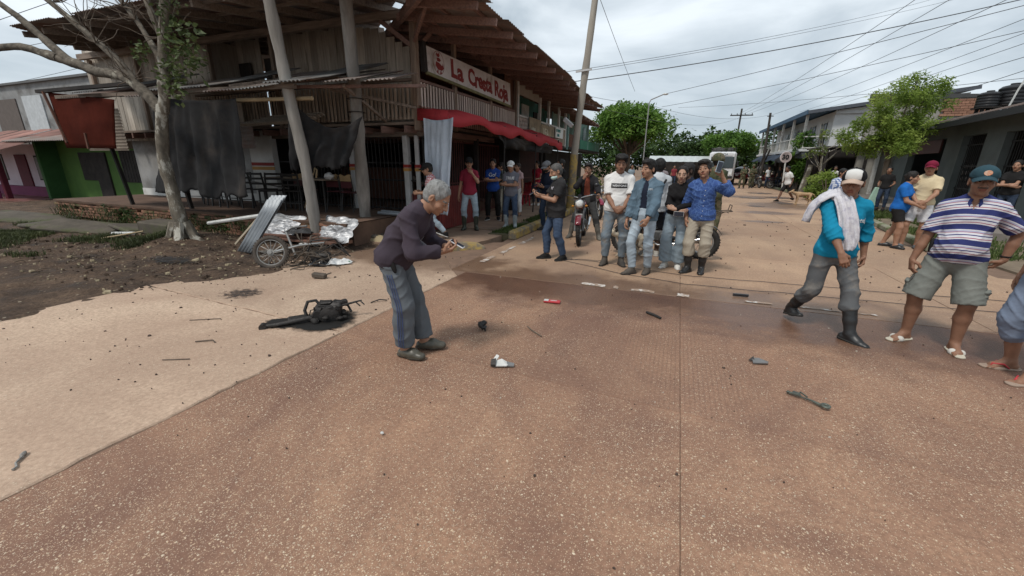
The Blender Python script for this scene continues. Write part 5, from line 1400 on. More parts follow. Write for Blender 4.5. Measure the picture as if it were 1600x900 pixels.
		if cap.get('badge'):
			mb = MB(); bc,bm3 = cap['badge']
			vs = []; n = 14
			for rr,dd in ((0,0),(.021,0)):
				for k in range(n):
					a = 2*math.pi*k/n; x = rr*math.cos(a)*1.2; zz = .082 + rr*math.sin(a); vs.append(hl(x,-.1015 + .15*(zz - .082) ** 1 + 3.2*x*x,zz))
			mb.add(vs,[(k,(k + 1) % n,n + (k + 1) % n,n + k) for k in range(n)]); mb.obj('cap_badge',bm3,root,True,world=False)
	if extra: extra(J)
	return J
def loc2w(J,p):
	"""a point of a figure's own frame in the place"""
	r = J['root']; return (Matrix.Translation(r.location) @ r.rotation_euler.to_matrix().to_4x4()) @ Vector(p)
def print_on(J,o,body,centre,wid,m,name='print',lift=.004,up=(0,0,1),depth=.25,box=None,offset=.01,back=False,parent=None):
	"""carries flat lettering on to the cloth it is printed on; centre and directions in the figure's frame"""
	me = o.data; nv = len(me.vertices); co = np.empty(nv*3,np.float32); me.vertices.foreach_get('co',co); co = co.reshape(-1,3)
	bv = BVHTree.FromPolygons([Vector(c) for c in co],[tuple(p.vertices) for p in me.polygons])
	Rc = J['Rc']; fw = Vector(Rc @ np.array([0,-1.,0])); ri = Vector(Rc @ np.array([1.,0,0])); u = Vector(Rc @ np.array([0,0,1.])); c = Vector(centre)
	if back: fw = -fw; ri = -ri
	def put(x,y,l):
		p = c + ri*x + u*y + fw*depth
		h = bv.ray_cast(p,-fw,depth*2)
		q = h[0] if h[0] is not None else c + ri*x + u*y
		return q + fw*l
	if box:
		bw,bh,bm3 = box; P = [[put(-bw/2 + bw*i/10,-bh/2 + bh*j/4,lift*.7) for i in range(11)] for j in range(5)]
		mb = MB(); mb.grid(P); mb.obj('print_panel',bm3,J['root'],True,world=False)
	if body:
		tm = text_mesh(body,1.0,0.0,offset); xs = [v.co.x for v in tm.vertices]; ys = [v.co.y for v in tm.vertices]; k = wid/(max(xs) - min(xs)); x0 = (max(xs) + min(xs))/2; y0 = (max(ys) + min(ys))/2
		bm4 = bmesh.new(); bm4.from_mesh(tm); bmesh.ops.triangulate(bm4,faces=bm4.faces[:]); bmesh.ops.subdivide_edges(bm4,edges=[e for e in bm4.edges if e.calc_length() > .25],cuts=2);
		for v in bm4.verts: v.co = put((v.co.x - x0)*k,(v.co.y - y0)*k,lift*1.3)
		me2 = bpy.data.meshes.new(name); bm4.to_mesh(me2); bm4.free(); me2.materials.append(m)
		o2 = bpy.data.objects.new(name,me2); link(o2); o2.parent = J['root']
# ---------------------------------------------------------------- clothes
def denim(name,c,fade=None,mud=None):
	f = fade or tuple(min(1,x*1.55 + .03) for x in c)
	return mat('denim_' + name,c,tuple(x*.8 for x in c),scale=5,rough=.92,bump=.3,bscale=160,spec=.1,c3=mud or f,s3=3.2 if not mud else 4.5,t3=(0.50,0.74))
D_light = denim('light',(0.235,0.295,0.345)); D_light2 = denim('pale',(0.34,0.40,0.45)); D_mud = denim('muddy',(0.185,0.225,0.26),mud=(.30,.255,.20)); D_dark = denim('dark',(0.032,0.047,0.078)); D_navy = denim('navy',(0.05,0.075,0.125)); D_grey = denim('grey',(0.12,0.125,0.13),mud=(.24,.215,.185)); D_wash = denim('washed',(0.30,0.365,0.42))
D_jacket = denim('jacket',(0.105,0.158,0.205));
def rubber(n,c): return mat('rubber_' + n,c,tuple(x*.7 for x in c),scale=6,rough=.42,spec=.45,c3=(.16,.12,.09),s3=6,t3=(.6,.75))
RB = rubber('black',(.022,.022,.023)); RG = rubber('green',(.05,.055,.04)); SOLEW = mat('white_sole',(.6,.59,.56),rough=.7); SOLEB = mat('dark_sole',(.03,.028,.026),rough=.8)
BK = cloth('black_cotton',(.022,.021,.021)); WH = cloth('white_cotton',(.70,.69,.67),(.60,.59,.575))
# a face-to-camera heading for someone at (x, y)
def fc(x,y,d=0): return math.degrees(math.atan2(-x,y)) + d
PR_white = mat('white_print',(.66,.66,.66),rough=.8); PR_black = mat('black_print',(.02,.02,.02),rough=.8); PR_grey = mat('grey_print',(.35,.33,.36),rough=.8)
# 1 ---- the bent old man with the phone
TRK = None
def track_mat():
	"""grey tracksuit cloth; its three blue stripes run down the outer right leg"""
	return mat('grey_track_cloth',(0.125,0.14,0.155),(0.088,0.099,0.11),scale=3,rough=.9,bump=.25,bscale=18,c3=(.18,.178,.17),s3=2.2,t3=(.55,.75))
M_trk = track_mat(); M_blue3 = mat('blue_stripe_cloth',(.055,.075,.155),rough=.9)
def purple_extra(J):
	s = J['s']
	for dx in (-.019,0,.019):                                  # sewn stripes follow the leg
		hip,kn,an = J['hip']['R'],J['knee']['R'],J['ank']['R']; pts = []
		for t in np.linspace(.25,1.9,22):
			p = hip + (kn - hip)*min(t,1) + (an - kn)*max(0,t - 1); pts.append(p)
		bvo = J['trousers'].data; n = len(bvo.vertices); co = np.empty(n*3,np.float32); bvo.vertices.foreach_get('co',co); co = co.reshape(-1,3)
		bv = BVHTree.FromPolygons([Vector(c) for c in co],[tuple(p.vertices) for p in bvo.polygons]); P = []
		for p in pts:
			row = []
			for e in (-.0045,.0045):
				o = Vector((p[0] - .3,p[1] + dx + e,p[2])); h = bv.ray_cast(o,Vector((1,0,0)),.6)
				row.append((h[0] if h[0] else o + Vector((.2,0,0))) + Vector((-.007,0,0)))
			P.append(row)
		mb = MB(); mb.grid(P); mb.obj('leg_stripe',M_blue3,J['root'],True,world=False)
	# open side pocket, its dark hole put in as a black oval
	mb = MB(); mb.ellip((J['hip']['R'][0] - .088,J['hip']['R'][1] - .06,J['hip']['R'][2] - .03),(.010,.022,.06),rot=rotmat(rx=-18)); mb.obj('pocket',BK,J['root'],True,world=False)
	print_on(J,J['shirt'],'colonia',J['chest'] + J['Rc'] @ np.array([0,0,-.02]),.2,PR_grey,depth=.3)
M_clog = rubber('olive_clog',(.085,.078,.06))
J1 = person('grey haired man in purple sweater and striped track trousers bent over a phone',(-1.99,2.72,.012),104,S=1.61,tone='mid',w=1.02,belly=.02,lean=42,side=0,twist=-6,head=(-4,40,0),
	feet={'R': dict(p=(-.09,.06,0),yaw=-14),'L': dict(p=(.09,-.06,0),yaw=10),'hip_y': .14},
	hands={'R': dict(w=(-.075,-.315,.985),fd=(.45,-.8,.12),pn=(.45,.15,.85),curl=38,thumb=.8,pole=(-.6,.5,-.6)),'L': dict(w=(.095,-.30,1.0),fd=(-.5,-.75,.05),pn=(-.35,.15,.85),curl=34,thumb=.7,pole=(.6,.5,-.6))},
	shirt=dict(m=mat('purple_jersey',(.056,.042,.056),(.038,.029,.039),scale=3,rough=.92,bump=.25,bscale=14,c3=(.10,.075,.08),s3=2,t3=(.6,.78)),sleeve=1.93,loose=.02,sl_loose=.008,hem=-.07,flare=.02,wr=.011,fq=.9,name='sweater'),
	legs=dict(m=M_trk,loose=.026,flare=.018,end=1.93,wr=.011,fq=.8),shoes=dict(kind='clog',m=M_clog,sole=rubber('clog_sole',(.06,.055,.045))),
	hair=dict(c=(.27,.268,.26),t=.007,rough=.0030,line=.002),brow=(.18,.17,.16),res=.0085,hres=.0052,extra=purple_extra)
def phone(J,at,rot,label,col=(.6,.6,.6),size=(.074,.15,.009)):
	M_ = mat('phone_back_%d' % int(col[0]*99),col,rough=.35); M_s = mat('phone_screen',(.03,.035,.05),rough=.1)
	r = thing('phone',label,'phone',loc2w(J,at),0)
	mb = MB(); mb.bbox((0,0,0),size,.003); b = mb.obj('case',M_,r,world=False); mb = MB(); mb.box((0,0,size[2]/2 + .0008),(size[0] - .008,size[1] - .012,.001)); mb.obj('screen',M_s,r,world=False)
	mb = MB(); mb.lathe([(.008,-.003),(.008,.0)],10,(size[0]/2 - .018,size[1]/2 - .018,-size[2]/2)); mb.obj('lens',M_s,r,world=False)
	r.rotation_euler = J['root'].rotation_euler.to_matrix().to_4x4().to_euler()
	r.rotation_euler = (J['root'].rotation_euler.to_matrix() @ rotmat(*rot)).to_euler(); return r
phone(J1,((J1['wri']['R'] + J1['wri']['L'])/2 + np.array([0.0,-.115,.045])),(28,0,0),'white phone held low in both hands by the bent grey haired man',(.68,.68,.69),(.068,.125,.010))
# 2 ---- walker in checked shirt behind him
def plaid_mat(name,a,b_,c):
	m,nt,b = base(name); tc = N(nt,'ShaderNodeTexCoord'); sp_ = N(nt,'ShaderNodeSeparateXYZ'); nt.links.new(tc.outputs['Object'],sp_.inputs[0]); fs = []
	ad = N(nt,'ShaderNodeMath',operation='ADD'); nt.links.new(sp_.outputs[0],ad.inputs[0]); nt.links.new(sp_.outputs[1],ad.inputs[1])
	for so,per in ((ad.outputs[0],.05),(sp_.outputs[2],.05)):
		w = N(nt,'ShaderNodeMath',operation='MULTIPLY'); w.inputs[1].default_value = 6.283/per; nt.links.new(so,w.inputs[0]); s_ = N(nt,'ShaderNodeMath',operation='SINE'); nt.links.new(w.outputs[0],s_.inputs[0])
		g_ = N(nt,'ShaderNodeMath',operation='GREATER_THAN'); g_.inputs[1].default_value = .15; nt.links.new(s_.outputs[0],g_.inputs[0]); fs.append(g_.outputs[0])
	c1 = mixc(nt,a,b_,fs[0]); c2 = mixc(nt,c1,c,fs[1],'MULTIPLY'); nt.links.new(c2,b.inputs['Base Color']); b.inputs['Roughness'].default_value = .9; return m
PL_red = plaid_mat('red_white_check',(.66,.62,.62),(.40,.10,.12),(.80,.45,.47)); PL_blue = plaid_mat('blue_white_check',(.62,.65,.70),(.14,.20,.36),(.5,.58,.75))
person('man in black cap and red checked shirt walking past the grille behind the bent man',(-4.74,7.40,.08),-62,S=1.57,tone='mid',lean=4,head=(0,12,0),feet={'R': dict(p=(-.09,-.27,0),yaw=-6),'L': dict(p=(.09,.27,.05),yaw=4,pitch=-22)},
	hands={'R': dict(w=(-.20,-.27,1.03),curl=50),'L': dict(w=(.16,-.30,1.03),curl=50)},shirt=dict(m=PL_red,sleeve=1.3,loose=.02,hem=-.1,wr=.006),legs=dict(m=D_wash,loose=.014),shoes=dict(kind='shoe',m=BK,sole=SOLEW),hair=dict(c=(.02,.018,.016),t=.008),cap=dict(m=BK),res=.011,hres=.0075)
# 3 ---- group in front of the restaurant
person('man in dark red polo and black cap holding his chin, jeans tucked in boots',(-4.58,8.78,.085),fc(-4.58,8.78,-4),S=1.655,tone='mid',w=.97,head=(4,4,0),feet={'R': dict(p=(-.15,0,0)),'L': dict(p=(.14,-.02,0))},
	hands={'R': dict(w=(-.27,-.03,.83),curl=28),'L': dict(w=(.075,-.22,1.36),fd=(-.6,.15,.55),pn=(-.25,.9,.1),curl=45,pole=(.5,-.25,-.9))},shirt=dict(m=cloth('wine_red_pique',(.255,.028,.05),(.20,.022,.04),5),sleeve=.62,loose=.018,hem=-.06,collar=True,vee=.05,wr=.006,name='polo_shirt'),
	legs=dict(m=D_wash,loose=.016,end=1.55,wr=.006),shoes=dict(kind='boot',m=RG,sole=SOLEB),hair=dict(c=(.02,.018,.016),t=.008),cap=dict(m=BK),res=.010,hres=.0065)
def blueT_x(J): print_on(J,J['shirt'],'Gol',J['chest'] + np.array([0,0,.05]),.2,PR_white,depth=.3)
person('young man in royal blue tee and black trousers standing with folded arms',(-4.81,10.6,.085),fc(-4.81,10.6,-8),S=1.655,tone='mid',feet={'R': dict(p=(-.14,0,0)),'L': dict(p=(.16,.02,0))},head=(2,6,0),
	hands={'R': dict(w=(.12,-.205,1.13),fd=(.9,.15,.1),pn=(0,1,0),curl=20,pole=(-.7,-.2,-.6)),'L': dict(w=(-.12,-.235,1.15),fd=(-.9,.1,.05),pn=(0,1,0),curl=20,pole=(.7,-.2,-.6))},
	shirt=dict(m=cloth('royal_blue_cotton',(.022,.065,.27),(.018,.05,.21)),sleeve=.7,loose=.022,hem=-.09),legs=dict(m=BK,loose=.024),shoes=dict(kind='shoe',m=BK,sole=SOLEW),hair=dict(c=(.018,.016,.015),t=.014,top=.1),res=.012,hres=.008,extra=blueT_x)
OL = cloth('sage_cotton',(.17,.185,.175)); KH = cloth('cream_twill',(.50,.46,.37),(.42,.38,.30))
person('woman in sage green top and cream trousers turned aside with a red bag',(-4.90,11.5,.085),-52,S=1.56,tone='mid',female=True,head=(-10,10,0),hands={'L': dict(w=(.12,-.22,1.0),pole=(.6,.3,-.5)),'R': dict(w=(-.10,-.22,.98))},shirt=dict(m=OL,sleeve=.7,loose=.018,hem=-.05),legs=dict(m=KH,loose=.016),shoes=dict(kind='shoe',m=mat('tan_leather',(.3,.2,.13))),hair=dict(c=(.025,.02,.018),t=.012,kind='tail',down=.02),res=.013,hres=.009)
mb = MB(); mb.bbox((-5.18,11.22,1.0),(.26,.12,.2),.03,rotmat(rz=-40)); mb.tube([(-5.1,11.16,1.1),(-5.14,11.2,1.3),(-4.98,11.4,1.42)],.008,6)
top(mb,'handbag',mat('red_bag',(.22,.02,.03),rough=.5),'dark red handbag hanging at the hip of the woman in cream trousers','bag')
person('person in white and pink half hidden behind the white capped man',(-4.55,11.9,.085),-20,S=1.55,tone='mid',female=True,shirt=dict(m=cloth('pale_pink_cotton',(.52,.36,.36)),sleeve=.5),legs=dict(m=WH,loose=.016),shoes=dict(kind='flip',m=SOLEB,strap=SOLEB),hair=dict(c=(.03,.022,.018),t=.012,kind='tail',down=.02),barefoot=True,res=.014,hres=.009)
GT = cloth('heather_grey_cotton',(.155,.155,.18),(.12,.12,.14))
def greyT_x(J): print_on(J,J['shirt'],'TRUE',J['chest'] + np.array([0,0,.055]),.21,PR_white,depth=.3,offset=.03)
person('man with white cap and grey lettered tee folding his arms on the grass strip',(-3.80,9.5,.09),fc(-3.8,9.5,-14),S=1.585,tone='mid',head=(-4,8,0),feet={'R': dict(p=(-.13,0,0)),'L': dict(p=(.11,-.02,0))},
	hands={'R': dict(w=(.11,-.21,1.12),fd=(.9,.15,.1),pn=(0,1,0),pole=(-.7,-.2,-.6)),'L': dict(w=(-.11,-.24,1.13),fd=(-.9,.1,.05),pn=(0,1,0),pole=(.7,-.2,-.6))},
	shirt=dict(m=GT,sleeve=.68,loose=.018,hem=-.08),legs=dict(m=D_navy,loose=.014,end=1.62),shoes=dict(kind='boot',m=mat('pale_muddy_boot',(.36,.40,.42),(.25,.27,.27),scale=6,rough=.6),sole=RG),hair=dict(c=(.02,.018,.016),t=.008),cap=dict(m=WH,front=mat('cap_print',(.35,.36,.36),(.62,.62,.6),scale=30)),res=.011,hres=.0075,extra=greyT_x)
person('woman in red blouse and dark jeans standing under the far end of the awning',(-5.08,15.3,.085),fc(-5.08,15.3,-25),S=1.63,tone='mid',female=True,hands={'R': dict(w=(-.24,.02,.84)),'L': dict(w=(.12,-.22,1.05))},shirt=dict(m=cloth('red_blouse',(.34,.022,.04)),sleeve=.35,loose=.012,hem=-.02),legs=dict(m=D_dark,loose=.006),shoes=dict(kind='shoe',m=SOLEW),hair=dict(c=(.02,.016,.015),t=.012,kind='tail',down=.03),res=.015,hres=.01)
# 4 ---- left of the road
NV = cloth('navy_cotton',(.020,.025,.042))
J = person('man in grey cap, dark face mask and navy pullover looking at a phone',(-3.0,9.95,0),fc(-3.0,9.95,-42),S=1.69,tone='mid',head=(-6,22,0),hands={'R': dict(w=(-.07,-.30,1.12),fd=(.3,-.8,.2),pn=(.5,.2,.8),curl=35),'L': dict(w=(.10,-.29,1.10),fd=(-.3,-.8,.2),pn=(-.4,.2,.8),curl=35)},
	shirt=dict(m=NV,sleeve=1.92,loose=.02,hem=-.08,name='pullover'),legs=dict(m=D_dark,loose=.014),shoes=dict(kind='ankle',m=RB),hair=dict(c=(.02,.018,.016),t=.008),cap=dict(m=cloth('grey_cap_cloth',(.19,.19,.20))),res=.011,hres=.0075)
def face_mask(J,m,low=.0):
	T = Solid(); hl,hq,Rh = J['hl'],J['hq'],J['Rh']
	T.ell(hl(0,-.045,-.052 - low),np.array([.062,.066,.046])*hq,0,rot=Rh,clip=[(hl(0,-.02,0),Rh @ np.array([0,1.,0])),(hl(0,0,-.015 - low),Rh @ np.array([0,-.15,1.]))])
	V,F = T.build(.006); np_obj('face_mask',V,F,m,J['root'])
face_mask(J,BK)
phone(J,J['wri']['R'] + np.array([.06,-.11,.04]),(35,0,10),'phone with red cover held by the man in the grey cap',(.35,.04,.04))
person('dark haired man behind the one in the grey cap, only his head showing',(-3.2,11.9,0),fc(-3.2,11.9,-70),S=1.75,tone='mid',shirt=dict(m=BK,sleeve=.6),legs=dict(m=D_dark),shoes=dict(kind='shoe',m=BK),hair=dict(c=(.02,.018,.016),t=.012),res=.014,hres=.009)
def mask_x(J):
	face_mask(J,mat('surgical_mask',(.50,.66,.62),rough=.9),.012)
	print_on(J,J['shirt'],'M',J['chest'] + np.array([.07,0,.06]),.05,PR_grey,depth=.3)
J = person('stocky man in black tee and blue jeans with lowered green mask reading his phone',(-1.87,6.86,0),fc(-1.87,6.86,-72),S=1.64,tone='mid',w=1.08,belly=.035,lean=-2,head=(2,20,0),feet={'R': dict(p=(-.09,-.16,0),yaw=-2),'L': dict(p=(.10,.10,0),yaw=24)},
	hands={'R': dict(w=(-.08,-.36,1.17),fd=(.35,-.85,.2),pn=(.5,.25,.8),curl=40,pole=(-.5,.35,-.8)),'L': dict(w=(.06,-.34,1.14),fd=(-.3,-.9,.15),pn=(-.4,.2,.85),curl=40,pole=(.5,.35,-.8))},
	shirt=dict(m=cloth('washed_black_cotton',(.032,.031,.032),(.025,.024,.025)),sleeve=.72,loose=.024,hem=-.12,flare=.012,sl_loose=.01,wr=.008),legs=dict(m=D_navy,loose=.014,wr=.008,end=1.95),shoes=dict(kind='shoe',m=BK,sole=SOLEB),hair=dict(c=(.10,.095,.09),t=.006,rough=.0015),brow=(.05,.045,.04),res=.0092,hres=.006,extra=mask_x)
phone(J,(J['wri']['R'] + J['wri']['L'])/2 + np.array([.0,-.115,.05]),(30,0,0),'dark phone held up by the stocky man in black',(.05,.05,.06))
# 5 ---- the row on the road
JEW = mat('silver_chain',(.55,.55,.55),rough=.3,metal=1.0)
def necklace(J,r=.066,dn=.075):
	n = J['neck']; Rc = J['Rc']; s = J['s']; o = J.get('shirt'); pts = []
	for k in range(17):
		a = -2.3 + 4.6*k/16; pts.append(n + Rc @ np.array([r*math.sin(a)*1.0,-.012 - r*math.cos(a)*1.25,-.02 - dn*max(0,math.cos(a))])*s)
	mb = MB(); mb.tube(pts,.0032,5); mb.obj('necklace',JEW,J['root'],True,world=False)
def whiteT_x(J):
	print_on(J,J['shirt'],'WEAPONS',J['chest'] + np.array([.0,0,.035]),.22,PR_white,depth=.4,box=(.25,.072,PR_black),offset=.02); necklace(J)
person('big young man in white tee with black lettered box and muddy jeans, hands clasped',(-.88,6.88,0),fc(-.88,6.88,2),S=1.755,tone='tan',w=1.13,belly=.02,head=(2,8,0),feet={'R': dict(p=(-.13,-.02,0),yaw=-20),'L': dict(p=(.13,.0,0),yaw=14)},
	hands={'R': dict(w=(-.055,-.285,.945),fd=(.75,-.25,-.5),pn=(.3,.9,-.2),curl=32,pole=(-.62,.75,-.3)),'L': dict(w=(.085,-.30,.955),fd=(-.75,-.12,-.45),pn=(-.2,.9,-.2),curl=30,pole=(.62,.75,-.3))},
	shirt=dict(m=WH,sleeve=.86,loose=.022,hem=-.03,flare=.01,sl_loose=.0,wr=.008),legs=dict(m=D_mud,loose=.014,end=1.86,wr=.009),shoes=dict(kind='ankle',m=mat('muddy_black_boot',(.04,.036,.033),(.09,.075,.06),scale=8),sole=SOLEB),hair=dict(c=(.014,.012,.011),t=.010,top=.45,rough=.004),res=.0092,hres=.006,extra=whiteT_x)
def denim_x(J):
	print_on(J,J['shirt'],'MSS',J['chest'] + np.array([.085,0,.07]),.055,PR_white,depth=.4,offset=0)
	mb = MB(); mb.beam(J['chest'] + np.array([.055,-.15,.02]),J['chest'] + np.array([.115,-.145,.02]),.004,.014); mb.obj('pocket_flap',D_jacket,J['root'],world=False)
person('young man in open blue denim jacket over a navy tee, looking aside',(-.42,6.40,0),fc(-.42,6.40,-22),S=1.69,tone='mid',lean=-2,head=(-26,2,0),feet={'R': dict(p=(-.08,-.06,0),yaw=-26),'L': dict(p=(.09,.14,0),yaw=6)},
	hands={'R': dict(w=(-.25,-.02,.82),curl=35),'L': dict(w=(.145,-.20,.885),fd=(-.3,-.25,-.85),pn=(-.7,.6,0),curl=40,pole=(.75,.5,-.2))},
	shirt=dict(m=D_jacket,sleeve=1.85,loose=.026,hem=-.06,flare=.012,sl_loose=.008,open=.052,inner=NV,wr=.010,name='denim_jacket',collar=True),legs=dict(m=D_light2,loose=.014,wr=.009,end=1.95),shoes=dict(kind='ankle',m=mat('brown_boot',(.10,.085,.07),(.06,.05,.042),scale=8),sole=SOLEB),hair=dict(c=(.016,.014,.013),t=.013,top=.2,rough=.004),res=.0088,hres=.0058,extra=denim_x)
def pack_x(J):
	c = J['chest']; mb = MB(); mb.tube([c + np.array([-.10,.14,.14]),c + np.array([-.02,.15,.0]),c + np.array([.1,.13,-.16])],.018,6); mb.obj('strap',BK,J['root'],True,world=False)
person('man with dark skin and pale grey hoodie seen from behind beside the denim jacket',(-.33,7.86,0),fc(-.33,7.86,196),S=1.72,tone='deep',head=(14,0,0),shirt=dict(m=cloth('pale_grey_fleece',(.52,.54,.56),(.42,.44,.46),bump=.3),sleeve=1.9,loose=.032,hem=-.1,sl_loose=.012,wr=.010,name='hoodie'),legs=dict(m=cloth('black_shorts_cloth',(.025,.025,.03)),loose=.026,end=.95,name='shorts'),shoes=dict(kind='shoe',m=mat('pale_trainer',(.42,.40,.36)),sole=SOLEW),hair=dict(c=(.012,.011,.011),t=.012),res=.0105,hres=.007,extra=pack_x)
def woman_x(J): necklace(J,.062,.05)
J = person('woman in black sweater and wide pale blue jeans with arms folded at her waist',(.05,7.06,0),fc(.05,7.06,-10),S=1.60,tone='light',female=True,w=1.02,head=(6,6,0),feet={'R': dict(p=(-.10,-.02,0),yaw=-12),'L': dict(p=(.10,.03,0),yaw=14)},
	hands={'R': dict(w=(.05,-.235,1.0),fd=(.9,-.1,.12),pn=(0,1,0),curl=22,pole=(-.8,.1,-.4)),'L': dict(w=(-.005,-.27,1.035),fd=(-.55,-.15,.2),pn=(-.2,.85,-.2),curl=34,pole=(.8,.1,-.4))},
	shirt=dict(m=cloth('black_knit',(.017,.016,.017)),sleeve=1.9,loose=.014,hem=.03,flare=.004,wr=.006,name='sweater'),legs=dict(m=denim('sky',(.27,.335,.385)),loose=.016,flare=.055,end=1.9,wr=.008,rise=.02),shoes=dict(kind='shoe',m=mat('white_shoe',(.66,.64,.59),rough=.7),sole=SOLEW),hair=dict(c=(.018,.013,.011),t=.007,kind='bun',rough=.0015,line=.004),brow=(.02,.014,.012),res=.0092,hres=.0058,extra=woman_x)
phone(J,J['wri']['R'] + np.array([.02,-.05,-.03]),(90,90,0),'pale phone tucked in the folded hands of the woman in the black sweater',(.5,.47,.45))
def vein_mat():
	m,nt,b = base('blue_print_cotton'); tc = N(nt,'ShaderNodeTexCoord'); n_ = N(nt,'ShaderNodeTexNoise',Scale=9.0,Detail=3.0); nt.links.new(tc.outputs['Object'],n_.inputs['Vector'])
	mx = N(nt,'ShaderNodeMix'); mx.data_type = 'VECTOR'; mx.inputs[0].default_value = .12; nt.links.new(tc.outputs['Object'],mx.inputs[4]); nt.links.new(n_.outputs['Color'],mx.inputs[5])
	v = N(nt,'ShaderNodeTexVoronoi',Scale=17.0,feature='DISTANCE_TO_EDGE'); nt.links.new(mx.outputs[1],v.inputs['Vector'])
	r = ramp(nt,[(0.0,(.075,.145,.34)),(.045,(.06,.12,.30)),(.075,(.030,.072,.225)),(1,(.022,.055,.20))]); nt.links.new(v.outputs['Distance'],r.inputs[0]); nt.links.new(r.outputs[0],b.inputs['Base Color']); b.inputs['Roughness'].default_value = .9; return m
def cow_x(J):
	mb = MB()
	for k in range(6):
		p = J['chest'] + np.array([.012,-.152 - .0*k,.06 - .075*k]); mb.ellip(p,(.006,.004,.006),6,4)
	mb.obj('button',PR_white,J['root'],world=False)
J = person('older man in blue patterned shirt, beige trousers and black boots raising a phone',(.44,6.86,0),fc(.44,6.86,2),S=1.68,tone='mid',lean=3,side=-5,head=(-14,-6,-9),feet={'R': dict(p=(-.14,-.02,0),yaw=-34),'L': dict(p=(.06,.02,0),yaw=-4)},
	hands={'R': dict(w=(-.26,.0,.84),curl=30),'L': dict(w=(.14,-.30,1.50),fd=(-.35,-.15,.8),pn=(-.55,-.35,-.3),curl=42,thumb=.7,pole=(.6,.1,-.85))},
	shirt=dict(m=vein_mat(),sleeve=1.6,loose=.024,hem=-.07,flare=.012,sl_loose=.014,vee=.10,collar=True,wr=.010),legs=dict(m=cloth('beige_muddy_twill',(.42,.375,.30),(.33,.285,.225),4),loose=.020,end=1.5,flare=.02,wr=.010),shoes=dict(kind='boot',m=RB,sole=SOLEB),hair=dict(c=(.035,.032,.030),t=.016,top=.3,rough=.006),brow=(.03,.027,.025),res=.0088,hres=.0056,extra=cow_x)
phone(J,J['wri']['L'] + np.array([-.06,-.08,.13]),(84,12,20),'pale phone held up beside his face by the man in the blue patterned shirt',(.42,.5,.58))
person('man in navy top sitting astride the motorcycle behind the woman in black',(.22,7.95,0),fc(.22,7.95,-50),S=1.72,tone='deep',lean=10,sit=.86,feet={'R': dict(p=(-.22,-.12,.22)),'L': dict(p=(.22,-.12,.22))},hands={'R': dict(w=(-.24,-.45,1.02),curl=60),'L': dict(w=(.24,-.45,1.02),curl=60)},shirt=dict(m=NV,sleeve=.7),legs=dict(m=D_dark),shoes=dict(kind='shoe',m=BK),hair=dict(c=(.014,.012,.012),t=.01),res=.012,hres=.008)
person('person in mauve grey shirt seen from behind, between the hoodie and the black sweater',(-.55,13.6,0),fc(-.55,13.6,175),S=1.74,w=1.12,tone='dark',lean=8,shirt=dict(m=cloth('mauve_cotton',(.24,.205,.215)),sleeve=.6,loose=.025),legs=dict(m=D_dark),shoes=dict(kind='shoe',m=BK),hair=dict(c=(.02,.018,.017),t=.009),res=.015,hres=.010)
# 6 ---- two men in front on the right, and the one cut by the frame
def scarf(J):
	C = J['chest']; s = J['s']; Rc = J['Rc']; nk = J['neck']; M_ = mat('white_scarf',(.66,.65,.67),(.52,.51,.56),scale=26,rough=.95,bump=.5,bscale=60,c3=(.40,.39,.47),s3=15,t3=(.55,.66))
	def strip(path,widths,seed,nm):
		P = []; k = len(path); pts = []
		for i in range(k - 1):
			for t in np.linspace(0,1,7)[:-1]: pts.append((np.array(path[i])*(1 - t) + np.array(path[i + 1])*t,widths[i]*(1 - t) + widths[i + 1]*t))
		pts.append((np.array(path[-1]),widths[-1])); m = len(pts)
		sm = [sum((pts[min(max(i + d,0),m - 1)][0] for d in (-3,-2,-1,0,1,2,3)))/7 for i in range(m)]
		for i in range(m):
			row = []; w_ = pts[i][1]; tg = nrm(sm[min(i + 1,m - 1)] - sm[max(i - 1,0)]); out = np.array([-.25,-1,.25]) if sm[i][1] < -.05 else np.array([-.5,.1,.9]); out = nrm(out - tg*(out @ tg)); sd2 = np.cross(tg,out)
			for j in range(17):
				u = j/16*2 - 1; f = .013*math.sin(u*9 + seed + i*.12) + .009*math.sin(u*17 + i*.23) - .035*u*u + .010*mnoise.noise(Vector((u*3,i*.3,seed)))
				row.append(sm[i] + sd2*u*w_/2 + out*f)
			P.append([tuple(x) for x in row])
		mb = MB(); mb.grid(P); o = mb.obj(nm,M_,J['root'],True,world=False); md = o.modifiers.new('t','SOLIDIFY'); md.thickness = .012; md.offset = 0
	L_ = lambda x,y,z: np.array([x,y,z])*s
	strip([L_(-.10,.09,1.41),L_(-.115,.02,1.475),L_(-.10,-.09,1.42),L_(-.075,-.165,1.28),L_(-.045,-.19,1.12),L_(-.02,-.20,1.0),L_(-.01,-.20,.90)],[.12,.13,.13,.14,.15,.14,.09],1.0,'scarf')
	strip([L_(-.06,-.02,1.475),L_(-.13,.06,1.46),L_(-.18,.09,1.43),L_(-.24,.12,1.36),L_(-.28,.14,1.25),L_(-.30,.15,1.13)],[.14,.18,.20,.19,.14,.04],2.2,'scarf')
def teal_x(J):
	scarf(J); print_on(J,J['shirt'],'Fiestej',J['chest'] + J['Rc'] @ np.array([.07,0,.0]),.15,PR_white,depth=.4,offset=.02); print_on(J,J['shirt'],'SUR',J['chest'] + J['Rc'] @ np.array([.08,0,-.075]),.10,PR_grey,depth=.4,name='print')
TEAL = cloth('teal_jersey',(.012,.235,.385),(.010,.18,.30),4,.25,12)
CW = mat('white_cap_front',(.66,.65,.62),rough=.9); CB = cloth('black_cap_cloth',(.018,.017,.017))
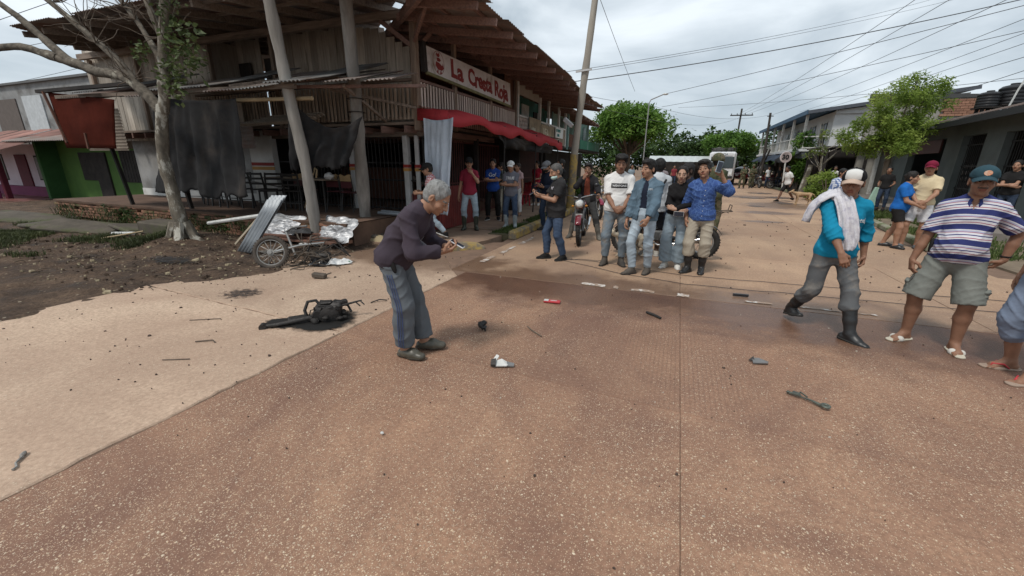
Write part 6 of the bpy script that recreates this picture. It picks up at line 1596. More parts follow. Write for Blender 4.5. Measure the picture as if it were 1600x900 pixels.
J2 = person('man in bright teal top, white scarf over one shoulder and black rubber boots striding by',(1.52,4.79,0),14,S=1.635,tone='tan',lean=2,twist=-10,head=(-36,8,0),feet={'L': dict(p=(.15,-.26,0),yaw=32,pitch=6),'R': dict(p=(-.13,.33,.055),yaw=4,pitch=-12)},
	hands={'R': dict(w=(-.11,-.33,.82),fd=(.25,-.35,-.85),pn=(.3,.8,-.2),curl=38,thumb=.5,pole=(-.75,.6,-.1)),'L': dict(w=(.30,.06,.82),fd=(-.1,-.3,-.9),pn=(-.9,.2,-.1),curl=55,thumb=.8,pole=(.6,.8,-.1))},
	shirt=dict(m=TEAL,sleeve=1.42,loose=.020,hem=-.05,flare=.012,sl_loose=.010,wr=.010),legs=dict(m=D_grey,loose=.016,end=1.42,wr=.011,flare=.01),shoes=dict(kind='boot',m=RB,sole=SOLEB),hair=dict(c=(.02,.018,.016),t=.008),cap=dict(m=CB,front=CW,brim=mat('tan_brim',(.50,.37,.29),rough=.9)),brow=(.02,.016,.014),res=.008,hres=.0050,extra=teal_x)
def polo_mat():
	m,nt,b = base('striped_pique'); tc = N(nt,'ShaderNodeTexCoord'); sp_ = N(nt,'ShaderNodeSeparateXYZ'); nt.links.new(tc.outputs['Object'],sp_.inputs[0])
	x2 = N(nt,'ShaderNodeMath',operation='MULTIPLY'); nt.links.new(sp_.outputs[0],x2.inputs[0]); nt.links.new(sp_.outputs[0],x2.inputs[1])
	zz = N(nt,'ShaderNodeMath',operation='MULTIPLY_ADD'); nt.links.new(x2.outputs[0],zz.inputs[0]); zz.inputs[1].default_value = 1.0; nt.links.new(sp_.outputs[2],zz.inputs[2])
	nz = N(nt,'ShaderNodeTexNoise',Scale=5.0); nt.links.new(tc.outputs['Object'],nz.inputs['Vector']); za = N(nt,'ShaderNodeMath',operation='MULTIPLY_ADD'); nt.links.new(nz.outputs['Fac'],za.inputs[0]); za.inputs[1].default_value = .02; nt.links.new(zz.outputs[0],za.inputs[2])
	w = N(nt,'ShaderNodeMath',operation='MULTIPLY_ADD'); w.inputs[1].default_value = 1/.128; w.inputs[2].default_value = .12; nt.links.new(za.outputs[0],w.inputs[0]); fr = N(nt,'ShaderNodeMath',operation='FRACT'); nt.links.new(w.outputs[0],fr.inputs[0])
	nv = (.035,.043,.145); wt = (.56,.55,.58); rd = (.30,.10,.13); lb = (.34,.35,.46)
	r = ramp(nt,[(0,nv),(.36,wt),(.44,rd),(.49,wt),(.62,nv),(.68,wt),(.80,rd),(.84,lb),(.93,wt)]); r.color_ramp.interpolation = 'CONSTANT'; nt.links.new(fr.outputs[0],r.inputs[0]); nt.links.new(r.outputs[0],b.inputs['Base Color'])
	b.inputs['Roughness'].default_value = .9; b.inputs['Specular IOR Level'].default_value = .12; n2 = N(nt,'ShaderNodeTexNoise',Scale=10.0,Detail=4.0); nt.links.new(tc.outputs['Object'],n2.inputs['Vector']); bp = N(nt,'ShaderNodeBump',Strength=.3,Distance=.01); nt.links.new(n2.outputs['Fac'],bp.inputs['Height']); nt.links.new(bp.outputs[0],b.inputs['Normal']); return m
CARGO = cloth('grey_green_twill',(.205,.215,.195),(.155,.165,.15),4,.25,14)
NVC = cloth('navy_pique',(.035,.045,.15))
def striped_x(J):
	s = J['s']
	T = Solid(); n = J['neck']; Rc = J['Rc']
	P = []
	for i in range(25):
		a = -2.75 + 5.5*i/24; fr = max(0,abs(a) - 1.2)/1.55; sx,cy = math.sin(a),math.cos(a)
		P.append([tuple(n + Rc @ np.array([r*sx*(1 - .25*fr ** 2),.006 + r*cy*(1.05 + .25*fr),z0 - .035*fr - k*.04*fr ** 2])*s) for r,z0,k in ((.062,.022,0),(.072,.026,.3),(.088,-.004,.8),(.098,-.024,1.3))])
	mb = MB(); mb.grid(P); o = mb.obj('collar',NVC,J['root'],True,world=False); md = o.modifiers.new('t','SOLIDIFY'); md.thickness = .007
	for q in 'RL':
		h,k = J['hip'][q],J['knee'][q]; c = h + (k - h)*.80 + np.array([J['sg'][q]*.092,.01,0])*s
		T = Solid(); T.ell(c,np.array([.030,.066,.075])*s,.01); T.ell(c + np.array([J['sg'][q]*.008,0,.058])*s,np.array([.030,.070,.022])*s,.008); J['piece'](T,'cargo_pocket',CARGO,.009,.01,1.6)
	T = Solid(); c = J['H'] + np.array([-.185,-.035,.08])*s; T.ell(c,np.array([.018,.04,.075])*s,.01); J['piece'](T,'belt_pouch',BK,.009)
	mb = MB(); w = J['wri']['L'] - nrm(J['wri']['L'] - J['elb']['L'])*.035; mb.tube([w + .031*s*(np.array([math.cos(t),0,0]) + np.array([0,math.sin(t),0])) for t in np.linspace(0,6.1,14)],.007,6); mb.obj('watch',BK,J['root'],True,world=False)
J3 = person('heavy man in navy and white striped polo, grey cargo shorts and white slides',(2.44,4.80,0),fc(2.44,4.80,2),S=1.635,tone='tan',w=1.09,belly=.075,hs=1.05,head=(6,4,0),feet={'R': dict(p=(-.20,-.03,0),yaw=-34),'L': dict(p=(.15,-.06,0),yaw=18)},
	hands={'R': dict(w=(-.315,-.09,.80),fd=(.12,-.25,-.95),pn=(.85,.4,0),curl=42,thumb=.7,pole=(-.3,.9,-.2)),'L': dict(w=(.265,.05,.90),fd=(-.55,.05,-.75),pn=(-.75,.3,.2),curl=30,pole=(.75,.6,-.1))},
	shirt=dict(m=polo_mat(),sleeve=.86,loose=.016,hem=-.03,flare=.010,sl_loose=.006,vee=.11,wr=.009,name='polo_shirt'),legs=dict(m=CARGO,loose=.026,end=1.0,flare=.022,wr=.008,name='cargo_shorts'),shoes=dict(kind='slide',m=SOLEW,sole=mat('cream_foam',(.58,.53,.43),rough=.8),strap=mat('striped_strap',(.62,.60,.55),(.5,.48,.44),rough=.7)),barefoot=True,
	hair=dict(c=(.03,.027,.025),t=.007),cap=dict(m=cloth('teal_navy_cap',(.035,.075,.095)),badge=(None,mat('orange_badge',(.55,.16,.05),(.6,.5,.4),scale=90,rough=.7))),brow=(.085,.065,.055),moustache=True,res=.0082,hres=.0052,extra=striped_x)
mb = MB(); kp = loc2w(J3,J3['wri']['R'] + np.array([.035,-.055,-.17]))
for k in range(3): mb.bbox(kp + Vector((.008*k,.004*k,-.015*k)),(.010,.006,.055),.002,rotmat(rx=14*k,ry=20 - 22*k))
mb.torus(kp + Vector((0,0,.03)),.014,.002,12,5); top(mb,'key_bunch',mat('key_metal',(.16,.15,.14),rough=.4,metal=.8),'bunch of keys dangling from the right hand of the man in the striped polo','keys')
person('man with pale blue shorts and red flip flops cut off by the picture edge',(2.80,4.30,0),-70,S=1.64,tone='tan',w=1.05,belly=.03,feet={'L': dict(p=(.14,-.10,0),yaw=8),'R': dict(p=(-.12,.02,0),yaw=-14)},hands={'L': dict(w=(.27,-.06,.84),curl=60),'R': dict(w=(-.25,.0,.84))},shirt=dict(m=WH,sleeve=.6,loose=.02,hem=-.02),legs=dict(m=cloth('pale_blue_twill',(.215,.265,.36)),loose=.030,end=1.02,name='shorts',wr=.01),shoes=dict(kind='flip',m=SOLEB,sole=mat('tan_foam',(.36,.27,.21)),strap=mat('red_strap',(.5,.05,.06),rough=.5)),barefoot=True,hair=dict(c=(.02,.018,.016)),res=.0085,hres=.006)
# 7 ---- right kerb
person('woman in bright blue tee and black shorts talking at the right kerb',(4.36,10.95,0),fc(4.36,10.95,78),S=1.555,tone='mid',female=True,w=1.16,belly=.02,lean=5,head=(4,4,0),feet={'R': dict(p=(-.10,-.13,0)),'L': dict(p=(.10,.14,0))},hands={'R': dict(w=(-.12,-.34,.98),curl=40),'L': dict(w=(.12,-.30,.98))},shirt=dict(m=cloth('bright_blue_cotton',(.018,.13,.42),(.015,.10,.34)),sleeve=.7,loose=.018,hem=-.08),legs=dict(m=BK,loose=.014,end=.72,name='shorts'),shoes=dict(kind='clog',m=RB,sole=RB),hair=dict(c=(.02,.016,.014),t=.012,kind='bun'),res=.010,hres=.0065)
person('man in cream tee, white shorts and maroon cap with hands joined at the right kerb',(4.68,10.96,0),fc(4.68,10.96,0),S=1.745,tone='mid',w=1.10,head=(-6,2,0),feet={'R': dict(p=(-.11,-.02,0)),'L': dict(p=(.12,.05,0))},hands={'R': dict(w=(-.06,-.27,.95),fd=(.7,-.2,-.4),pn=(.2,.9,0),pole=(-.8,.3,-.2)),'L': dict(w=(.07,-.29,.96),fd=(-.7,-.15,-.4),pn=(-.2,.9,0),pole=(.8,.3,-.2))},shirt=dict(m=cloth('cream_cotton',(.60,.50,.33),(.52,.43,.28)),sleeve=.75,loose=.020,hem=-.02),legs=dict(m=cloth('white_shorts_cloth',(.60,.60,.62)),loose=.03,end=.85,name='shorts'),shoes=dict(kind='clog',m=mat('grey_clog',(.13,.14,.15)),sole=RB),hair=dict(c=(.02,.018,.016),t=.008),cap=dict(m=cloth('maroon_cap',(.20,.018,.045))),res=.010,hres=.0065)
person('man in black polo leaning with folded arms in the dark shop doorway',(7.6,14.0,.2),fc(7.6,14,-20),S=1.62,tone='mid',hands={'R': dict(w=(.10,-.22,1.08),pole=(-.7,-.2,-.6)),'L': dict(w=(-.10,-.25,1.1),pole=(.7,-.2,-.6))},shirt=dict(m=BK,sleeve=.65,loose=.02),legs=dict(m=D_dark),shoes=dict(kind='shoe',m=BK),hair=dict(c=(.015,.013,.012),t=.012),res=.012,hres=.008)
person('man in dark printed tee standing behind the thin tree trunk',(7.15,19.4,.1),fc(7.15,19.4,-10),S=1.55,tone='tan',hands={'R': dict(w=(-.2,-.2,1.0)),'L': dict(w=(.2,-.2,1.0))},shirt=dict(m=BK,sleeve=.65),legs=dict(m=D_dark),shoes=dict(kind='shoe',m=BK),hair=dict(c=(.015,.013,.012)),res=.018,hres=.012)
person('man in blue checked shirt standing behind the man in teal',(4.12,13.9,0),fc(4.12,13.9,20),S=1.58,tone='mid',head=(30,0,0),shirt=dict(m=PL_blue,sleeve=1.3,loose=.02),legs=dict(m=D_dark),shoes=dict(kind='shoe',m=BK),hair=dict(c=(.015,.013,.012)),res=.013,hres=.009)
# 8 ---- far along the street
person('man in white tee and dark shorts bending forward as he walks by the speed sign',(4.94,23.7,0),-60,S=1.72,tone='dark',lean=16,feet={'R': dict(p=(-.09,-.30,0)),'L': dict(p=(.09,.36,.08),pitch=-20)},hands={'R': dict(w=(-.26,-.05,.9))},shirt=dict(m=WH,sleeve=.65,loose=.026),legs=dict(m=BK,loose=.03,end=.95,name='shorts'),shoes=dict(kind='shoe',m=BK),hair=dict(c=(.015,.013,.012)),res=.022,hres=.014)
person('man in white tee with hands on hips beyond the round shrub',(8.2,28.9,0),fc(8.2,28.9),S=1.70,tone='dark',hands={'R': dict(w=(-.20,-.03,1.0),pole=(-1,.2,0)),'L': dict(w=(.20,-.03,1.0),pole=(1,.2,0))},shirt=dict(m=WH,sleeve=.6),legs=dict(m=D_dark),shoes=dict(kind='shoe',m=BK),hair=dict(c=(.015,.013,.012)),res=.024,hres=.015)
CAMO = mat('camouflage_cloth',(.085,.088,.045),(.028,.036,.02),scale=9,rough=.9,c3=(.13,.11,.07),s3=6,t3=(.52,.55),detail=2)
def soldier_x(J):
	hl,hq,Rh = J['hl'],J['hq'],J['Rh']; T = Solid(); T.ell(hl(0,.012,.045),np.array([.115,.135,.12])*hq,0,rot=Rh,clip=[(hl(0,0,.0),Rh @ np.array([0,.1,-1.]))]); V,F = T.build(.014); np_obj('helmet',V,F,CAMO,J['root'])
	T = Solid(); T.ell(J['chest'] + np.array([0,-.06,-.02]),(.19,.13,.22),.02); J['piece'](T,'vest',CAMO,.018,.012)
for i,(x,y,f,S,lab,r) in enumerate(((.78,10.6,170,1.86,'soldier in camouflage and helmet right behind the raised phone',.012),(5.35,37.5,10,1.78,'soldier in camouflage walking beside the white bus',.026),(4.6,36.6,-20,1.75,'soldier in camouflage standing in front of the bus door',.026))):
	person(lab,(x,y,0),fc(x,y,0) + f,S=S,tone='tan',group='soldiers by the bus',feet={'R': dict(p=(-.1,-.12,0)),'L': dict(p=(.1,.14,0))},hands={'R': dict(w=(-.1,-.25,1.05)),'L': dict(w=(.15,-.32,1.15))},shirt=dict(m=CAMO,sleeve=1.9,loose=.025),legs=dict(m=CAMO,loose=.025),shoes=dict(kind='boot',m=RB),hair=dict(c=(.02,.02,.02)),res=r,hres=r*.7,extra=soldier_x)
for x,y,f,lab,sh,lg in ((-2.8,27.3,20,'person in pale blue far down the left side of the street',(.28,.36,.42),D_navy),(-.4,36,0,'far person in dark red standing in front of the white canopy',(.22,.04,.05),D_dark),(.35,37,60,'far person in white below the white canopy',(.6,.6,.6),D_navy),(-1.2,37.5,-40,'far person in black below the white canopy',(.03,.03,.03),BK),(6.6,38.6,30,'far person in white by the leaning dark poles',(.6,.6,.58),D_dark),(7.3,38.2,-30,'far person in black beside the covered tricycle',(.03,.03,.035),D_dark)):
	person(lab,(x,y,0),fc(x,y,f),S=1.66,tone='tan',shirt=dict(m=cloth('far_cotton_%d' % int(sh[0]*99 + sh[2]*7),sh),sleeve=.6),legs=dict(m=lg),shoes=dict(kind='shoe',m=BK),hair=dict(c=(.02,.018,.016)),res=.028,hres=.018)
# ================================================================ trees, bushes, grass
def leaf_mat(name,c1,c2,c3,trans=.35,sc=1.1):
	m,nt,b = base(name); geo = N(nt,'ShaderNodeNewGeometry'); n1 = N(nt,'ShaderNodeTexNoise',Scale=sc,Detail=5.0,Roughness=.7); nt.links.new(geo.outputs['Position'],n1.inputs['Vector'])
	r = ramp(nt,[(.34,c2),(.52,c1),(.68,c3)]); nt.links.new(n1.outputs['Fac'],r.inputs[0])
	n2 = N(nt,'ShaderNodeTexNoise',Scale=14.0,Detail=2.0); nt.links.new(geo.outputs['Position'],n2.inputs['Vector']); r2 = ramp(nt,[(.3,(.6,.62,.55)),(.7,(1.3,1.28,1.15))]); nt.links.new(n2.outputs['Fac'],r2.inputs[0])
	col = mixc(nt,r.outputs[0],r2.outputs[0],1.0,'MULTIPLY'); nt.links.new(col,b.inputs['Base Color']); b.inputs['Roughness'].default_value = .6; b.inputs['Specular IOR Level'].default_value = .25
	t = N(nt,'ShaderNodeBsdfTranslucent'); nt.links.new(col,t.inputs['Color']); mx = N(nt,'ShaderNodeMixShader'); mx.inputs[0].default_value = trans
	out = [n for n in nt.nodes if n.type == 'OUTPUT_MATERIAL'][0]; nt.links.new(b.outputs[0],mx.inputs[1]); nt.links.new(t.outputs[0],mx.inputs[2]); nt.links.new(mx.outputs[0],out.inputs['Surface']); return m
L_oliv = None
RNG = np.random.default_rng(11)
def leaves(clusters,n,L,W,flat=.5,shell=.55,droop=.2,rng=RNG):
	"""many small folded leaves spread through clusters (centre, radius or 3 radii)"""
	cs = np.array([c for c,r in clusters],float); rs = np.array([(r,r,r*.8) if not hasattr(r,'__len__') else r for c,r in clusters],float)
	wt = (rs.prod(1)) ** .6; idx = rng.choice(len(cs),n,p=wt/wt.sum())
	d = rng.normal(size=(n,3)); d /= np.linalg.norm(d,axis=1)[:,None]; rad = shell + (1 - shell)*rng.random(n) ** .6; rad *= np.where(rng.random(n) < .12,1.22,1)
	rad = np.where(rng.random(n) < .25,rng.random(n),rad)
	p = cs[idx] + d*rad[:,None]*rs[idx]
	a = rng.normal(size=(n,3)); a[:,2] = a[:,2]*flat - droop; a = a + .5*d; a /= np.linalg.norm(a,axis=1)[:,None]
	nn = rng.normal(size=(n,3))*.7 + d*.5 + np.array([0,0,.7]); s = np.cross(a,nn); s /= np.linalg.norm(s,axis=1)[:,None] + 1e-9; u = np.cross(s,a)
	l = L*(.55 + 1.0*rng.random(n) ** 1.6)[:,None]; w = W*rng.uniform(.7,1.2,n)[:,None]
	v = np.stack([p,p + a*l*.45 + s*w*.5 + u*l*.06,p + a*l,p + a*l*.45 - s*w*.5 + u*l*.06],1).reshape(-1,3)
	f = np.arange(n*4).reshape(n,4)
	return v,f
def leaf_obj(name,data,m,parent=None,kind=None):
	v,f = data
	if parent is not None: v = v - np.array(parent.location)
	o = np_obj(name,v,f,m,parent,smooth=False)
	if kind: o['kind'] = kind
	return o
M_bark = mat('grey_bark',(.21,.18,.14),(.075,.064,.05),scale=9,rough=.95,bump=1.0,bscale=22,stretch=(1,1,.45),c3=(.38,.36,.31),s3=5.0,t3=(.52,.58))
M_barkd = mat('brown_bark',(.16,.125,.095),(.08,.062,.048),scale=7,rough=.95,bump=.8,bscale=26,stretch=(1,1,.4))
M_limb = mat('dark_limb_bark',(.175,.15,.12),(.05,.042,.033),scale=9,rough=.95,bump=1.0,bscale=22,c3=(.30,.28,.23),s3=4.0,t3=(.58,.66))
L_mid = leaf_mat('leaf_green',(.115,.225,.042),(.04,.095,.02),(.22,.34,.08),.42)
L_dark = leaf_mat('leaf_dark',(.045,.085,.025),(.02,.042,.014),(.075,.125,.035),.25,.5)
L_lime = leaf_mat('leaf_lime',(.25,.34,.075),(.14,.22,.045),(.37,.45,.13),.45)
L_oliv = leaf_mat('leaf_olive',(.085,.115,.045),(.04,.058,.025),(.17,.19,.10),.25,3.0)
L_yel = leaf_mat('leaf_yellowgreen',(.15,.20,.045),(.075,.11,.028),(.24,.28,.07))
def limb(mb,pts,r0,r1,n=9,wob=.02,sub=4):
	P = [];
	pts = [Vector(p) for p in pts]
	for i in range(len(pts) - 1):
		a,b = pts[i],pts[i + 1]; pa = pts[i - 1] if i else a*2 - b; pb = pts[i + 2] if i + 2 < len(pts) else b*2 - a
		for k in range(sub):
			t = k/sub; P.append(.5*((2*a) + (-pa + b)*t + (2*pa - 5*a + 4*b - pb)*t*t + (-pa + 3*a - 3*b + pb)*t ** 3))
	P.append(pts[-1]); m = len(P)
	P = [p + mnoise.noise_vector(p*2.3)*wob for p in P]
	rr = [r0 + (r1 - r0)*(i/(m - 1)) ** .8*1.0 for i in range(m)]; rr = [r*(1 + .20*mnoise.noise(p*4.1) + .12*mnoise.noise(p*11)) for r,p in zip(rr,P)]
	mb.tube(P,rr,n); return P
# ---- the half bare tree on the left
lt = thing('half_bare_tree','half bare tree with pale mottled trunk leaning left limbs in front of the restaurant','tree',(-9.05,5.0,0.0))
mb = MB(); limb(mb,[(-9.02,5.0,-.1),(-9.03,5.02,.45),(-9.12,5.02,1.1),(-9.02,5.0,1.9),(-8.80,5.0,2.55)],.138,.092,14,.035,6);
for a in (0.3,1.7,2.9,4.2,5.4):
	mb.tube([(-9.03 + .1*math.cos(a),5 + .1*math.sin(a),.45),(-9.03 + .22*math.cos(a),5 + .22*math.sin(a),.15),(-9.03 + .5*math.cos(a),5 + .5*math.sin(a),.02)],[.09,.08,.03],7)
limb(mb,[(-8.80,5.0,2.45),(-8.55,5.0,3.0),(-8.36,5.0,3.6),(-8.05,5.0,4.3),(-7.9,5.0,5.4)],.094,.062,10,.03,5); mb.obj('trunk',M_bark,lt,50)
mb = MB()
limb(mb,[(-8.85,5.0,2.45),(-9.15,4.98,2.78),(-9.70,4.95,3.08),(-10.35,4.9,3.2),(-10.95,4.85,3.38),(-11.3,4.8,3.48)],.095,.075)
limb(mb,[(-11.2,4.8,3.46),(-12.2,4.7,3.70),(-13.2,4.6,3.72),(-13.9,4.55,3.62)],.078,.05)
limb(mb,[(-10.95,4.85,3.38),(-11.45,4.8,3.75),(-12.0,4.7,4.2),(-12.75,4.6,4.68),(-13.2,4.6,5.1)],.075,.04)
limb(mb,[(-9.25,4.97,2.85),(-9.62,4.9,3.35),(-10.2,4.8,3.85),(-10.7,4.7,4.25),(-11.3,4.6,4.7)],.066,.038)
limb(mb,[(-8.5,5.0,3.15),(-8.7,5.0,3.55),(-9.0,4.95,4.0),(-9.5,4.9,4.6)],.056,.03)
limb(mb,[(-8.36,5.0,3.5),(-8.46,5.0,3.85),(-8.62,5.0,4.3),(-8.8,5.0,5.0)],.058,.04)
mb.obj('limb',M_limb,lt,50)
mb = MB(); rr = random.Random(5)
for st in [(-10.2,4.8,3.9),(-9.9,4.8,3.6),(-9.1,4.9,4.1),(-8.9,4.95,3.9),(-10.7,4.75,4.3),(-8.6,5,4.2),(-9.4,4.95,3.0),(-8.4,5,3.6),(-9.3,4.9,4.4),(-8.1,5.0,4.1)]:
	for k in range(12):
		p = Vector(st); d = Vector((rr.uniform(-.9,.9),rr.uniform(-.5,.5),rr.uniform(-.1,1))).normalized(); pts = [p]
		for j in range(5): d = (d + Vector((rr.uniform(-.5,.5),rr.uniform(-.4,.4),rr.uniform(-.35,.5)))).normalized(); p = p + d*rr.uniform(.1,.2); pts.append(p)
		mb.tube(pts,[.010,.008,.006,.005,.004,.003],4,cap=False)
mb.obj('twigs',M_barkd,lt,kind='stuff')
cl = [((-8.0,4.95,3.9),(.22,.2,.5)),((-7.9,4.9,3.35),(.28,.22,.4)),((-7.55,4.85,3.2),(.3,.22,.3)),((-8.25,4.9,3.0),(.25,.2,.28)),((-7.4,4.8,3.55),(.18,.18,.15)),((-8.7,4.8,3.35),(.18,.15,.18)),((-7.75,4.9,4.4),(.25,.2,.4)),((-8.0,4.85,2.75),(.2,.15,.2))]
leaf_obj('foliage',leaves(cl,620,.095,.065,.5,.3),L_oliv,lt)
mv = [((-9.1,4.78,.5),(.15,.06,.3)),((-8.9,4.82,1.9),(.13,.07,.3))]
# ---- big round tree beyond the row
def crown_tree(name,label,basep,top_c,R,ncl,nl,L,W,lm,trunk_r=.2,seed=1,group=None,squash=.85,bark=None,clr=.36):
	rg = np.random.default_rng(seed); root = thing(name,label,'tree',basep,0,group); b = Vector(basep); c = Vector(top_c); cl = []
	for k in range(ncl):
		d = rg.normal(size=3); d /= np.linalg.norm(d); d[2] = abs(d[2])*.9 - .28; r = rg.uniform(.55,.95)
		cl.append(((c.x + d[0]*R*r,c.y + d[1]*R*r,c.z + d[2]*R*squash*r),R*rg.uniform(clr*.6,clr*1.15)))
	mb = MB(); limb(mb,[b + Vector((0,0,-.1)),b.lerp(c,.4) + Vector((.1,0,0)),c - Vector((0,0,R*.35))],trunk_r,trunk_r*.6,9)
	mb.obj('trunk',bark or M_barkd,root,50)
	mb = MB(); st = b.lerp(c,.55)
	for k in range(0,ncl,2): limb(mb,[st,st.lerp(Vector(cl[k][0]),.5) + Vector((0,0,-.15)),Vector(cl[k][0])],trunk_r*.42,.03,6,.05,3)
	mb.obj('limb',bark or M_barkd,root,50)
	leaf_obj('crown',leaves(cl,nl,L,W,.6,.5,.15,rg),lm,root); return root
crown_tree('broad_tree','dense round green tree rising behind the yellow footed pole',(-3.4,28.9,0),(-3.3,28.9,3.95),2.5,46,19000,.21,.12,L_mid,.2,3)
crown_tree('broad_tree','round green tree standing over the white bus',(3.9,44.0,0),(3.9,44.0,3.4),2.2,34,9000,.25,.14,L_mid,.18,8)
crown_tree('broad_tree','low wide tree to the left of the bus, dark green',(1.4,56,0),(1.4,56,3.2),2.6,26,5000,.34,.2,L_dark,.18,21,squash=.6)
for i,(x,y,r,lab,lm) in enumerate(((-4.7,22.6,.85,'yellowish bush at the foot of the teal shop house',L_yel),(-3.7,26.2,.7,'low leafy bush beside the round green tree',L_mid),(-4.1,19.6,.42,'small bush right beside the yellow footed pole',L_mid))):
	root = thing('bush',lab,'bush',(x,y,0)); cl = [((x + r*.5*math.cos(k),y + r*.5*math.sin(k*1.7),r*(.7 + .25*math.sin(k*2.3))),r*.55) for k in range(8)]
	leaf_obj('foliage',leaves(cl,1500,.13,.07),lm,root)
	mb = MB()
	for k in range(5): mb.tube([(x,y,0),(x + .3*math.cos(k),y + .3*math.sin(k),r)],[.02,.01],5)
	mb.obj('stem',M_barkd,root)
# far wood
cl = [((x,66 + 3*math.sin(x),2.2 + 1.7*abs(math.sin(x*.9 + 1)) + .9*math.sin(x*2.3)),(1.8,2.2,2.0)) for x in np.arange(-14,24,1.1)]
fw_ = leaf_obj('far_woods',leaves(cl,22000,.5,.34,.6,.6),L_dark); fw_['kind'] = 'stuff'
# ---- feathery tree on the right kerb
rt = thing('feathery_tree','slender tree with feathery lime foliage and a pale lower trunk on the right kerb','tree',(8.0,21.95,0))
mb = MB(); limb(mb,[(8.0,21.95,-.05),(7.95,21.95,.8),(7.93,21.96,1.7),(7.95,21.95,2.2)],.13,.085,9); mb.obj('trunk',M_barkd,rt,50)
mb = MB()
ends = []
for k,(p,z) in enumerate((((6.6,21.4),2.9),((6.9,21.5),3.6),((7.4,21.8),4.5),((8.2,22.1),4.9),((8.9,22.4),4.6),((9.3,22.6),4.2),((8.6,22.2),3.4),((7.0,21.6),2.9))):
	P = limb(mb,[(7.95,21.95,2.05),(7.95*.6 + p[0]*.4,21.95*.6 + p[1]*.4,2.1 + (z - 2.1)*.5),(p[0],p[1],z)],.055,.014,6,.06,4); ends += [P[-1],P[-4],P[-6]]
mb.obj('limb',M_barkd,rt,50)
rg = np.random.default_rng(4); cl = []
for e in ends:
	for k in range(3): cl.append(((e.x + rg.normal()*.34,e.y + rg.normal()*.4,e.z + rg.normal()*.26),rg.uniform(.2,.38)))
for k,(x,z,r) in enumerate(((6.3,2.8,.32),(6.7,3.2,.40),(7.1,3.9,.45),(7.6,4.65,.38),(8.1,4.2,.5),(8.75,4.75,.4),(9.3,4.65,.3),(9.1,4.1,.42),(8.5,3.5,.45),(7.6,3.3,.38),(6.6,2.6,.32))): cl.append(((x,21.9 + rg.normal()*.4,z),r))
leaf_obj('crown',leaves(cl,14500,.155,.05,.6,.25,.25,rg),L_lime,rt)
mb = MB(); mb.bbox((7.72,21.7,.42),(.34,.1,.85),.03,rotmat(ry=14)); top(mb,'painted_slab',mat('mint_paint',(.36,.52,.42),(.28,.42,.34),rough=.85),'mint painted slab leaning against the foot of the feathery tree','slab')
# bushy shrub, column shrub, thin bare tree
def shrub(name,lab,x,y,cls,n,L,W,lm,stems=True):
	root = thing(name,lab,'shrub',(x,y,0)); leaf_obj('foliage',leaves(cls,n,L,W,.6,.35),lm,root); mb = MB()
	for k in range(6): mb.tube([(x,y,0),(x + .12*math.cos(k),y + .1*math.sin(k),.5),(x + .35*math.cos(k),y + .3*math.sin(k),1.1)],[.03,.02,.01],5)
	mb.obj('stem',M_barkd,root); return root
shrub('round_shrub','round yellow green shrub on the right kerb behind the man in teal',6.95,25.4,[((6.95 + .5*math.cos(k*1.1),25.4 + .4*math.sin(k),.75 + .45*math.sin(k*1.9)),.36) for k in range(11)],2600,.16,.075,L_lime)
shrub('column_shrub','tall narrow green shrub behind the speed sign',7.6,34.0,[((7.6 + .3*math.sin(k*2.1),34 + .2*math.cos(k),.8 + k*.31),.48) for k in range(10)],3000,.2,.1,L_mid)
shrub('low_shrub','small lime shrub on the verge below the feathery tree',6.6,23.6,[((6.6 + .2*math.sin(k*2.1),23.6,.2 + .1*k),.2) for k in range(4)],500,.12,.06,L_lime)
bt = thing('bare_tree','thin almost bare tree in front of the white balcony house','tree',(7.15,27.4,0))
mb = MB(); limb(mb,[(7.15,27.4,0),(7.1,27.4,1.4),(7.0,27.4,2.6)],.085,.05,8); mb.obj('trunk',M_bark,bt,50)
mb = MB(); rr = random.Random(3)
for k in range(16):
	z0 = rr.uniform(1.3,2.7); p = Vector((7.08,27.4,z0)); d = Vector((rr.uniform(-1,1),rr.uniform(-.4,.4),rr.uniform(.0,1.0))).normalized(); pts = [p]
	for j in range(6): d = (d + Vector((rr.uniform(-.35,.35),rr.uniform(-.3,.3),rr.uniform(-.15,.35)))).normalized(); p = p + d*.24; pts.append(p)
	mb.tube(pts,[.025,.02,.015,.012,.009,.007,.005],5,cap=False)
mb.obj('limb',M_bark,bt)
leaf_obj('foliage',leaves([((6.9,27.3,2.5),.3),((7.0,27.3,3.3),.3),((6.4,27.3,2.3),.25)],260,.16,.06),L_yel,bt)
mb = MB(); limb(mb,[(6.55,27.9,0),(6.6,27.9,.8),(6.75,27.9,1.75)],.16,.13,9); top(mb,'tree_stump',M_bark,'tall pale dead stump next to the thin bare tree','stump',smooth=50)
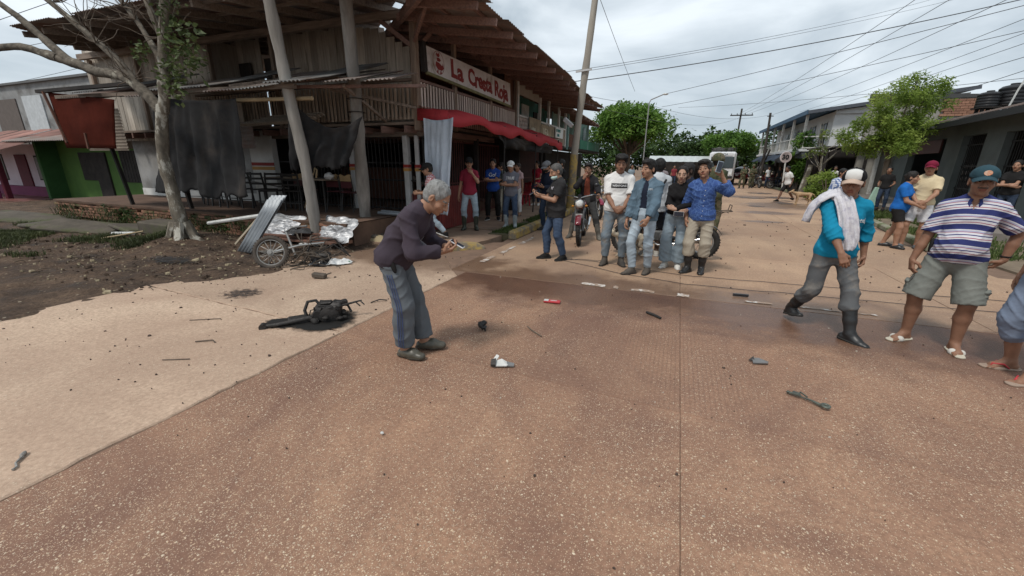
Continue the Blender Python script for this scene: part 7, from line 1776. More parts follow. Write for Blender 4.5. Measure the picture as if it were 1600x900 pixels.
# ---- grass
def blades(pts,h,w,rng,lean=.5):
	n = len(pts); p = np.array(pts); a = rng.uniform(0,6.283,n); hh = h*rng.uniform(.5,1.3,n); ww = w*rng.uniform(.7,1.3,n); d = np.stack([np.cos(a),np.sin(a),0*a],1); s = np.stack([-np.sin(a),np.cos(a),0*a],1)
	le = rng.uniform(.1,1,n)[:,None]*lean; z = np.array([0,0,1.])
	v = np.stack([p - s*ww[:,None]/2,p + s*ww[:,None]/2,p + (z*.6 + d*le*.35)*hh[:,None] + s*ww[:,None]*.35,p + (z*.6 + d*le*.35)*hh[:,None] - s*ww[:,None]*.35,p + (z*(1 - le*.35) + d*le)*hh[:,None]],1)
	f4 = np.arange(n)[:,None]*5 + np.array([0,1,2,3]); f3 = np.arange(n)[:,None]*5 + np.array([3,2,4,4])
	return v.reshape(-1,3),f4,f3
def grass_obj(name,pts,h,w,m,rng,lean=.6):
	v,f4,f3 = blades(pts,h,w,rng,lean); me = bpy.data.meshes.new(name); me.from_pydata(v.tolist(),[],f4.tolist() + f3[:,:3].tolist()); me.materials.append(m); o = bpy.data.objects.new(name,me); link(o); o['kind'] = 'stuff'; return o
G1 = leaf_mat('grass_blades',(.075,.11,.032),(.045,.065,.022),(.13,.155,.055),.3,2.5); G2 = leaf_mat('dull_grass_blades',(.07,.085,.038),(.045,.052,.025),(.12,.125,.06),.3,2.0)
rg = np.random.default_rng(2); pts = []
while len(pts) < 14000:
	x,y = rg.uniform(-17,-9.2),rg.uniform(2.4,5.3); dn = mnoise.noise(Vector((x*.7,y*.9,1.2))) + .75*math.exp(-((x + 12.6) ** 2/9 + (y - 4.0) ** 2/.9)) - .32
	if rg.random() < dn: pts.append((x,y,mud_h(x,y) - .01))
grass_obj('grass',pts,.11,.016,G2,rg)
pts = []
while len(pts) < 6500:
	y = rg.uniform(8.5,17.2); x = rg.uniform(-3.9,-3.42) - max(0,.12*(9.2 - y))*0
	if mnoise.noise(Vector((x*2.5,y*1.6,0))) > -.33: pts.append((x - .012*(y - 8.4),y,.07))
grass_obj('grass',pts,.085,.014,G1,rg)
mb = MB(); mb.prism([(-3.93,8.4),(-3.42,8.4),(-3.50,17.3),(-4.02,17.3)],-.05,.088); o = mb.obj('grass_strip_soil',mat('strip_soil',(.10,.085,.05),(.06,.055,.03),scale=5,rough=.95,bump=.6)); o['kind'] = 'structure'
pts = []
while len(pts) < 9000:
	y = rg.uniform(10,30); x = (5.3 + (y - 12)*.142 if y < 21 else 6.6 + (y - 21)*.03) + abs(rg.normal())*.8
	if mnoise.noise(Vector((x*1.2,y*.7,4))) > -.1: pts.append((x,y,.03))
grass_obj('grass',pts,.12,.022,G1,rg)
pts = [];
while len(pts) < 1000:
	x = rg.uniform(-16.9,-7.5)
	if mnoise.noise(Vector((x*.9,3,4))) + .25 > rg.random()*.6: pts.append((x,6.22 - .3*(x + 17)/11.3 - rg.random()*.25,rg.choice([0,0,0,.1,.2,.3]) + .0))
grass_obj('weeds',pts,.14,.02,G2,rg,1.0)
leaf_obj('moss_tufts',leaves([((x,6.22 - .3*(x + 17)/11.3,rg.uniform(.05,.4)),(.22,.03,.11)) for x in np.sort(rg.uniform(-14.8,-8.2,22))],1300,.05,.03),L_dark)['kind'] = 'stuff'
# ================================================================ right side of the street
ux,uy = math.sin(R_(7)),math.cos(R_(7)); nx_,ny_ = uy,-ux
def RP(a,off,z=0.0): return Vector((5.4 + ux*a + nx_*off,12 + uy*a + ny_*off,z))
RZm = rotmat(rz=-7)
def rbox(mb,a0,a1,o0,o1,z0,z1,bev=None):
	c = (RP(a0,o0) + RP(a1,o1))/2; c.z = (z0 + z1)/2
	if bev: mb.bbox(c,(abs(o1 - o0),abs(a1 - a0),z1 - z0),bev,RZm)
	else: mb.box(c,(abs(o1 - o0),abs(a1 - a0),z1 - z0),RZm)
	return mb
M_shop = mat('grey_green_wall',(.125,.142,.138),(.09,.104,.10),scale=1.2,rough=.9,c3=(.09,.095,.09),s3=.7,t3=(.58,.76))
M_floorc = mat('porch_concrete',(.24,.21,.185),(.15,.13,.115),scale=2,rough=.9,bump=.3)
kb = tag(thing('right_kerb',None,None,(0,0,0)),kind='structure')
M_kerb = mat('mossy_kerb',(.30,.29,.22),(.19,.19,.13),scale=4,rough=.9,bump=.4,c3=(.12,.14,.06),s3=1.5,t3=(.5,.62))
for i in range(14):
	y0 = 9.6 + i*1.0; x0 = 5.1 + (y0 - 12)*.142
	mb = MB(); mb.bbox((x0 + .1,y0 + .5,.06),(.16,.98,.15),.03,rotmat(rz=-8)); mb.obj('kerb_block',M_kerb,kb)
for i in range(12):
	y0 = 23.6 + i*2.0; x0 = 6.6 + (y0 - 21)*.025
	mb = MB(); mb.bbox((x0 + .1,y0 + 1,.06),(.16,1.96,.15),.03,rotmat(rz=-1.4)); mb.obj('kerb_block',M_kerb,kb)
sh = thing('grey_shop','low grey green shop with tall dark barred doorways on the right','building',RP(10,5))
def sp_(mb,name,m,root=None,smooth=False): return mb.obj(name,m,root or sh,smooth)
sp_(rbox(MB(),1,17.6,1.2,9,-.1,.2),'porch',M_floorc)
# wall with real openings: piers, heads, sills
op = [(2.2,3.6,.2,2.75),(4.9,6.75,.2,2.75),(8.0,9.75,.2,2.8),(11.2,15.3,.2,2.8)]
a = 1.0
for i,(a0,a1,z0,z1) in enumerate(op):
	sp_(rbox(MB(),a,a0,3.2,3.45,.2,3.32),'wall',M_shop); sp_(rbox(MB(),a0,a1,3.2,3.45,z1,3.32),'wall',M_shop); a = a1
sp_(rbox(MB(),a,17.6,3.2,3.45,.2,3.32),'wall',M_shop)
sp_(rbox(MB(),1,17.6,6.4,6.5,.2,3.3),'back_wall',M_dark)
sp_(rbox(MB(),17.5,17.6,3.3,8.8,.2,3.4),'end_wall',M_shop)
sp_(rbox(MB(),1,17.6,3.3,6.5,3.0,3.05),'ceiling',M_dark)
gb0 = MB(); gb0.bbox((0,0,0),(.02,.02,2.55),.003); gbm = gb0.mesh('door_bar',M_iron)
for a0,a1,z0,z1 in op[:3]:
	k = a0 + .12
	while k < a1:
		o = bpy.data.objects.new('door_bar',gbm); link(o); o.parent = sh; o.location = RP(k,3.38,1.47) - sh.location; k += .14
	for z in (.9,1.7,2.45): sp_(rbox(MB(),a0,a1,3.37,3.40,z,z + .04),'door_rail',M_iron)
sp_(rbox(MB(),11.4,15.1,3.12,3.18,2.25,2.78),'painted_board',mat('maroon_board',(.11,.04,.035),(.06,.03,.027),scale=1.5,rough=.6))
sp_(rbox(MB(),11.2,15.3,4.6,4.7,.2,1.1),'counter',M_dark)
mb = MB()
for k in range(26):
	p = RP(11.6 + k*.13,4.4,1.12 + .25*(k % 3)); mb.ellip(p + Vector((0,0,.1)),(.06,.06,.1),6,4)
top(mb,'goods',mat('pale_goods',(.4,.36,.33),(.14,.12,.11),scale=9,rough=.6),'row of pale goods stacked on the dark shop counter','goods')
# roof: black edged tin, sloping to the street, with a gutter
mb = MB(); P = corrugated(RP(.6,2.35,3.24),(ux,uy,0),(nx_,ny_,.16),17.4,7.0,.17,.022); mb.grid(P); sp_(mb,'roof',mat('dark_tin_roof',(.10,.10,.105),(.06,.06,.06),scale=2,rough=.6,c3=(.2,.14,.12),s3=1,t3=(.6,.7)),None,True)
sp_(rbox(MB(),.6,18.0,2.30,2.36,3.05,3.24),'fascia',mat('black_fascia',(.02,.02,.022),rough=.6))
mb = MB(); mb.tube([RP(9.5,2.2,3.12),RP(11,2.1,3.0),RP(14,1.9,2.86),RP(17.4,1.85,2.9)],.05,7); sp_(mb,'gutter_pipe',mat('dark_tube',(.05,.055,.05),rough=.5))
mb = MB(); mb.beam(RP(.6,2.34,3.28),RP(9.5,2.34,3.30),.05,.05); sp_(mb,'ridge_trim',mat('pinkish_trim',(.34,.27,.24),rough=.7))
for k in range(8):
	mb = MB(); mb.beam(RP(1.5 + k*2.2,2.4,3.17),RP(1.5 + k*2.2,3.3,3.30),.06,.1); sp_(mb,'rafter',M_dark)
# black water tanks on the roof
M_tank = mat('black_polythene',(.022,.022,.024),(.015,.015,.016),rough=.4)
for i,(x,y,r,lab) in enumerate(((10.15,20.15,.36,'large black water tank on the shop roof, right of its pair'),(9.55,20.1,.29,'smaller black water tank on the shop roof, left of its pair'))):
	prof = [(0,0),(r*.97,0),(r,.05)]
	for k in range(4): z = .12 + k*.2; prof += [(r,z),(r*.965,z + .03),(r*.965,z + .06),(r,z + .09)]
	prof += [(r,.92),(r*.8,1.05),(r*.35,1.12),(r*.33,1.2),(0,1.22)]
	z0 = 3.72 if i == 0 else 3.66
	t = thing('water_tank',lab,'water tank',(x,y,z0 - .3),0,'water tanks on the shop roof'); mb = MB(); mb.lathe([(a_,b_*(.56 if i == 0 else .44)) for a_,b_ in prof],22,(x,y,z0)); mb.obj('body',M_tank,t,40)
	mb = MB()
	for k in range(4): mb.box((x + r*.7*math.cos(k*1.57 + .8),y + r*.7*math.sin(k*1.57 + .8),z0 - .15),(.08,.08,.30))
	mb.box((x,y,z0 - .02),(r*1.9,r*1.9,.04)); mb.obj('stand',M_dark,t)
pv = mat('white_pvc',(.66,.66,.63),rough=.5)
mb = MB(); mb.tube([RP(6.4,3.6,3.3),RP(6.5,3.7,4.1),RP(6.4,3.8,4.9)],.03,7); top(mb,'vent_pipe',pv,'white plastic pipe rising beside the large water tank','pipe')
mb = MB(); mb.tube([RP(7.3,3.2,3.3),RP(7.25,3.3,4.0),RP(7.1,3.5,5.0)],.025,7); top(mb,'vent_pipe',pv,'second thinner white pipe left of the water tank pipe','pipe')
# raw block and brick gable behind
gbk = thing('rendered_gable','raw grey rendered gable with brick patch behind the feathery tree','building',(10,29.8,0))
M_rend = mat('raw_cement_render',(.34,.325,.29),(.24,.225,.20),scale=1.4,rough=.95,c3=(.19,.175,.155),s3=.8,t3=(.5,.7))
def gable(x0,x1,y,z1a,z1b,m,root,name='gable_wall',z0=0):
	mb = MB(); mb.add([(x0,y,z0),(x1,y,z0),(x1,y,z1b),(x0,y,z1a),(x0,y + .2,z0),(x1,y + .2,z0),(x1,y + .2,z1b),(x0,y + .2,z1a)],[(0,1,2,3),(7,6,5,4),(3,2,6,7),(0,3,7,4),(1,5,6,2)]); return mb.obj(name,m,root)
gable(9.3,14.6,29.6,5.4,5.15,M_rend,gbk)
M_newb = mat('orange_brick',(.31,.165,.11),(.23,.12,.08),scale=9,rough=.95,bump=.3,bscale=40,rnd=.22)
bb = MB(); bb.bbox((0,0,0),(.285,.1,.105),.006); bbm = bb.mesh('brick',M_newb)
for r in range(7):
	for k in range(7):
		o = bpy.data.objects.new('brick',bbm); link(o); o.parent = gbk; o.location = (12.45 + k*.3 + (r % 2)*.15 - 10,29.56 + random.uniform(-.008,.008) - 29.8,4.3 + r*.118)
gable(9.2,14.8,29.5,5.47,5.22,mat('dark_coping',(.07,.07,.07),rough=.7),gbk,'coping',5.12)
# brick shop front with white post, next in the row
bs = thing('brick_shop','small shop front of bare orange brick with a white post beside the grey shop','building',RP(20,4))
for a0,a1,z0,z1 in ((18.3,23.5,1.75,2.9),(21.5,23.5,.2,1.75)):
	rbox(MB(),a0,a1,2.8,3.0,z0,z1).obj('wall',M_rend,bs)
for r in range(8):
	for k in range(14):
		if random.random() < .03: continue
		p = RP(18.5 + k*.33 + (r % 2)*.16,2.76,1.85 + r*.125); o = bpy.data.objects.new('brick',bbm); link(o); o.parent = bs; o.location = p - bs.location; o.rotation_euler = (0,0,R_(83))
rbox(MB(),17.9,18.15,2.5,2.7,.0,2.95).obj('post',M_wpaint,bs)
rbox(MB(),18.2,22,2.6,2.75,1.70,1.82).obj('lintel',M_wpaint,bs)
rbox(MB(),18.2,23.5,5.0,5.1,0,2.9).obj('back_wall',M_dark,bs)
rbox(MB(),17.9,24,2.2,6.0,2.92,3.0).obj('roof',M_rust,bs)
# white two storey house with the balcony
wh = thing('white_balcony_house','white two storey house with blue roof edge and long balcony on the right','building',(11,42,0))
def wp_(mb,name,m,parent=None): return mb.obj(name,m,parent or wh)
M_wh = mat('white_plaster',(.62,.63,.63),(.54,.55,.55),scale=.8,rough=.85,c3=(.40,.40,.39),s3=.6,t3=(.6,.8))
M_blue = mat('blue_roof_edge',(.055,.115,.19),(.04,.085,.14),scale=2,rough=.6)
mb = MB(); mb.box((11.9,42.0,3.95),(6.2,17.0,2.2)); wp_(mb,'upper_storey',M_wh)
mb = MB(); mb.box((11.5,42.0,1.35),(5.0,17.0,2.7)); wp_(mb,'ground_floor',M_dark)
mb = MB(); mb.box((8.1,42.0,2.72),(1.7,17.0,.16)); wp_(mb,'balcony_floor',M_wh)
mb = MB(); P = [[(7.2,33.0,5.05),(7.2,50.6,5.05)],[(15.2,33.0,6.1),(15.2,50.6,6.1)]]; mb.grid(P); mb.grid([[(7.2,33,4.95),(7.2,50.6,4.95)],[(15.2,33.0,5.98),(15.2,50.6,5.98)]]); wp_(mb,'roof',M_blue)
mb = MB(); mb.box((7.18,41.8,5.0),(.08,17.7,.26)); wp_(mb,'fascia',M_blue)
mb = MB(); mb.beam((7.2,32.95,5.0),(15.2,32.95,6.05),.08,.2); wp_(mb,'verge_board',mat('dark_verge',(.09,.10,.12),rough=.7))
gable(8.8,15.0,33.35,5.1,5.85,M_wh,wh,'gable_wall',4.9)
mb = MB()
for k in range(7): mb.beam((10.5 + k*.5,33.30,5.25 + k*.06),(10.5 + k*.5,33.30,4.95 - .1*(k % 3)),.03,.012,up=(0,1,0))
wp_(mb,'damp_streaks',mat('damp_stain',(.16,.16,.15),rough=.9))
for y in (34.0,37.4,40.8,44.2,47.6,50.0):
	mb = MB(); mb.bbox((7.45,y,3.85),(.15,.15,2.2),.012); wp_(mb,'column',M_wpaint)
	mb = MB(); mb.bbox((7.5,y,1.35),(.2,.2,2.7),.012); wp_(mb,'column',M_dark)
for y,w in ((35.2,1.2),(37.8,1.3),(40.6,.9),(42.4,1.2),(45.2,1.2),(48.2,1.2)):
	mb = MB(); mb.box((8.78,y,3.75),(.06,w,1.5)); wv = wp_(mb,'window',mat('grey_blue_glass',(.05,.06,.065),rough=.15))
	mb = MB(); mb.box((8.74,y,3.75),(.05,.06,1.5)); mb.box((8.742,y,4.5),(.05,w + .1,.08)); mb.box((8.744,y,3.0),(.05,w + .1,.08)); mb.obj('frame',M_wpaint,wv)
br = MB(); br.box((0,0,0),(.03,.05,.72)); brm = br.mesh('baluster',M_wpaint)
for y in np.arange(33.6,50.2,.42):
	o = bpy.data.objects.new('baluster',brm); link(o); o.parent = wh; o.location = (7.42 - 11,y - 42,3.18)
for z in (3.56,2.86):
	mb = MB(); mb.box((7.42,41.9,z),(.07,16.8,.07)); wp_(mb,'handrail',M_wpaint)
mb = MB(); mb.box((8.1,33.5,3.56),(1.3,.07,.07)); mb.box((8.1,33.5,2.86),(1.3,.07,.07)); wp_(mb,'handrail',M_wpaint)
mb = MB(); mb.box((7.6,33.6,2.45),(1.0,.1,.5)); wp_(mb,'grey_board',mat('slate_board',(.09,.10,.11),rough=.7))
# dark and blue cloth awnings below the balcony
M_bluet = cloth('slate_blue_canvas',(.05,.065,.09),(.035,.046,.065))
cloth_top([[(7.3 - .85*v,y,2.62 - .55*v + .05*math.sin(y*2 + v)) for y in np.linspace(36.5,48.5,30)] for v in np.linspace(0,1,5)],'shop_awning',M_bluet,'slate blue canvas awning under the white balcony','awning')
cloth_top([[(7.4 - 1.0*v,y,2.7 - .7*v - .1*math.sin((y - 33)*1.4)) for y in np.linspace(33.2,36.4,12)] for v in np.linspace(0,1,5)],'shop_awning',BK,'black pointed awning nearest the column shrub','awning')
cloth_top([[(7.6 + .2*v,y,2.5 - 1.0*v + .05*math.sin(y*5)) for y in np.linspace(30.5,33.2,14)] for v in np.linspace(0,1,5)],'shade_cloth',BK,'black shade cloth hung beside the thin bare tree','shade cloth')
fs = thing('shaded_stall','dark open shelter with posts between the bare tree and the white house','shelter',(9.3,31,0))
mb = MB(); mb.box((9.6,31.2,2.75),(4.0,4.0,.08)); mb.obj('roof',M_dark,fs)
mb = MB(); mb.box((11.5,31.2,1.4),(.1,4.0,2.7)); mb.obj('back_wall',mat('dim_grey_wall',(.09,.10,.10),rough=.9),fs)
for x,y in ((7.75,29.4),(7.75,33.0),(9.6,29.3)):
	mb = MB(); mb.bbox((x,y,1.37),(.12,.12,2.74),.01); mb.obj('post',M_dark,fs)
# hedge-like bench fence by the stall
mb = MB()
for z in (.35,.6,.85): mb.box((7.8,30.4,z),(.05,2.6,.07))
for y in (29.2,30.4,31.6): mb.box((7.8,y,.45),(.07,.07,.9))
top(mb,'low_rail_fence',mat('dark_green_rail',(.02,.05,.035),rough=.6),'low dark green rail fence in front of the shelter','fence')
# far end: white open canopy, bus, car
cn = thing('white_canopy','long white tin canopy across the far end of the street','canopy',(0,41,0))
def cz(i,z,d): x = -2.7 + 5.3*i/20; return (x,39.0 + (x + 3.4)*.28 + d,z + .01*math.sin(i*3))
mb = MB(); mb.grid([[cz(i,1.98,0) for i in range(21)],[cz(i,2.50,2.2) for i in range(21)]]); mb.grid([[cz(i,1.95,.02) for i in range(21)],[cz(i,2.45,2.2) for i in range(21)]]); mb.obj('roof',mat('white_tin',(.50,.53,.53),rough=.5),cn)
for i in range(5):
	x = -2.6 + 1.25*i; mb = MB(); mb.bbox((x,39.15 + (x + 3.4)*.28,.97),(.09,.09,1.94),.01); mb.obj('post',M_dark,cn)
mb = MB(); mb.box((.0,43.2,1.2),(6.5,.2,2.4)); mb.obj('back_wall',M_dark,cn)
# ================================================================ motorcycles, bus, car, signs, poles, wires
M_tyre = mat('tyre_rubber',(.022,.021,.021),(.04,.036,.032),scale=10,rough=.85,bump=.4,bscale=60); M_rim = mat('dull_alloy',(.42,.42,.41),(.3,.3,.29),rough=.4,metal=.8); M_chrome = mat('chrome',(.62,.62,.62),rough=.18,metal=1.0)
M_bblk = mat('black_enamel',(.018,.018,.02),rough=.3,spec=.5); M_eng = mat('engine_alloy',(.16,.16,.16),(.08,.08,.08),scale=12,rough=.5,metal=.6); M_lens = mat('lamp_glass',(.75,.76,.74),rough=.12); M_muddy = mat('muddy_metal',(.12,.095,.075),(.06,.05,.04),scale=8,rough=.8)
def wheel(root,name,c,r,w,spokes=18,tm=None,rm=None,axis='x',rot=None,detail=True):
	mb = MB(); mb.torus(c,r - w*.5,w*.52,36,10,axis,rot,1.05)
	if detail:                                                # tread blocks
		for k in range(36):
			t = 2*math.pi*k/36
			for s_ in (-1,1):
				p = Vector((s_*w*.24,(r - .003)*math.cos(t + .08*s_),(r - .003)*math.sin(t + .08*s_))); rm_ = Matrix.Rotation(t,3,'X')
				if rot is not None: p = rot @ p; rm_ = rot @ rm_
				mb.box(Vector(c) + p,(w*.36,.016,.022),rm_)
	ty = mb.obj(name,tm or M_tyre,root,40,world=False)
	mb = MB(); mb.torus(c,r - w*1.02,w*.17,32,6,axis,rot,1.6); hub = [(.028,-.05),(.034,-.03),(.05,-.028),(.05,.028),(.034,.03),(.028,.05)]
	mb.lathe(hub,14,c,'x',rot)
	for k in range(spokes):
		t = 2*math.pi*k/spokes; t2 = t + (.35 if k % 2 else -.35); a = Vector((.03*(1 if k % 2 else -1),.045*math.cos(t),.045*math.sin(t))); b_ = Vector((0,(r - w*1.05)*math.cos(t2),(r - w*1.05)*math.sin(t2)))
		if rot is not None: a,b_ = rot @ a,rot @ b_
		mb.tube([Vector(c) + a,Vector(c) + b_],.0032,4,cap=False)
	mb.obj('rim',rm or M_rim,ty,40,world=False); return ty
def motorcycle(label,loc,rz,tank=(.02,.02,.022),tank2=None,rack=False,lean=0,steer=0,group=None,hl=True,simple=False,name='motorcycle'):
	r = thing(name,label,'motorcycle',loc,0,group); r.rotation_euler = (0,R_(lean),R_(rz))
	P = lambda mb,n,m,s=40: mb.obj(n,m,r,s,world=False)
	fwc,rwc = (0,-.66,.30),(0,.64,.30)
	wheel(r,'front_wheel',fwc,.30,.085,detail=not simple); wheel(r,'rear_wheel',rwc,.30,.105,detail=not simple)
	T_ = mat('tank_%d_%d_%d' % tuple(int(q*999) for q in tank),tank,rough=.3,coat=.4)
	mb = MB()
	for s_ in (-1,1): mb.tube([(s_*.085,-.66,.30),(s_*.085,-.58,.52)],.026,9); mb.tube([(s_*.085,-.58,.50),(s_*.085,-.42,.90)],.018,9)
	mb.beam((-.1,-.47,.80),(.1,-.47,.80),.05,.04); mb.beam((-.1,-.43,.90),(.1,-.43,.90),.05,.03); P(mb,'fork',M_eng)
	mb = MB(); mb.tube([(0,-.40,.84),(0,-.10,.72),(0,.25,.70),(0,.62,.72)],.02,8); mb.tube([(0,-.38,.80),(0,-.26,.38),(0,.05,.28),(0,.20,.34)],.02,8)
	for s_ in (-1,1): mb.tube([(s_*.07,.12,.36),(s_*.075,.64,.30)],.017,8); mb.tube([(s_*.07,.1,.40),(s_*.09,.30,.70),(s_*.09,.74,.74)],.012,8); mb.tube([(s_*.11,.58,.36),(s_*.11,.40,.66)],.024,9)
	P(mb,'frame',M_bblk)
	T = Solid(); T.ell((0,-.18,.80),(.125,.24,.105),.03); T.ell((0,.0,.76),(.09,.14,.07),.04); V,F = T.build(.014); np_obj('tank',V,F,T_,r)
	T = Solid(); T.cone((0,.08,.775),(0,.62,.80),.09,.085,.03,flat=((0,0,1),.5)); V,F = T.build(.016); np_obj('seat',V,F,BK,r)
	mb = MB(); mb.bbox((0,-.08,.38),(.20,.30,.20),.03)
	for k in range(6): mb.bbox((0,-.19 - .012*k,.50 + .028*k),(.15,.15,.012),.003,rotmat(rx=22))
	mb.lathe([(.07,-.13),(.085,-.12),(.085,.12),(.07,.13)],14,(0,-.02,.37),'x'); P(mb,'engine',M_eng)
	mb = MB(); mb.tube([(.05,-.28,.50),(.09,-.32,.32),(.12,-.1,.22),(.13,.3,.28)],.02,8); mb.tube([(.13,.28,.28),(.14,.72,.40)],[.035,.045],10); P(mb,'exhaust',M_chrome if not simple else M_eng)
	for c,a0,a1,rr,n_ in ((fwc,30,150,.335,'front_mudguard'),(rwc,30,170,.345,'rear_mudguard')):
		mb = MB(); mb.grid([[(x,c[1] + rr*math.cos(R_(a))*(1 if c is fwc else -1)*-1,c[2] + (rr - abs(x)*.25)*math.sin(R_(a))) for x in (-.06,-.03,0,.03,.06)] for a in np.linspace(a0,a1,12)]); o = P(mb,n_,T_ if n_[0] == 'f' else M_bblk); o.modifiers.new('t','SOLIDIFY').thickness = .006
	mb = MB(); hb_ = [(-.38,-.18,.98),(-.28,-.24,1.01),(-.1,-.40,.98),(0,-.42,.95),(.1,-.40,.98),(.28,-.24,1.01),(.38,-.18,.98)]; mb.tube(hb_,.011,7); P(mb,'handlebar',M_chrome)
	for s_ in (-1,1):
		mb = MB(); mb.tube([(s_*.27,-.245,1.01),(s_*.38,-.18,.98)],.017,8); mb.tube([(s_*.25,-.28,1.01),(s_*.40,-.24,.98)],.006,5); P(mb,'grip',M_bblk)
		mb = MB(); mb.tube([(s_*.26,-.25,1.01),(s_*.31,-.22,1.17)],.006,5); mb.ellip((s_*.33,-.21,1.2),(.055,.014,.035),10,6); P(mb,'mirror',M_bblk)
		mb = MB(); mb.ellip((s_*.14,-.50,.80),(.03,.03,.022),8,6); P(mb,'indicator',mat('amber_lens',(.5,.2,.02),rough=.3))
	mb = MB(); mb.lathe([(.03,.10),(.075,.05),(.09,0),(.09,-.02),(.082,-.022)],20,(0,-.54,.85),'y'); h_ = P(mb,'headlight',M_chrome)
	mb = MB(); mb.lathe([(.0,-.04),(.05,-.034),(.08,-.018)],20,(0,-.54,.85),'y'); mb.obj('lens',M_lens,h_,True,world=False)
	mb = MB(); mb.lathe([(.04,.0),(.045,-.03)],14,(0,-.46,1.0),'y'); P(mb,'speedometer',M_bblk)
	mb = MB(); mb.ellip((0,.78,.74),(.05,.03,.03),10,6); P(mb,'tail_light',mat('red_lens',(.4,.02,.02),rough=.25))
	mb = MB(); mb.bbox((0,-.60,.60),(.14,.01,.10),.004,rotmat(rx=15)); P(mb,'plate',SOLEW)
	if rack:
		mb = MB()
		for s_ in (-1,1): mb.tube([(s_*.11,.55,.82),(s_*.13,.80,.86),(s_*.12,1.0,.88),(s_*.05,1.05,.88)],.009,6); mb.tube([(s_*.10,.62,.70),(s_*.12,.92,.87)],.008,6)
		for y in (.62,.74,.86,.98): mb.tube([(-.125,y,.855),(.125,y,.855)],.007,5)
		mb.tube([(-.12,1.0,.88),(-.12,1.02,.98),(.12,1.02,.98),(.12,1.0,.88)],.008,6); P(mb,'rack',M_muddy)
	return r
motorcycle('motorcycle with round headlight facing the camera under the rider holding his chin',(-1.88,8.97,0),8,(.16,.02,.03),lean=-3)
def rider_x(J): print_on(J,J['shirt'],'KTM',J['chest'] + np.array([0,0,-.06]),.14,PR_white,depth=.4,offset=.02)
OR = cloth('rust_orange_cotton',(.26,.075,.045),(.2,.055,.035))
J = person('young rider with open black jacket over a rust shirt, hand on chin, on the motorcycle',(-1.87,9.3,0),4,S=1.68,tone='tan',sit=.86,lean=6,head=(-4,6,0),feet={'R': dict(p=(-.33,-.10,0),yaw=-20),'L': dict(p=(.33,-.12,0),yaw=16)},hands={'R': dict(w=(-.06,-.27,1.36),fd=(.35,-.05,.7),pn=(.3,.9,.1),curl=50,pole=(-.7,-.1,-.8)),'L': dict(w=(.30,-.44,1.02),curl=60)},
	shirt=dict(m=cloth('black_jacket_cloth',(.025,.024,.026)),sleeve=1.9,loose=.024,hem=-.03,open=.075,inner=OR,name='jacket'),legs=dict(m=cloth('dark_grey_twill',(.06,.06,.06)),loose=.016,end=1.5),shoes=dict(kind='boot',m=mat('grey_muddy_boot',(.16,.15,.13),(.09,.085,.075),scale=7,rough=.7)),hair=dict(c=(.015,.013,.012),t=.012,top=.15),res=.0095,hres=.0065)
motorcycle('motorcycle with rear rack standing side on behind the woman and the cowboy booted man',(-.12,7.95,0),-88,(.02,.03,.06),rack=True)
motorcycle('black motorcycle parked beyond the rider, facing the street',(-2.45,13.4,0),25,(.22,.02,.05),group='motorcycles parked along the street')
for x,y,rz,t,lab in ((5.9,38.6,12,(.02,.02,.02),'black motorcycle with lit looking headlamp by the leaning poles'),(7.3,37.4,70,(.03,.03,.03),'dark motorcycle parked under the speed sign'),(-2.7,18.6,20,(.25,.25,.26),'pale motorcycle beside the yellow footed pole')):
	motorcycle(lab,(x,y,0),rz,t,simple=True,group='motorcycles parked along the street')
# ---- bus
bu = thing('bus','white bus facing the camera with a loaded black roof rack','bus',(3.35,41.0,0),-4)
bu.rotation_euler = (0,0,R_(-5)); M_bus = mat('white_bus_paint',(.68,.69,.70),(.6,.61,.62),rough=.35,coat=.3); M_gl = mat('bus_glass',(.04,.055,.06),rough=.08,spec=.6)
def bp(mb,n,m,s=40,par=None): return mb.obj(n,m,par or bu,s,world=False)
T = Solid(); mb = MB(); mb.bbox((0,3.0,1.65),(2.1,6.4,2.4),.16); bp(mb,'body',M_bus)
mb = MB(); mb.bbox((0,-.215,1.95),(1.8,.06,.95),.03); bp(mb,'windscreen',M_gl)
mb = MB(); mb.bbox((0,-.22,2.62),(1.5,.05,.26),.02); bp(mb,'destination_board',M_bus)
me = text_mesh('POLICIA',.24,.004,.006); me.materials.append(mat('grey_letters',(.2,.25,.28))); o = bpy.data.objects.new('letters',me); link(o); o.parent = bu; o.rotation_euler = (R_(90),0,0); o.location = (-.5,-.252,2.54)
for s_ in (-1,1):
	mb = MB(); mb.lathe([(.0,-.03),(.1,-.02),(.12,.02)],14,(s_*.75,-.22,1.0),'y'); bp(mb,'headlight',M_lens)
	mb = MB(); mb.bbox((s_*1.2,-.05,1.9),(.16,.08,.34),.02); mb.tube([(s_*1.03,0,2.2),(s_*1.2,-.05,2.05)],.02,6); bp(mb,'mirror',M_bblk)
	mb = MB(); mb.bbox((s_*1.04,3.2,2.1),(.04,5.2,.7),.01); bp(mb,'side_windows',M_gl)
	for y in (.9,4.9):
		mb = MB(); mb.torus((s_*.92,y,.42),.30,.14,24,8,'x'); bp(mb,'wheel',M_tyre)
mb = MB(); mb.bbox((0,-.22,.72),(1.9,.08,.22),.03); mb.bbox((0,-.225,1.15),(1.2,.05,.2),.02); bp(mb,'bumper',M_bblk)
mb = MB()
for z in (2.95,3.12): mb.tube([(-.95,-.1,z),(.95,-.1,z),(.95,5.6,z),(-.95,5.6,z),(-.95,-.1,z)],.025,6)
for x in np.linspace(-.95,.95,6): mb.tube([(x,-.1,2.84),(x,-.1,3.12)],.02,5)
bp(mb,'roof_rack',M_bblk)
mb = MB(); rr = random.Random(9)
for k in range(10): mb.ellip((rr.uniform(-.7,.7),rr.uniform(.3,3),3.02),(rr.uniform(.18,.35),.3,rr.uniform(.12,.24)),9,6,jit=.08)
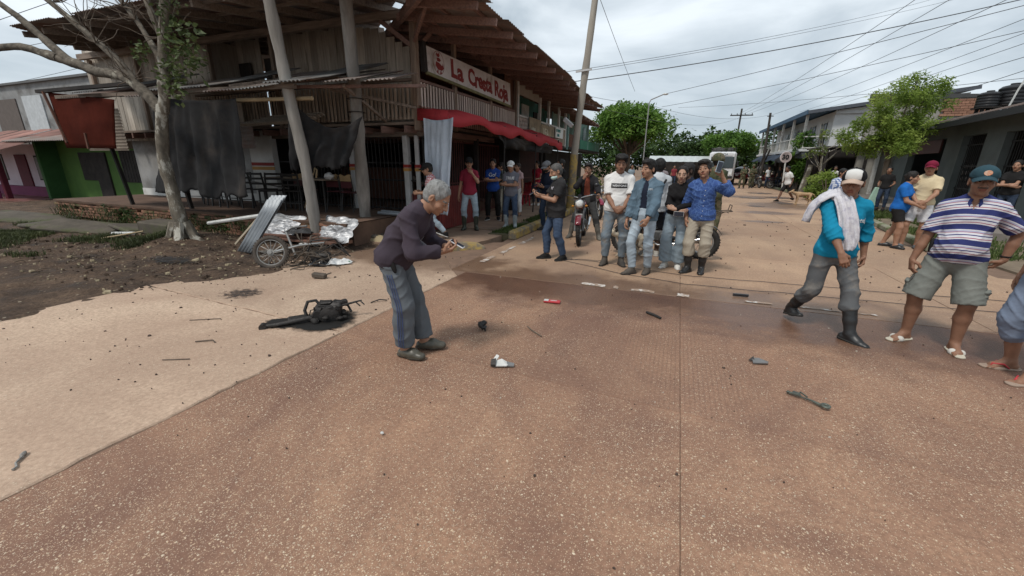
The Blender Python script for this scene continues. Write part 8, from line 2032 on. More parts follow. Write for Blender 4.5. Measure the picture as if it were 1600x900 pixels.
top_ = bp(mb,'roof_load',mat('dark_bundle',(.05,.05,.05),(.1,.1,.09),scale=5),True)
cr = thing('red_pickup','dark red pickup parked past the leaning poles on the right','car',(5.6,46.5,0)); M_car = mat('dark_red_paint_car',(.22,.02,.03),rough=.3,coat=.5)
T = Solid(); T.cone((0,-1.9,.78),(0,1.9,.78),.42,.42,.05,flat=((0,0,1),.72)); T.ell((0,0,.8),(.82,2.1,.36),.1); V,F = T.build(.06); np_obj('body',V,F,M_car,cr)
T = Solid(); T.ell((0,.1,1.2),(.68,.95,.42),.05); V,F = T.build(.06); np_obj('cabin',V,F,M_gl,cr)
for x in (-.74,.74):
	for y in (-1.3,1.3): mb = MB(); mb.torus((x,y,.33),.22,.11,18,8,'x'); mb.obj('wheel',M_tyre,cr,True,world=False)
	mb = MB(); mb.ellip((x*.75,-2.02,.85),(.14,.06,.09),8,6); mb.obj('headlight',M_lens,cr,True,world=False)
tc_ = thing('cargo_tricycle','cargo tricycle covered by a grey tarpaulin hood beside the dark pole','tricycle',(6.9,41.5,0))
mb = MB(); mb.bbox((0,0,.75),(1.1,1.5,.5),.04); mb.obj('box',mat('maroon_box',(.13,.02,.03),rough=.6),tc_,world=False)
T = Solid(); T.ell((0,0,1.45),(.75,.9,.4),.02,clip=[((0,0,1.3),(0,0,-1))]); V,F = T.build(.05); np_obj('hood',V,F,cloth('grey_hood',(.18,.18,.175)),tc_)
for x,y in ((-.6,.4),(.6,.4),(0,-1.2)):
	mb = MB(); mb.torus((x,y,.3),.24,.05,20,6,'x'); mb.obj('wheel',M_tyre,tc_,True,world=False)
mb = MB()
for x in (-.5,.5):
	for y in (-.7,.7): mb.tube([(x,y,.9),(x,y,1.4)],.02,5)
mb.tube([(0,-1.2,.3),(0,-.9,.9),(-.3,-.8,1.0)],.025,6); mb.tube([(0,-.9,.9),(.3,-.8,1.0)],.02,6); mb.obj('frame',M_bblk,tc_,world=False)
# ---- speed sign
sg3 = thing('speed_sign','round white speed limit sign reading 30 on a white post','road sign',(6.62,33.0,0))
mb = MB(); mb.tube([(6.62,33.0,0),(6.50,33.0,1.95)],.045,8); mb.obj('post',M_wpaint,sg3)
sr_ = rotmat(rz=11); mb = MB(); mb.lathe([(.0,-.012),(.35,-.012),(.355,0),(.35,.012),(0,.012)],36,(6.46,32.95,2.26),'y',sr_); mb.obj('disc',mat('sign_white',(.72,.72,.71),rough=.5),sg3)
mb = MB(); mb.lathe([(.30,-.016),(.345,-.016),(.345,-.013),(.30,-.013),(.30,-.016)],36,(6.46,32.95,2.26),'y',sr_); mb.obj('ring',mat('faded_red_ring',(.60,.5,.48),rough=.5),sg3)
lay_text('30',.42,.004,lambda x,y,z: Vector((6.46,32.95,2.26)) + sr_ @ Vector((x - .235,-.020 - z,y - .145)),'numerals',PR_black,sg3,offset=.018)
# ---- utility poles
M_polew = mat('grey_weathered_pole',(.30,.28,.255),(.14,.127,.112),scale=5,rough=.95,bump=.8,bscale=24,stretch=(1,1,.12),c3=(.10,.085,.075),s3=1.6,t3=(.56,.7),rnd=.1)
M_polec = mat('concrete_pole',(.36,.33,.28),(.26,.235,.20),scale=3,rough=.9,bump=.3,stretch=(1,1,.3),c3=(.2,.18,.15),s3=1.2,t3=(.55,.7))
def toward(pts,k):
	# leans a pole a little toward the street as it rises
	zt = max(p[2] for p in pts); out = []
	for x,y,z in pts:
		q = 1 - (1 - k)*max(0,z)/zt; out.append((x*q,y*q,1.617 + (z - 1.617)*q))
	return out
def pole(name,label,pts,r0,r1,m,extra=None,group='utility poles'):
	r = thing(name,label,'pole',(pts[0][0],pts[0][1],0),0,group); mb = MB(); P = limb(mb,pts,r0,r1,14,.008,6); mb.obj('shaft',m,r,50)
	return r
p1 = pole('wooden_pole','grey wooden pole leaning left, nearest to the burnt wheel',toward([(-6.60,6.02,-.2),(-6.64,6.02,1.42),(-6.80,6.02,2.56),(-6.93,6.02,3.7),(-7.12,6.02,5.5)],.92),.112,.088,M_polew)
mb = MB(); mb.ellip((-6.60,5.905,.72),(.07,.02,.10),9,6,jit=.3); mb.obj('pale_patch',mat('torn_pale_paint',(.45,.45,.44),(.2,.19,.18),scale=9,rough=.8),p1)
p2 = pole('wooden_pole','thicker upright grey wooden pole in front of the grille, dark at its foot',toward([(-6.33,7.13,-.2),(-6.30,7.13,1.5),(-6.28,7.13,3.0),(-6.29,7.13,4.6),(-6.30,7.13,6.4)],.86),.128,.106,M_polew)
mb = MB()
for z in (2.85,2.6):
	q = 1 - .14*z/6.4; mb.torus((-6.285*q,7.13*q,1.617 + (z - 1.617)*q),.146,.008,20,5,'z')
mb.obj('wire_tie',M_iron,p2)
p3 = pole('concrete_pole','tall concrete pole with yellow painted foot at the kerb',[(-3.41,14.0,-.2),(-3.345,14.0,1.92),(-3.127,14.0,4.48),(-2.948,14.0,6.5),(-2.85,14.0,7.7)],.130,.088,M_polec)
mb = MB(); mb.tube([(-3.405,14.0,.05),(-3.375,14.0,1.0),(-3.343,14.0,1.95)],[.138,.136,.133],16); mb.obj('yellow_foot',M_yel,p3)
mb = MB(); mb.beam((-3.4,13.86,4.42),(-2.9,13.86,4.46),.05,.05); mb.bbox((-3.55,13.8,2.93),(.35,.2,.14),.02,rotmat(ry=40)); mb.obj('fitting',mat('pale_fitting',(.5,.5,.5),rough=.6),p3)
p4 = pole('dark_pole','dark thin pole in front of the white balcony house',[(6.36,40.0,-.1),(6.28,40.0,3.0),(6.20,40.0,5.75)],.12,.085,mat('dark_wood_pole',(.06,.052,.045),rough=.9))
mb = MB(); mb.beam((6.0,39.95,5.5),(6.45,39.95,5.5),.05,.06); mb.obj('cross_arm',M_dark,p4)
p5 = pole('cross_arm_pole','far pole with a cross arm above the tree over the bus',[(4.9,48.1,0),(4.92,48.1,4),(4.95,48.1,7.05)],.11,.08,mat('dark_wood_pole',(.06,.052,.045),rough=.9))
mb = MB(); mb.beam((4.0,48.0,6.45),(6.0,48.0,6.42),.09,.10)
for x in (4.1,4.6,5.3,5.9): mb.tube([(x,48,6.48),(x,48,6.62)],.035,6)
mb.obj('cross_arm',M_dark,p5)
for k,(x0,x1,y,lab) in enumerate(((5.6,6.3,39.2,'dark leaning post beside the parked motorcycles, left one'),(5.95,6.75,40.6,'dark leaning post beside the parked motorcycles, right one'))):
	mb = MB(); mb.tube([(x0,y,0),(x1,y,3.0)],.07,7); top(mb,'leaning_post',M_dark,lab,'post')
sl_ = thing('street_lamp','street lamp head on a thin arm in front of the cloudy sky','street lamp',(-2.0,25.1,0))
mb = MB(); mb.tube([(-2.0,25.1,0),(-1.98,25.1,4.9),(-1.9,25.12,5.06),(-1.3,25.3,5.32)],.03,7); mb.obj('arm',mat('thin_grey_metal',(.3,.3,.3),rough=.6),sl_)
mb = MB(); mb.ellip((-1.2,25.32,5.33),(.16,.08,.05),10,6); mb.obj('lamp_head',SOLEW,sl_)
# ---- overhead wires
M_wire = mat('wire',(.10,.105,.115),rough=.6)
WIRES = [((-4.94,18.48,5.38),(10.8,32.23,10.51),.012,.4),((-3.87,18.15,5.3),(10.62,27.86,9.28),.010,.3),((-4.55,17.88,4.87),(8.17,18.29,6.49),.022,.32),((-1.23,25.32,5.34),(9.25,18.71,6.44),.018,.1),((-1.65,31.61,5.47),(10.82,21.49,6.45),.018,.25),((-.78,42.7,6.71),(10.64,25.72,5.34),.016,.3),
	((4.65,48.08,6.5),(5.53,17.24,6.48),.014,.5),((4.98,48.2,6.5),(6.41,17.59,6.49),.014,.5),((5.35,48.3,6.5),(7.26,16.85,6.16),.014,.5),((6.2,40.0,5.55),(8.67,17.41,5.87),.014,.2),((8.62,42.12,5.97),(9.48,18.8,5.81),.014,.2),((9.14,42.33,5.83),(9.58,18.85,5.53),.014,.2),((9.77,29.67,5.36),(9.04,17.56,4.85),.016,.1),((10.8,25.78,4.82),(9.17,17.61,4.49),.016,.05),
	((-17.2,6.11,4.96),(-15.1,6.95,5.6),.012,0),((-20.32,7.02,4.72),(-12.0,10.5,6.6),.012,.1),((-22.5,8.32,4.27),(-14,11.8,6.4),.012,.1),((-3.7,18.0,7.9),(-2.98,26.78,5.77),.014,.05),((-3.86,18.15,4.35),(-1.98,25.1,4.9),.010,.1),((-4.1,18.1,4.1),(4.98,48.1,6.3),.012,.9),((-1.98,25.1,4.8),(6.2,40.0,5.6),.012,.6)]
WLAB = ['highest thin wire running right from the concrete pole','thin wire just below the highest one at the concrete pole','thickest black wire running right from the concrete pole','wire rising right from the street lamp head','wire crossing the sky above the round green tree to the feathery tree','level wire passing just over the bus tree','left of three wires rising steeply from the cross arm pole','middle of three wires rising steeply from the cross arm pole','right of three wires rising steeply from the cross arm pole','wire from the dark thin pole up over the feathery tree','wire over the white house roof, upper of two','wire over the white house roof, lower of two','wire from the feathery tree crown toward the water tanks','lowest wire just above the water tanks','short wire in the upper left corner above the bare limbs','wire passing behind the left tree limbs, upper of two','wire passing behind the left tree limbs, lower of two','slack stay wire dropping from the concrete pole top to the round tree','faint wire between the concrete pole and the street lamp','long sagging wire along the street from the concrete pole','long sagging wire from the street lamp to the dark thin pole']
for i,(a,b,r,sag) in enumerate(WIRES):
	a,b = Vector(a),Vector(b); pts = []
	if i in (0,1,2,17,18,19): a = Vector((a.x*14/18,a.y*14/18,1.617 + (a.z - 1.617)*14/18))
	ext = (b - a)*.35 if i < 14 and i not in (6,7,8) else (b - a)*(.5 if i in (6,7,8) else 0)
	e = b + ext; n = 22
	for k in range(n + 1):
		t = k/n; p = a.lerp(e,t); p.z -= sag*4*t*(1 - t)*.8; pts.append(p)
	mb = MB(); mb.tube(pts,r*.62,5,cap=False); top(mb,'overhead_wire',M_wire,WLAB[i],'wire','overhead wires')
# ================================================================ wreckage, furniture and litter
M_char = mat('charred_metal',(.020,.019,.019),(.045,.04,.037),scale=9,rough=.55,bump=.7,bscale=40,metal=.3,spec=.4)
M_soot = mat('soot',(.018,.017,.016),(.035,.03,.027),scale=12,rough=.7,bump=.6)
# ---- charred engine on the pale slab
ew_ = thing('charred_engine','charred motorcycle engine with bent frame tubes lying in a black oil stain','wreck',(-3.38,3.02,0))
def irregular(cx,cy,rx,ry,n=40,seed=0,rot=0):
	out = []
	for k in range(n):
		t = 2*math.pi*k/n; q = 1 + .35*mnoise.noise(Vector((math.cos(t)*1.6 + seed,math.sin(t)*1.6,seed))) + .14*mnoise.noise(Vector((math.cos(t)*6,math.sin(t)*6,seed)))
		x,y = rx*q*math.cos(t),ry*q*math.sin(t); out.append((cx + x*math.cos(rot) - y*math.sin(rot),cy + x*math.sin(rot) + y*math.cos(rot)))
	return out
def stain(cx,cy,rx,ry,m,name,seed=0,rot=0,z=.0125):
	poly = irregular(cx,cy,rx,ry,46,seed,rot); mb = MB(); mb.add([(cx,cy,z)] + [(x,y,z) for x,y in poly],[(0,1 + i,1 + (i + 1) % 46) for i in range(46)]); o = mb.obj(name,m); o['kind'] = 'structure'; return o
def alpha_stain(name,c,dens,scale,seed,soft=.5):
	"""a dark spill whose own ragged outline fades out into spatter"""
	m,nt,b = base(name); tc = N(nt,'ShaderNodeTexCoord'); b.inputs['Base Color'].default_value = (*c,1); b.inputs['Roughness'].default_value = .5
	n1 = N(nt,'ShaderNodeTexNoise',Scale=scale,Detail=8.0,Roughness=.75); nt.links.new(tc.outputs['Object'],n1.inputs['Vector'])
	mp = N(nt,'ShaderNodeMapping'); nt.links.new(tc.outputs['Generated'],mp.inputs['Vector']); mp.inputs['Location'].default_value = (-.5,-.5,0); mp.inputs['Scale'].default_value = (1,1,0); ln = N(nt,'ShaderNodeVectorMath',operation='LENGTH'); nt.links.new(mp.outputs[0],ln.inputs[0])
	mr = N(nt,'ShaderNodeMapRange'); mr.inputs['From Min'].default_value = .08; mr.inputs['From Max'].default_value = .48; mr.inputs['To Min'].default_value = dens; mr.inputs['To Max'].default_value = -.25; nt.links.new(ln.outputs['Value'],mr.inputs['Value'])
	ad = N(nt,'ShaderNodeMath',operation='ADD'); nt.links.new(n1.outputs['Fac'],ad.inputs[0]); nt.links.new(mr.outputs[0],ad.inputs[1]); r = ramp(nt,[(.5,0.),(.5 + soft*.4,1.)]); nt.links.new(ad.outputs[0],r.inputs[0]); nt.links.new(r.outputs[0],b.inputs['Alpha']); return m
stain(-3.34,2.98,.46,.36,alpha_stain('oil_spill',(.012,.011,.010),.85,9,1,.7),'oil_stain',1,.8)
stain(-3.62,2.78,.34,.16,alpha_stain('oil_spill_thin',(.014,.012,.011),.55,10,2,.3),'oil_stain',4,.6,.0105)
stain(-4.98,3.27,.55,.38,alpha_stain('burn_spatter',(.05,.038,.034),.16,16,3,.5),'scorch_mark',7,.3)
stain(-7.5,3.95,1.0,.35,alpha_stain('burn_soil',(.02,.018,.018),.25,8,5,.6),'scorch_mark',9,.2,.07)
for k,(x,y,rx,ry) in enumerate(((4.6,22.6,.9,1.5),(3.9,25.4,1.3,1.0),(5.3,26.8,1.0,1.6),(3.2,20.2,.7,.5),(4.9,30.5,1.4,1.5))): stain(x,y,rx,ry,alpha_stain('road_wet_%d' % k,(.085,.06,.048),.16,2.2,k,.25),'wet_patch',20 + k,.3*k,.008)
E0 = Vector((-3.34,3.06,0)); RE = rotmat(rz=38)
def el(x,y,z): return E0 + RE @ Vector((x*.88,y*.92,z*.66))
mb = MB(); mb.bbox(el(0,0,.12),(.26,.20,.17),.035,RE @ rotmat(rx=8,ry=-5)); mb.bbox(el(.09,.02,.13),(.12,.17,.20),.03,RE @ rotmat(ry=12))
mb.lathe([(.07,-.04),(.095,-.03),(.095,.03),(.07,.04)],16,el(.03,-.11,.11),'y',RE); mb.lathe([(.05,-.03),(.06,.0),(.05,.03)],14,el(-.09,-.11,.13),'y',RE); mb.obj('crankcase',M_char,ew_,40)
mb = MB(); rr = random.Random(8)
for k in range(22):
	a = rr.uniform(0,6.28); mb.lathe([(.0,0),(.010,0),(.010,.012),(0,.014)],6,el(.10*math.cos(a) + .02,-.135,.11 + .085*math.sin(a)),'y',RE)
for k in range(5): mb.bbox(el(-.12 + .06*k,-.112,.2),(.012,.03,.08),.003,RE @ rotmat(ry=rr.uniform(-20,20)))
mb.lathe([(.028,-.06),(.034,-.05),(.034,.05),(.028,.06)],12,el(.16,.03,.24),'x',RE @ rotmat(rz=40)); mb.tube([el(.12,.06,.2),el(.22,.1,.16),el(.26,.05,.06)],.014,7); mb.tube([el(-.05,-.1,.22),el(.05,-.15,.25),el(.13,-.12,.2)],.008,6)
mb.obj('engine_fittings',M_char,ew_,40,kind='stuff')
mb = MB()
for k in range(6): mb.bbox(el(-.02 + .0*k,.02,.185 + .014*k),(.15 - .004*k,.15,.007),.002,RE @ rotmat(rx=6,ry=8))
mb.bbox(el(-.01,.02,.275),(.11,.10,.02),.008,RE); mb.obj('cylinder_fins',M_char,ew_)
mb = MB(); mb.tube([el(-.1,-.06,.09),el(-.3,-.12,.07),el(-.52,-.16,.045),el(-.66,-.17,.04)],[.026,.024,.022,.02],9); mb.lathe([(.02,-.03),(.035,-.03),(.035,.03),(.02,.03)],12,el(-.67,-.17,.04),'y',RE); mb.obj('swing_arm',M_char,ew_,40)
mb = MB(); mb.tube([el(-.08,.05,.2),el(-.13,.06,.30),el(-.22,.05,.29),el(-.26,.02,.16),el(-.24,0,.06)],.017,8); mb.obj('bent_tube',M_char,ew_,40)
mb = MB(); mb.tube([el(.1,-.02,.2),el(.24,-.02,.235),el(.40,-.01,.275)],[.016,.013,.008],8); mb.tube([el(.33,-.015,.25),el(.38,-.04,.19)],.007,6); mb.tube([el(.38,-.012,.27),el(.43,-.05,.215)],.007,6); mb.obj('lever',M_char,ew_,40)
mb = MB(); rr = random.Random(4)
for k in range(16):
	p = el(rr.uniform(-.2,.2),rr.uniform(-.18,.12),rr.uniform(.03,.1)); mb.ellip(p,(rr.uniform(.015,.05),rr.uniform(.015,.045),rr.uniform(.012,.04)),7,5,jit=.25)
for k in range(9):
	p = el(rr.uniform(-.15,.15),rr.uniform(-.12,.1),rr.uniform(.1,.24)); q = p + Vector((rr.uniform(-.16,.16),rr.uniform(-.1,.1),rr.uniform(-.1,.06))); mb.tube([p,(p + q)/2 + Vector((0,0,.04)),q],.006,5)
mb.obj('burnt_bits',M_soot,ew_,True)
mb = MB(); mb.bbox(el(-.34,.02,.03),(.2,.12,.045),.012,RE @ rotmat(rz=12)); mb.obj('burnt_plate',M_char,ew_)
# ---- burnt motorcycle remains with its wheel
bw = thing('burnt_motorcycle','burnt out motorcycle remains with one spoked wheel beside the leaning pole','wreck',(-5.85,4.45,0))
c = Vector((-5.84,4.40,.245)); wr = rotmat(rz=-58) @ rotmat(ry=-16)
o = wheel(bw,'wheel',c - Vector(bw.location),.265,.066,26,mat('dusty_tyre',(.085,.07,.058),(.05,.042,.036),scale=9,rough=.9),mat('sooty_alloy',(.34,.33,.31),(.2,.19,.18),scale=8,rough=.5,metal=.6),'x',wr)
mb = MB(); mb.tube([c + Vector((.0,.0,.0)),c + Vector((.35,.25,.10)),c + Vector((.6,.5,.12))],[.022,.018,.015],8); mb.obj('fork_leg',M_rim,bw,40)
mb = MB(); mb.tube([c + Vector((.1,.35,-.1)),c + Vector((-.28,.55,.22)),c + Vector((-.20,.62,.30)),c + Vector((.05,.7,.33))],.018,8); mb.obj('bent_bar',M_zinc,bw,40)
mb = MB(); rr = random.Random(12)
for k in range(44):
	p = Vector((-5.45 + rr.gauss(0,.17),4.85 + rr.gauss(0,.17),.05 + abs(rr.gauss(0,.10)))); pts = [p]; d = Vector((rr.uniform(-1,1),rr.uniform(-1,1),rr.uniform(-.2,.9))).normalized()
	for j in range(6): d = (d + Vector((rr.uniform(-.8,.8),rr.uniform(-.8,.8),rr.uniform(-.7,.5)))).normalized(); p = p + d*.085; p.z = max(p.z,.02); pts.append(p)
	mb.tube(pts,rr.choice([.004,.006,.009,.013]),5)
mb.obj('wire_tangle',M_muddy,bw,True)
mb = MB(); mb.tube([(-5.5,4.7,.05),(-5.4,4.8,.4),(-5.1,5.0,.42),(-4.95,5.1,.15)],.016,7); mb.tube([(-5.6,4.9,.08),(-5.25,5.1,.30),(-5.0,5.2,.1)],.012,7); mb.bbox((-5.35,4.9,.12),(.3,.2,.14),.03,rotmat(rz=30)); mb.obj('frame_tubes',M_char,bw,40)
# ---- litter, one by one
def lump(name,label,cat,c,r,m,n=9,mm=7,jit=.28,rz=0):
	mb = MB(); random.seed(hash(label) % 9999); mb.ellip(c,r,n,mm,rotmat(rz=rz),jit); return top(mb,name,m,label,cat,smooth=50)
PLW = mat('white_plastic',(.62,.62,.60),(.45,.45,.43),scale=9,rough=.45); GM = mat('grey_plastic',(.20,.20,.20),(.12,.12,.12),scale=9,rough=.5)
random.seed(3)
def crumple(c,w,l,hgt,m,name,label,cat,seed=0,rz=0,n=14,z0=.012,tilt=0):
	P = []; R3 = rotmat(rz=rz)
	for i in range(n):
		row = []
		for j in range(n):
			u,v = i/(n - 1)*2 - 1,j/(n - 1)*2 - 1; q = 1 + .35*mnoise.noise(Vector((u*1.8 + seed,v*1.8,seed)))
			z = .45 + .55*mnoise.noise(Vector((u*1.5 + seed,v*1.5,2 + seed))) + .38*abs(mnoise.noise(Vector((u*3.4 + seed,v*3.4,seed)))) + .12*mnoise.noise(Vector((u*8,v*8,seed)))
			e = max(abs(u),abs(v)); row.append(Vector(c) + R3 @ (rotmat(rx=tilt) @ Vector((u*w/2*q,v*l/2*q,z0 + hgt*z*(1 - .75*e ** 3)))))
		P.append(row)
	mb = MB(); mb.grid(P); o = top(mb,name,m,label,cat,smooth=False); md = o.modifiers.new('t','SOLIDIFY'); md.thickness = .004; return o
PB = mat('black_plastic_bag',(.014,.014,.016),rough=.3,spec=.5); PWB = mat('white_plastic_bag',(.68,.68,.67),(.55,.55,.54),scale=5,rough=.4)
crumple((-5.28,4.78,.0),.26,.22,.13,PB,'plastic_bag','crumpled black plastic bag beside the burnt wheel wires','bag',1,20)
crumple((-5.08,5.0,.0),.40,.24,.10,PWB,'plastic_bag','torn white plastic bag lying by the black bag','bag',2,40)
crumple((-4.96,5.05,.0),.10,.10,.05,mat('green_plastic',(.03,.25,.10),rough=.4),'plastic_wrapper','small green plastic scrap at the end of the white bag','litter',5)
crumple((-5.25,5.0,.0),.3,.16,.09,PWB,'plastic_bag','strip of white plastic behind the black bag','bag',8,70)
mb = MB(); mb.bbox((-4.66,4.2,.05),(.20,.09,.07),.015,rotmat(rz=18,ry=6)); mb.tube([(-4.58,4.22,.06),(-4.50,4.27,.09)],.01,6); top(mb,'metal_fragment',M_muddy,'brown metal fragment on the pale slab below the bags','fragment')
lm_ = thing('burnt_fragment','black burnt lump of parts right of the bent man','fragment',(-1.68,3.43,.0)); mb = MB(); random.seed(5)
for k in range(9): mb.ellip((random.uniform(-.04,.04),random.uniform(-.035,.035),.035 + random.uniform(0,.04)),(random.uniform(.015,.035),)*2 + (random.uniform(.012,.03),),8,5,jit=.2)
mb.torus((.02,-.02,.045),.025,.010,12,6,'x'); mb.tube([(.03,0,.03),(.06,-.05,.02)],.01,6); mb.obj('lump',M_char,lm_,50,world=False)
def shards(name,label,c,parts,rz=0,cat='fragment'):
	root = thing(name,label,cat,(c[0],c[1],0),R_(rz))
	for nm,m,pts,th in parts:
		mb = MB(); n = len(pts); mb.add([(x,y,z) for x,y,z in pts] + [(x,y,z + th) for x,y,z in pts],[tuple(range(n))[::-1],tuple(range(n,2*n))] + [(i,(i + 1) % n,n + (i + 1) % n,n + i) for i in range(n)]); mb.obj(nm,m,root,world=False)
	return root
shards('broken_plastic','broken white and grey plastic piece on the joint right of the bent man',(-1.2,2.78),[('shell',PLW,[(-.06,-.02,.015),(.05,-.04,.02),(.09,.0,.012),(.02,.03,.05),(-.05,.03,.03)],.008),('shell',PLW,[(-.05,.01,.02),(.0,.05,.07),(-.02,.07,.075),(-.07,.03,.03)],.006),('dark_piece',M_char,[(-.08,-.01,.012),(-.04,-.03,.015),(-.03,.02,.05),(-.07,.03,.04)],.02),('grey_piece',GM,[(.05,-.03,.015),(.11,-.04,.012),(.12,-.01,.02),(.06,.01,.03)],.01)],30)
shards('broken_plastic','flat dark grey plastic shard in front of the striding man',(.83,3.69),[('shell',GM,[(-.06,-.03,.013),(.06,-.02,.02),(.075,.015,.013),(.0,.03,.035),(-.05,.035,.03)],.008),('tip',M_char,[(-.08,.02,.013),(-.04,.0,.02),(-.04,.04,.045)],.008)],10)
mb = MB(); mb.tube([(.95,3.21,.02),(1.0,3.185,.03),(1.02,3.18,.018),(1.07,3.145,.022),(1.12,3.10,.02)],[.009,.013,.006,.008,.012],7); mb.tube([(.99,3.2,.02),(1.02,3.22,.035),(1.05,3.17,.03)],.006,6); mb.torus((1.14,3.09,.028),.022,.010,12,6,'z'); mb.bbox((.99,3.2,.03),(.05,.022,.022),.005,rotmat(rz=-30,rx=25)); mb.ellip((.945,3.22,.02),(.016,.013,.011),8,5,jit=.2)
top(mb,'twisted_fragment',mat('grey_green_metal',(.13,.145,.12),(.06,.065,.06),scale=14,rough=.5,metal=.4),'grey twisted metal arm with a ring end in the right foreground','fragment',smooth=50)
cg = thing('cigarette_packet','flattened red and white cigarette packet on the wet road','packet',(-1.26,4.52,0),R_(8)); mb = MB(); mb.bbox((0,0,.02),(.20,.07,.022),.004); mb.obj('carton',mat('carton_red',(.50,.05,.06),rough=.5),cg,world=False); mb = MB(); mb.box((-.07,0,.0322),(.055,.066,.0015)); mb.box((.02,0,.0322),(.08,.016,.0015)); mb.obj('white_print',PLW,cg,world=False)
for lab,pts,r,m in (('forked brown twig in the middle of the road',[(-1.27,3.66,.015),(-1.20,3.58,.02),(-1.06,3.48,.014)],.006,M_barkd),('short dark strip of rubber on the road',[(-.16,4.6,.015),(-.08,4.53,.02),(0,4.46,.015)],.014,M_tyre),('short black bar lying before the walking man',[(.84,5.74,.02),(1.02,5.76,.02)],.018,M_bblk),('thin brown stick on the pale slab',[(-4.6,2.42,.015),(-4.35,2.58,.015)],.004,M_barkd),('bent leaf stalk on the pale slab below the engine',[(-3.98,2.1,.016),(-3.86,2.18,.02),(-3.80,2.16,.016)],.006,M_barkd),('thin twig in the left foreground',[(-3.85,1.76,.015),(-3.66,1.86,.015)],.004,M_barkd),('curled dark strip behind the charred engine',[(-3.25,3.62,.015),(-3.2,3.72,.03),(-3.12,3.76,.02)],.007,M_char),('pale stick leaning on the broken slabs',[(-10.9,4.4,.06),(-10.25,4.95,.2)],.018,M_bamboo),('white stick lying near the tree',[(-11.3,4.9,.09),(-10.7,5.0,.12)],.035,PLW)):
	mb = MB(); mb.tube(pts,r,6); top(mb,'stick' if 'stick' in lab or 'twig' in lab else 'strip',m,lab,'litter',smooth=50)
mb = MB(); mb.ellip((-3.26,.75,.02),(.030,.013,.010),10,6,rotmat(rz=-35),.12); mb.tube([(-3.24,.74,.018),(-3.20,.70,.018),(-3.16,.69,.016),(-3.145,.67,.016)],[.008,.006,.005,.007],6); top(mb,'spoon_like_fragment',mat('dull_silver',(.34,.33,.31),(.14,.12,.10),scale=30,rough=.5,metal=.3),'pale spoon shaped fragment in the left foreground','fragment',smooth=50)
lump('pebble','single white pebble in the foreground below the bent man','pebble',(-1.52,1.68,.018),(.013,.010,.009),PLW,8,6,.1)
lump('rubble_stone','yellowish flat stone at the foot of the upright wooden pole','stone',(-5.68,6.72,.07),(.24,.16,.10),mat('yellow_stone',(.40,.33,.20),(.28,.22,.14),scale=5,rough=.95,bump=.5),10,7,.16)
def debris_bits(n,xr,yr,smin,smax,m,name,seed,zf_=None,z0=.012):
	rg = np.random.default_rng(seed); V = []; F = []
	for k in range(n):
		x,y = rg.uniform(*xr),rg.uniform(*yr); s = rg.uniform(smin,smax)*(1 + rg.random() ** 4*1.5); zb = zf_(x,y) if zf_ else 0
		b = len(V); a = rg.uniform(0,6.28); e = rg.uniform(.25,1)
		for i in range(5):
			t = a + i*1.2566; V.append((x + s*math.cos(t)*(1 if i % 2 else e),y + s*e*math.sin(t),zb + z0 - .008))
		for i in range(5):
			t = a + i*1.2566; V.append((x + .8*s*math.cos(t)*(1 if i % 2 else e),y + .8*s*e*math.sin(t),zb + z0 + s*rg.uniform(.2,.5)))
		F += [tuple(b + 5 + i for i in range(5))] + [(b + i,b + (i + 1) % 5,b + 5 + (i + 1) % 5,b + 5 + i) for i in range(5)]
	me = bpy.data.meshes.new(name); me.from_pydata(V,[],F); me.materials.append(m); o = bpy.data.objects.new(name,me); link(o); o['kind'] = 'stuff'
M_bit = mat('dark_grit',(.05,.036,.03),(.10,.07,.055),scale=20,rough=.95)
debris_bits(170,(-6.3,-2.9),(1.2,6.3),.005,.011,M_bit,'dirt_crumbs',2); debris_bits(150,(-2.9,3.5),(1.0,6.5),.003,.007,M_bit,'grit',1,None,.006); debris_bits(70,(-2.5,2.5),(.9,5.5),.003,.006,mat('pale_grit',(.5,.45,.38),rough=.9),'pale_grit',3,None,.005)
debris_bits(520,(-13,-5.4),(2.6,6.2),.008,.035,M_mud,'mud_clods',4,mud_h,.01); debris_bits(260,(-12.5,-5.6),(2.6,5.8),.008,.03,mat('straw_chips',(.36,.30,.20),(.2,.16,.1),scale=9,rough=.95),'straw_chips',6,mud_h,.012)
debris_bits(160,(-3.3,4.5),(6.6,16),.008,.018,M_bit,'grit',8,None,.008)
mb = MB(); rr = random.Random(21)
for k in range(170):
	x,y = rr.uniform(-13,-5.8),rr.uniform(2.7,5.9); a = rr.uniform(0,6.28); l = rr.uniform(.05,.22); p = Vector((x,y,mud_h(x,y) + .018)); q = Vector((x + l*math.cos(a),y + l*math.sin(a),0)); q.z = mud_h(q.x,q.y) + .022
	mb.tube([p,(p + q)/2 + Vector((0,0,rr.uniform(0,.03))),q],rr.uniform(.003,.008),4)
o = mb.obj('mud_litter',mat('litter_straw',(.16,.12,.085),(.06,.045,.033),scale=7,rough=.95)); o['kind'] = 'stuff'
for k,(x,y,z) in enumerate(((-11.1,3.95,.04),(-10.9,3.85,.04),(-11.3,3.9,.04))): pass
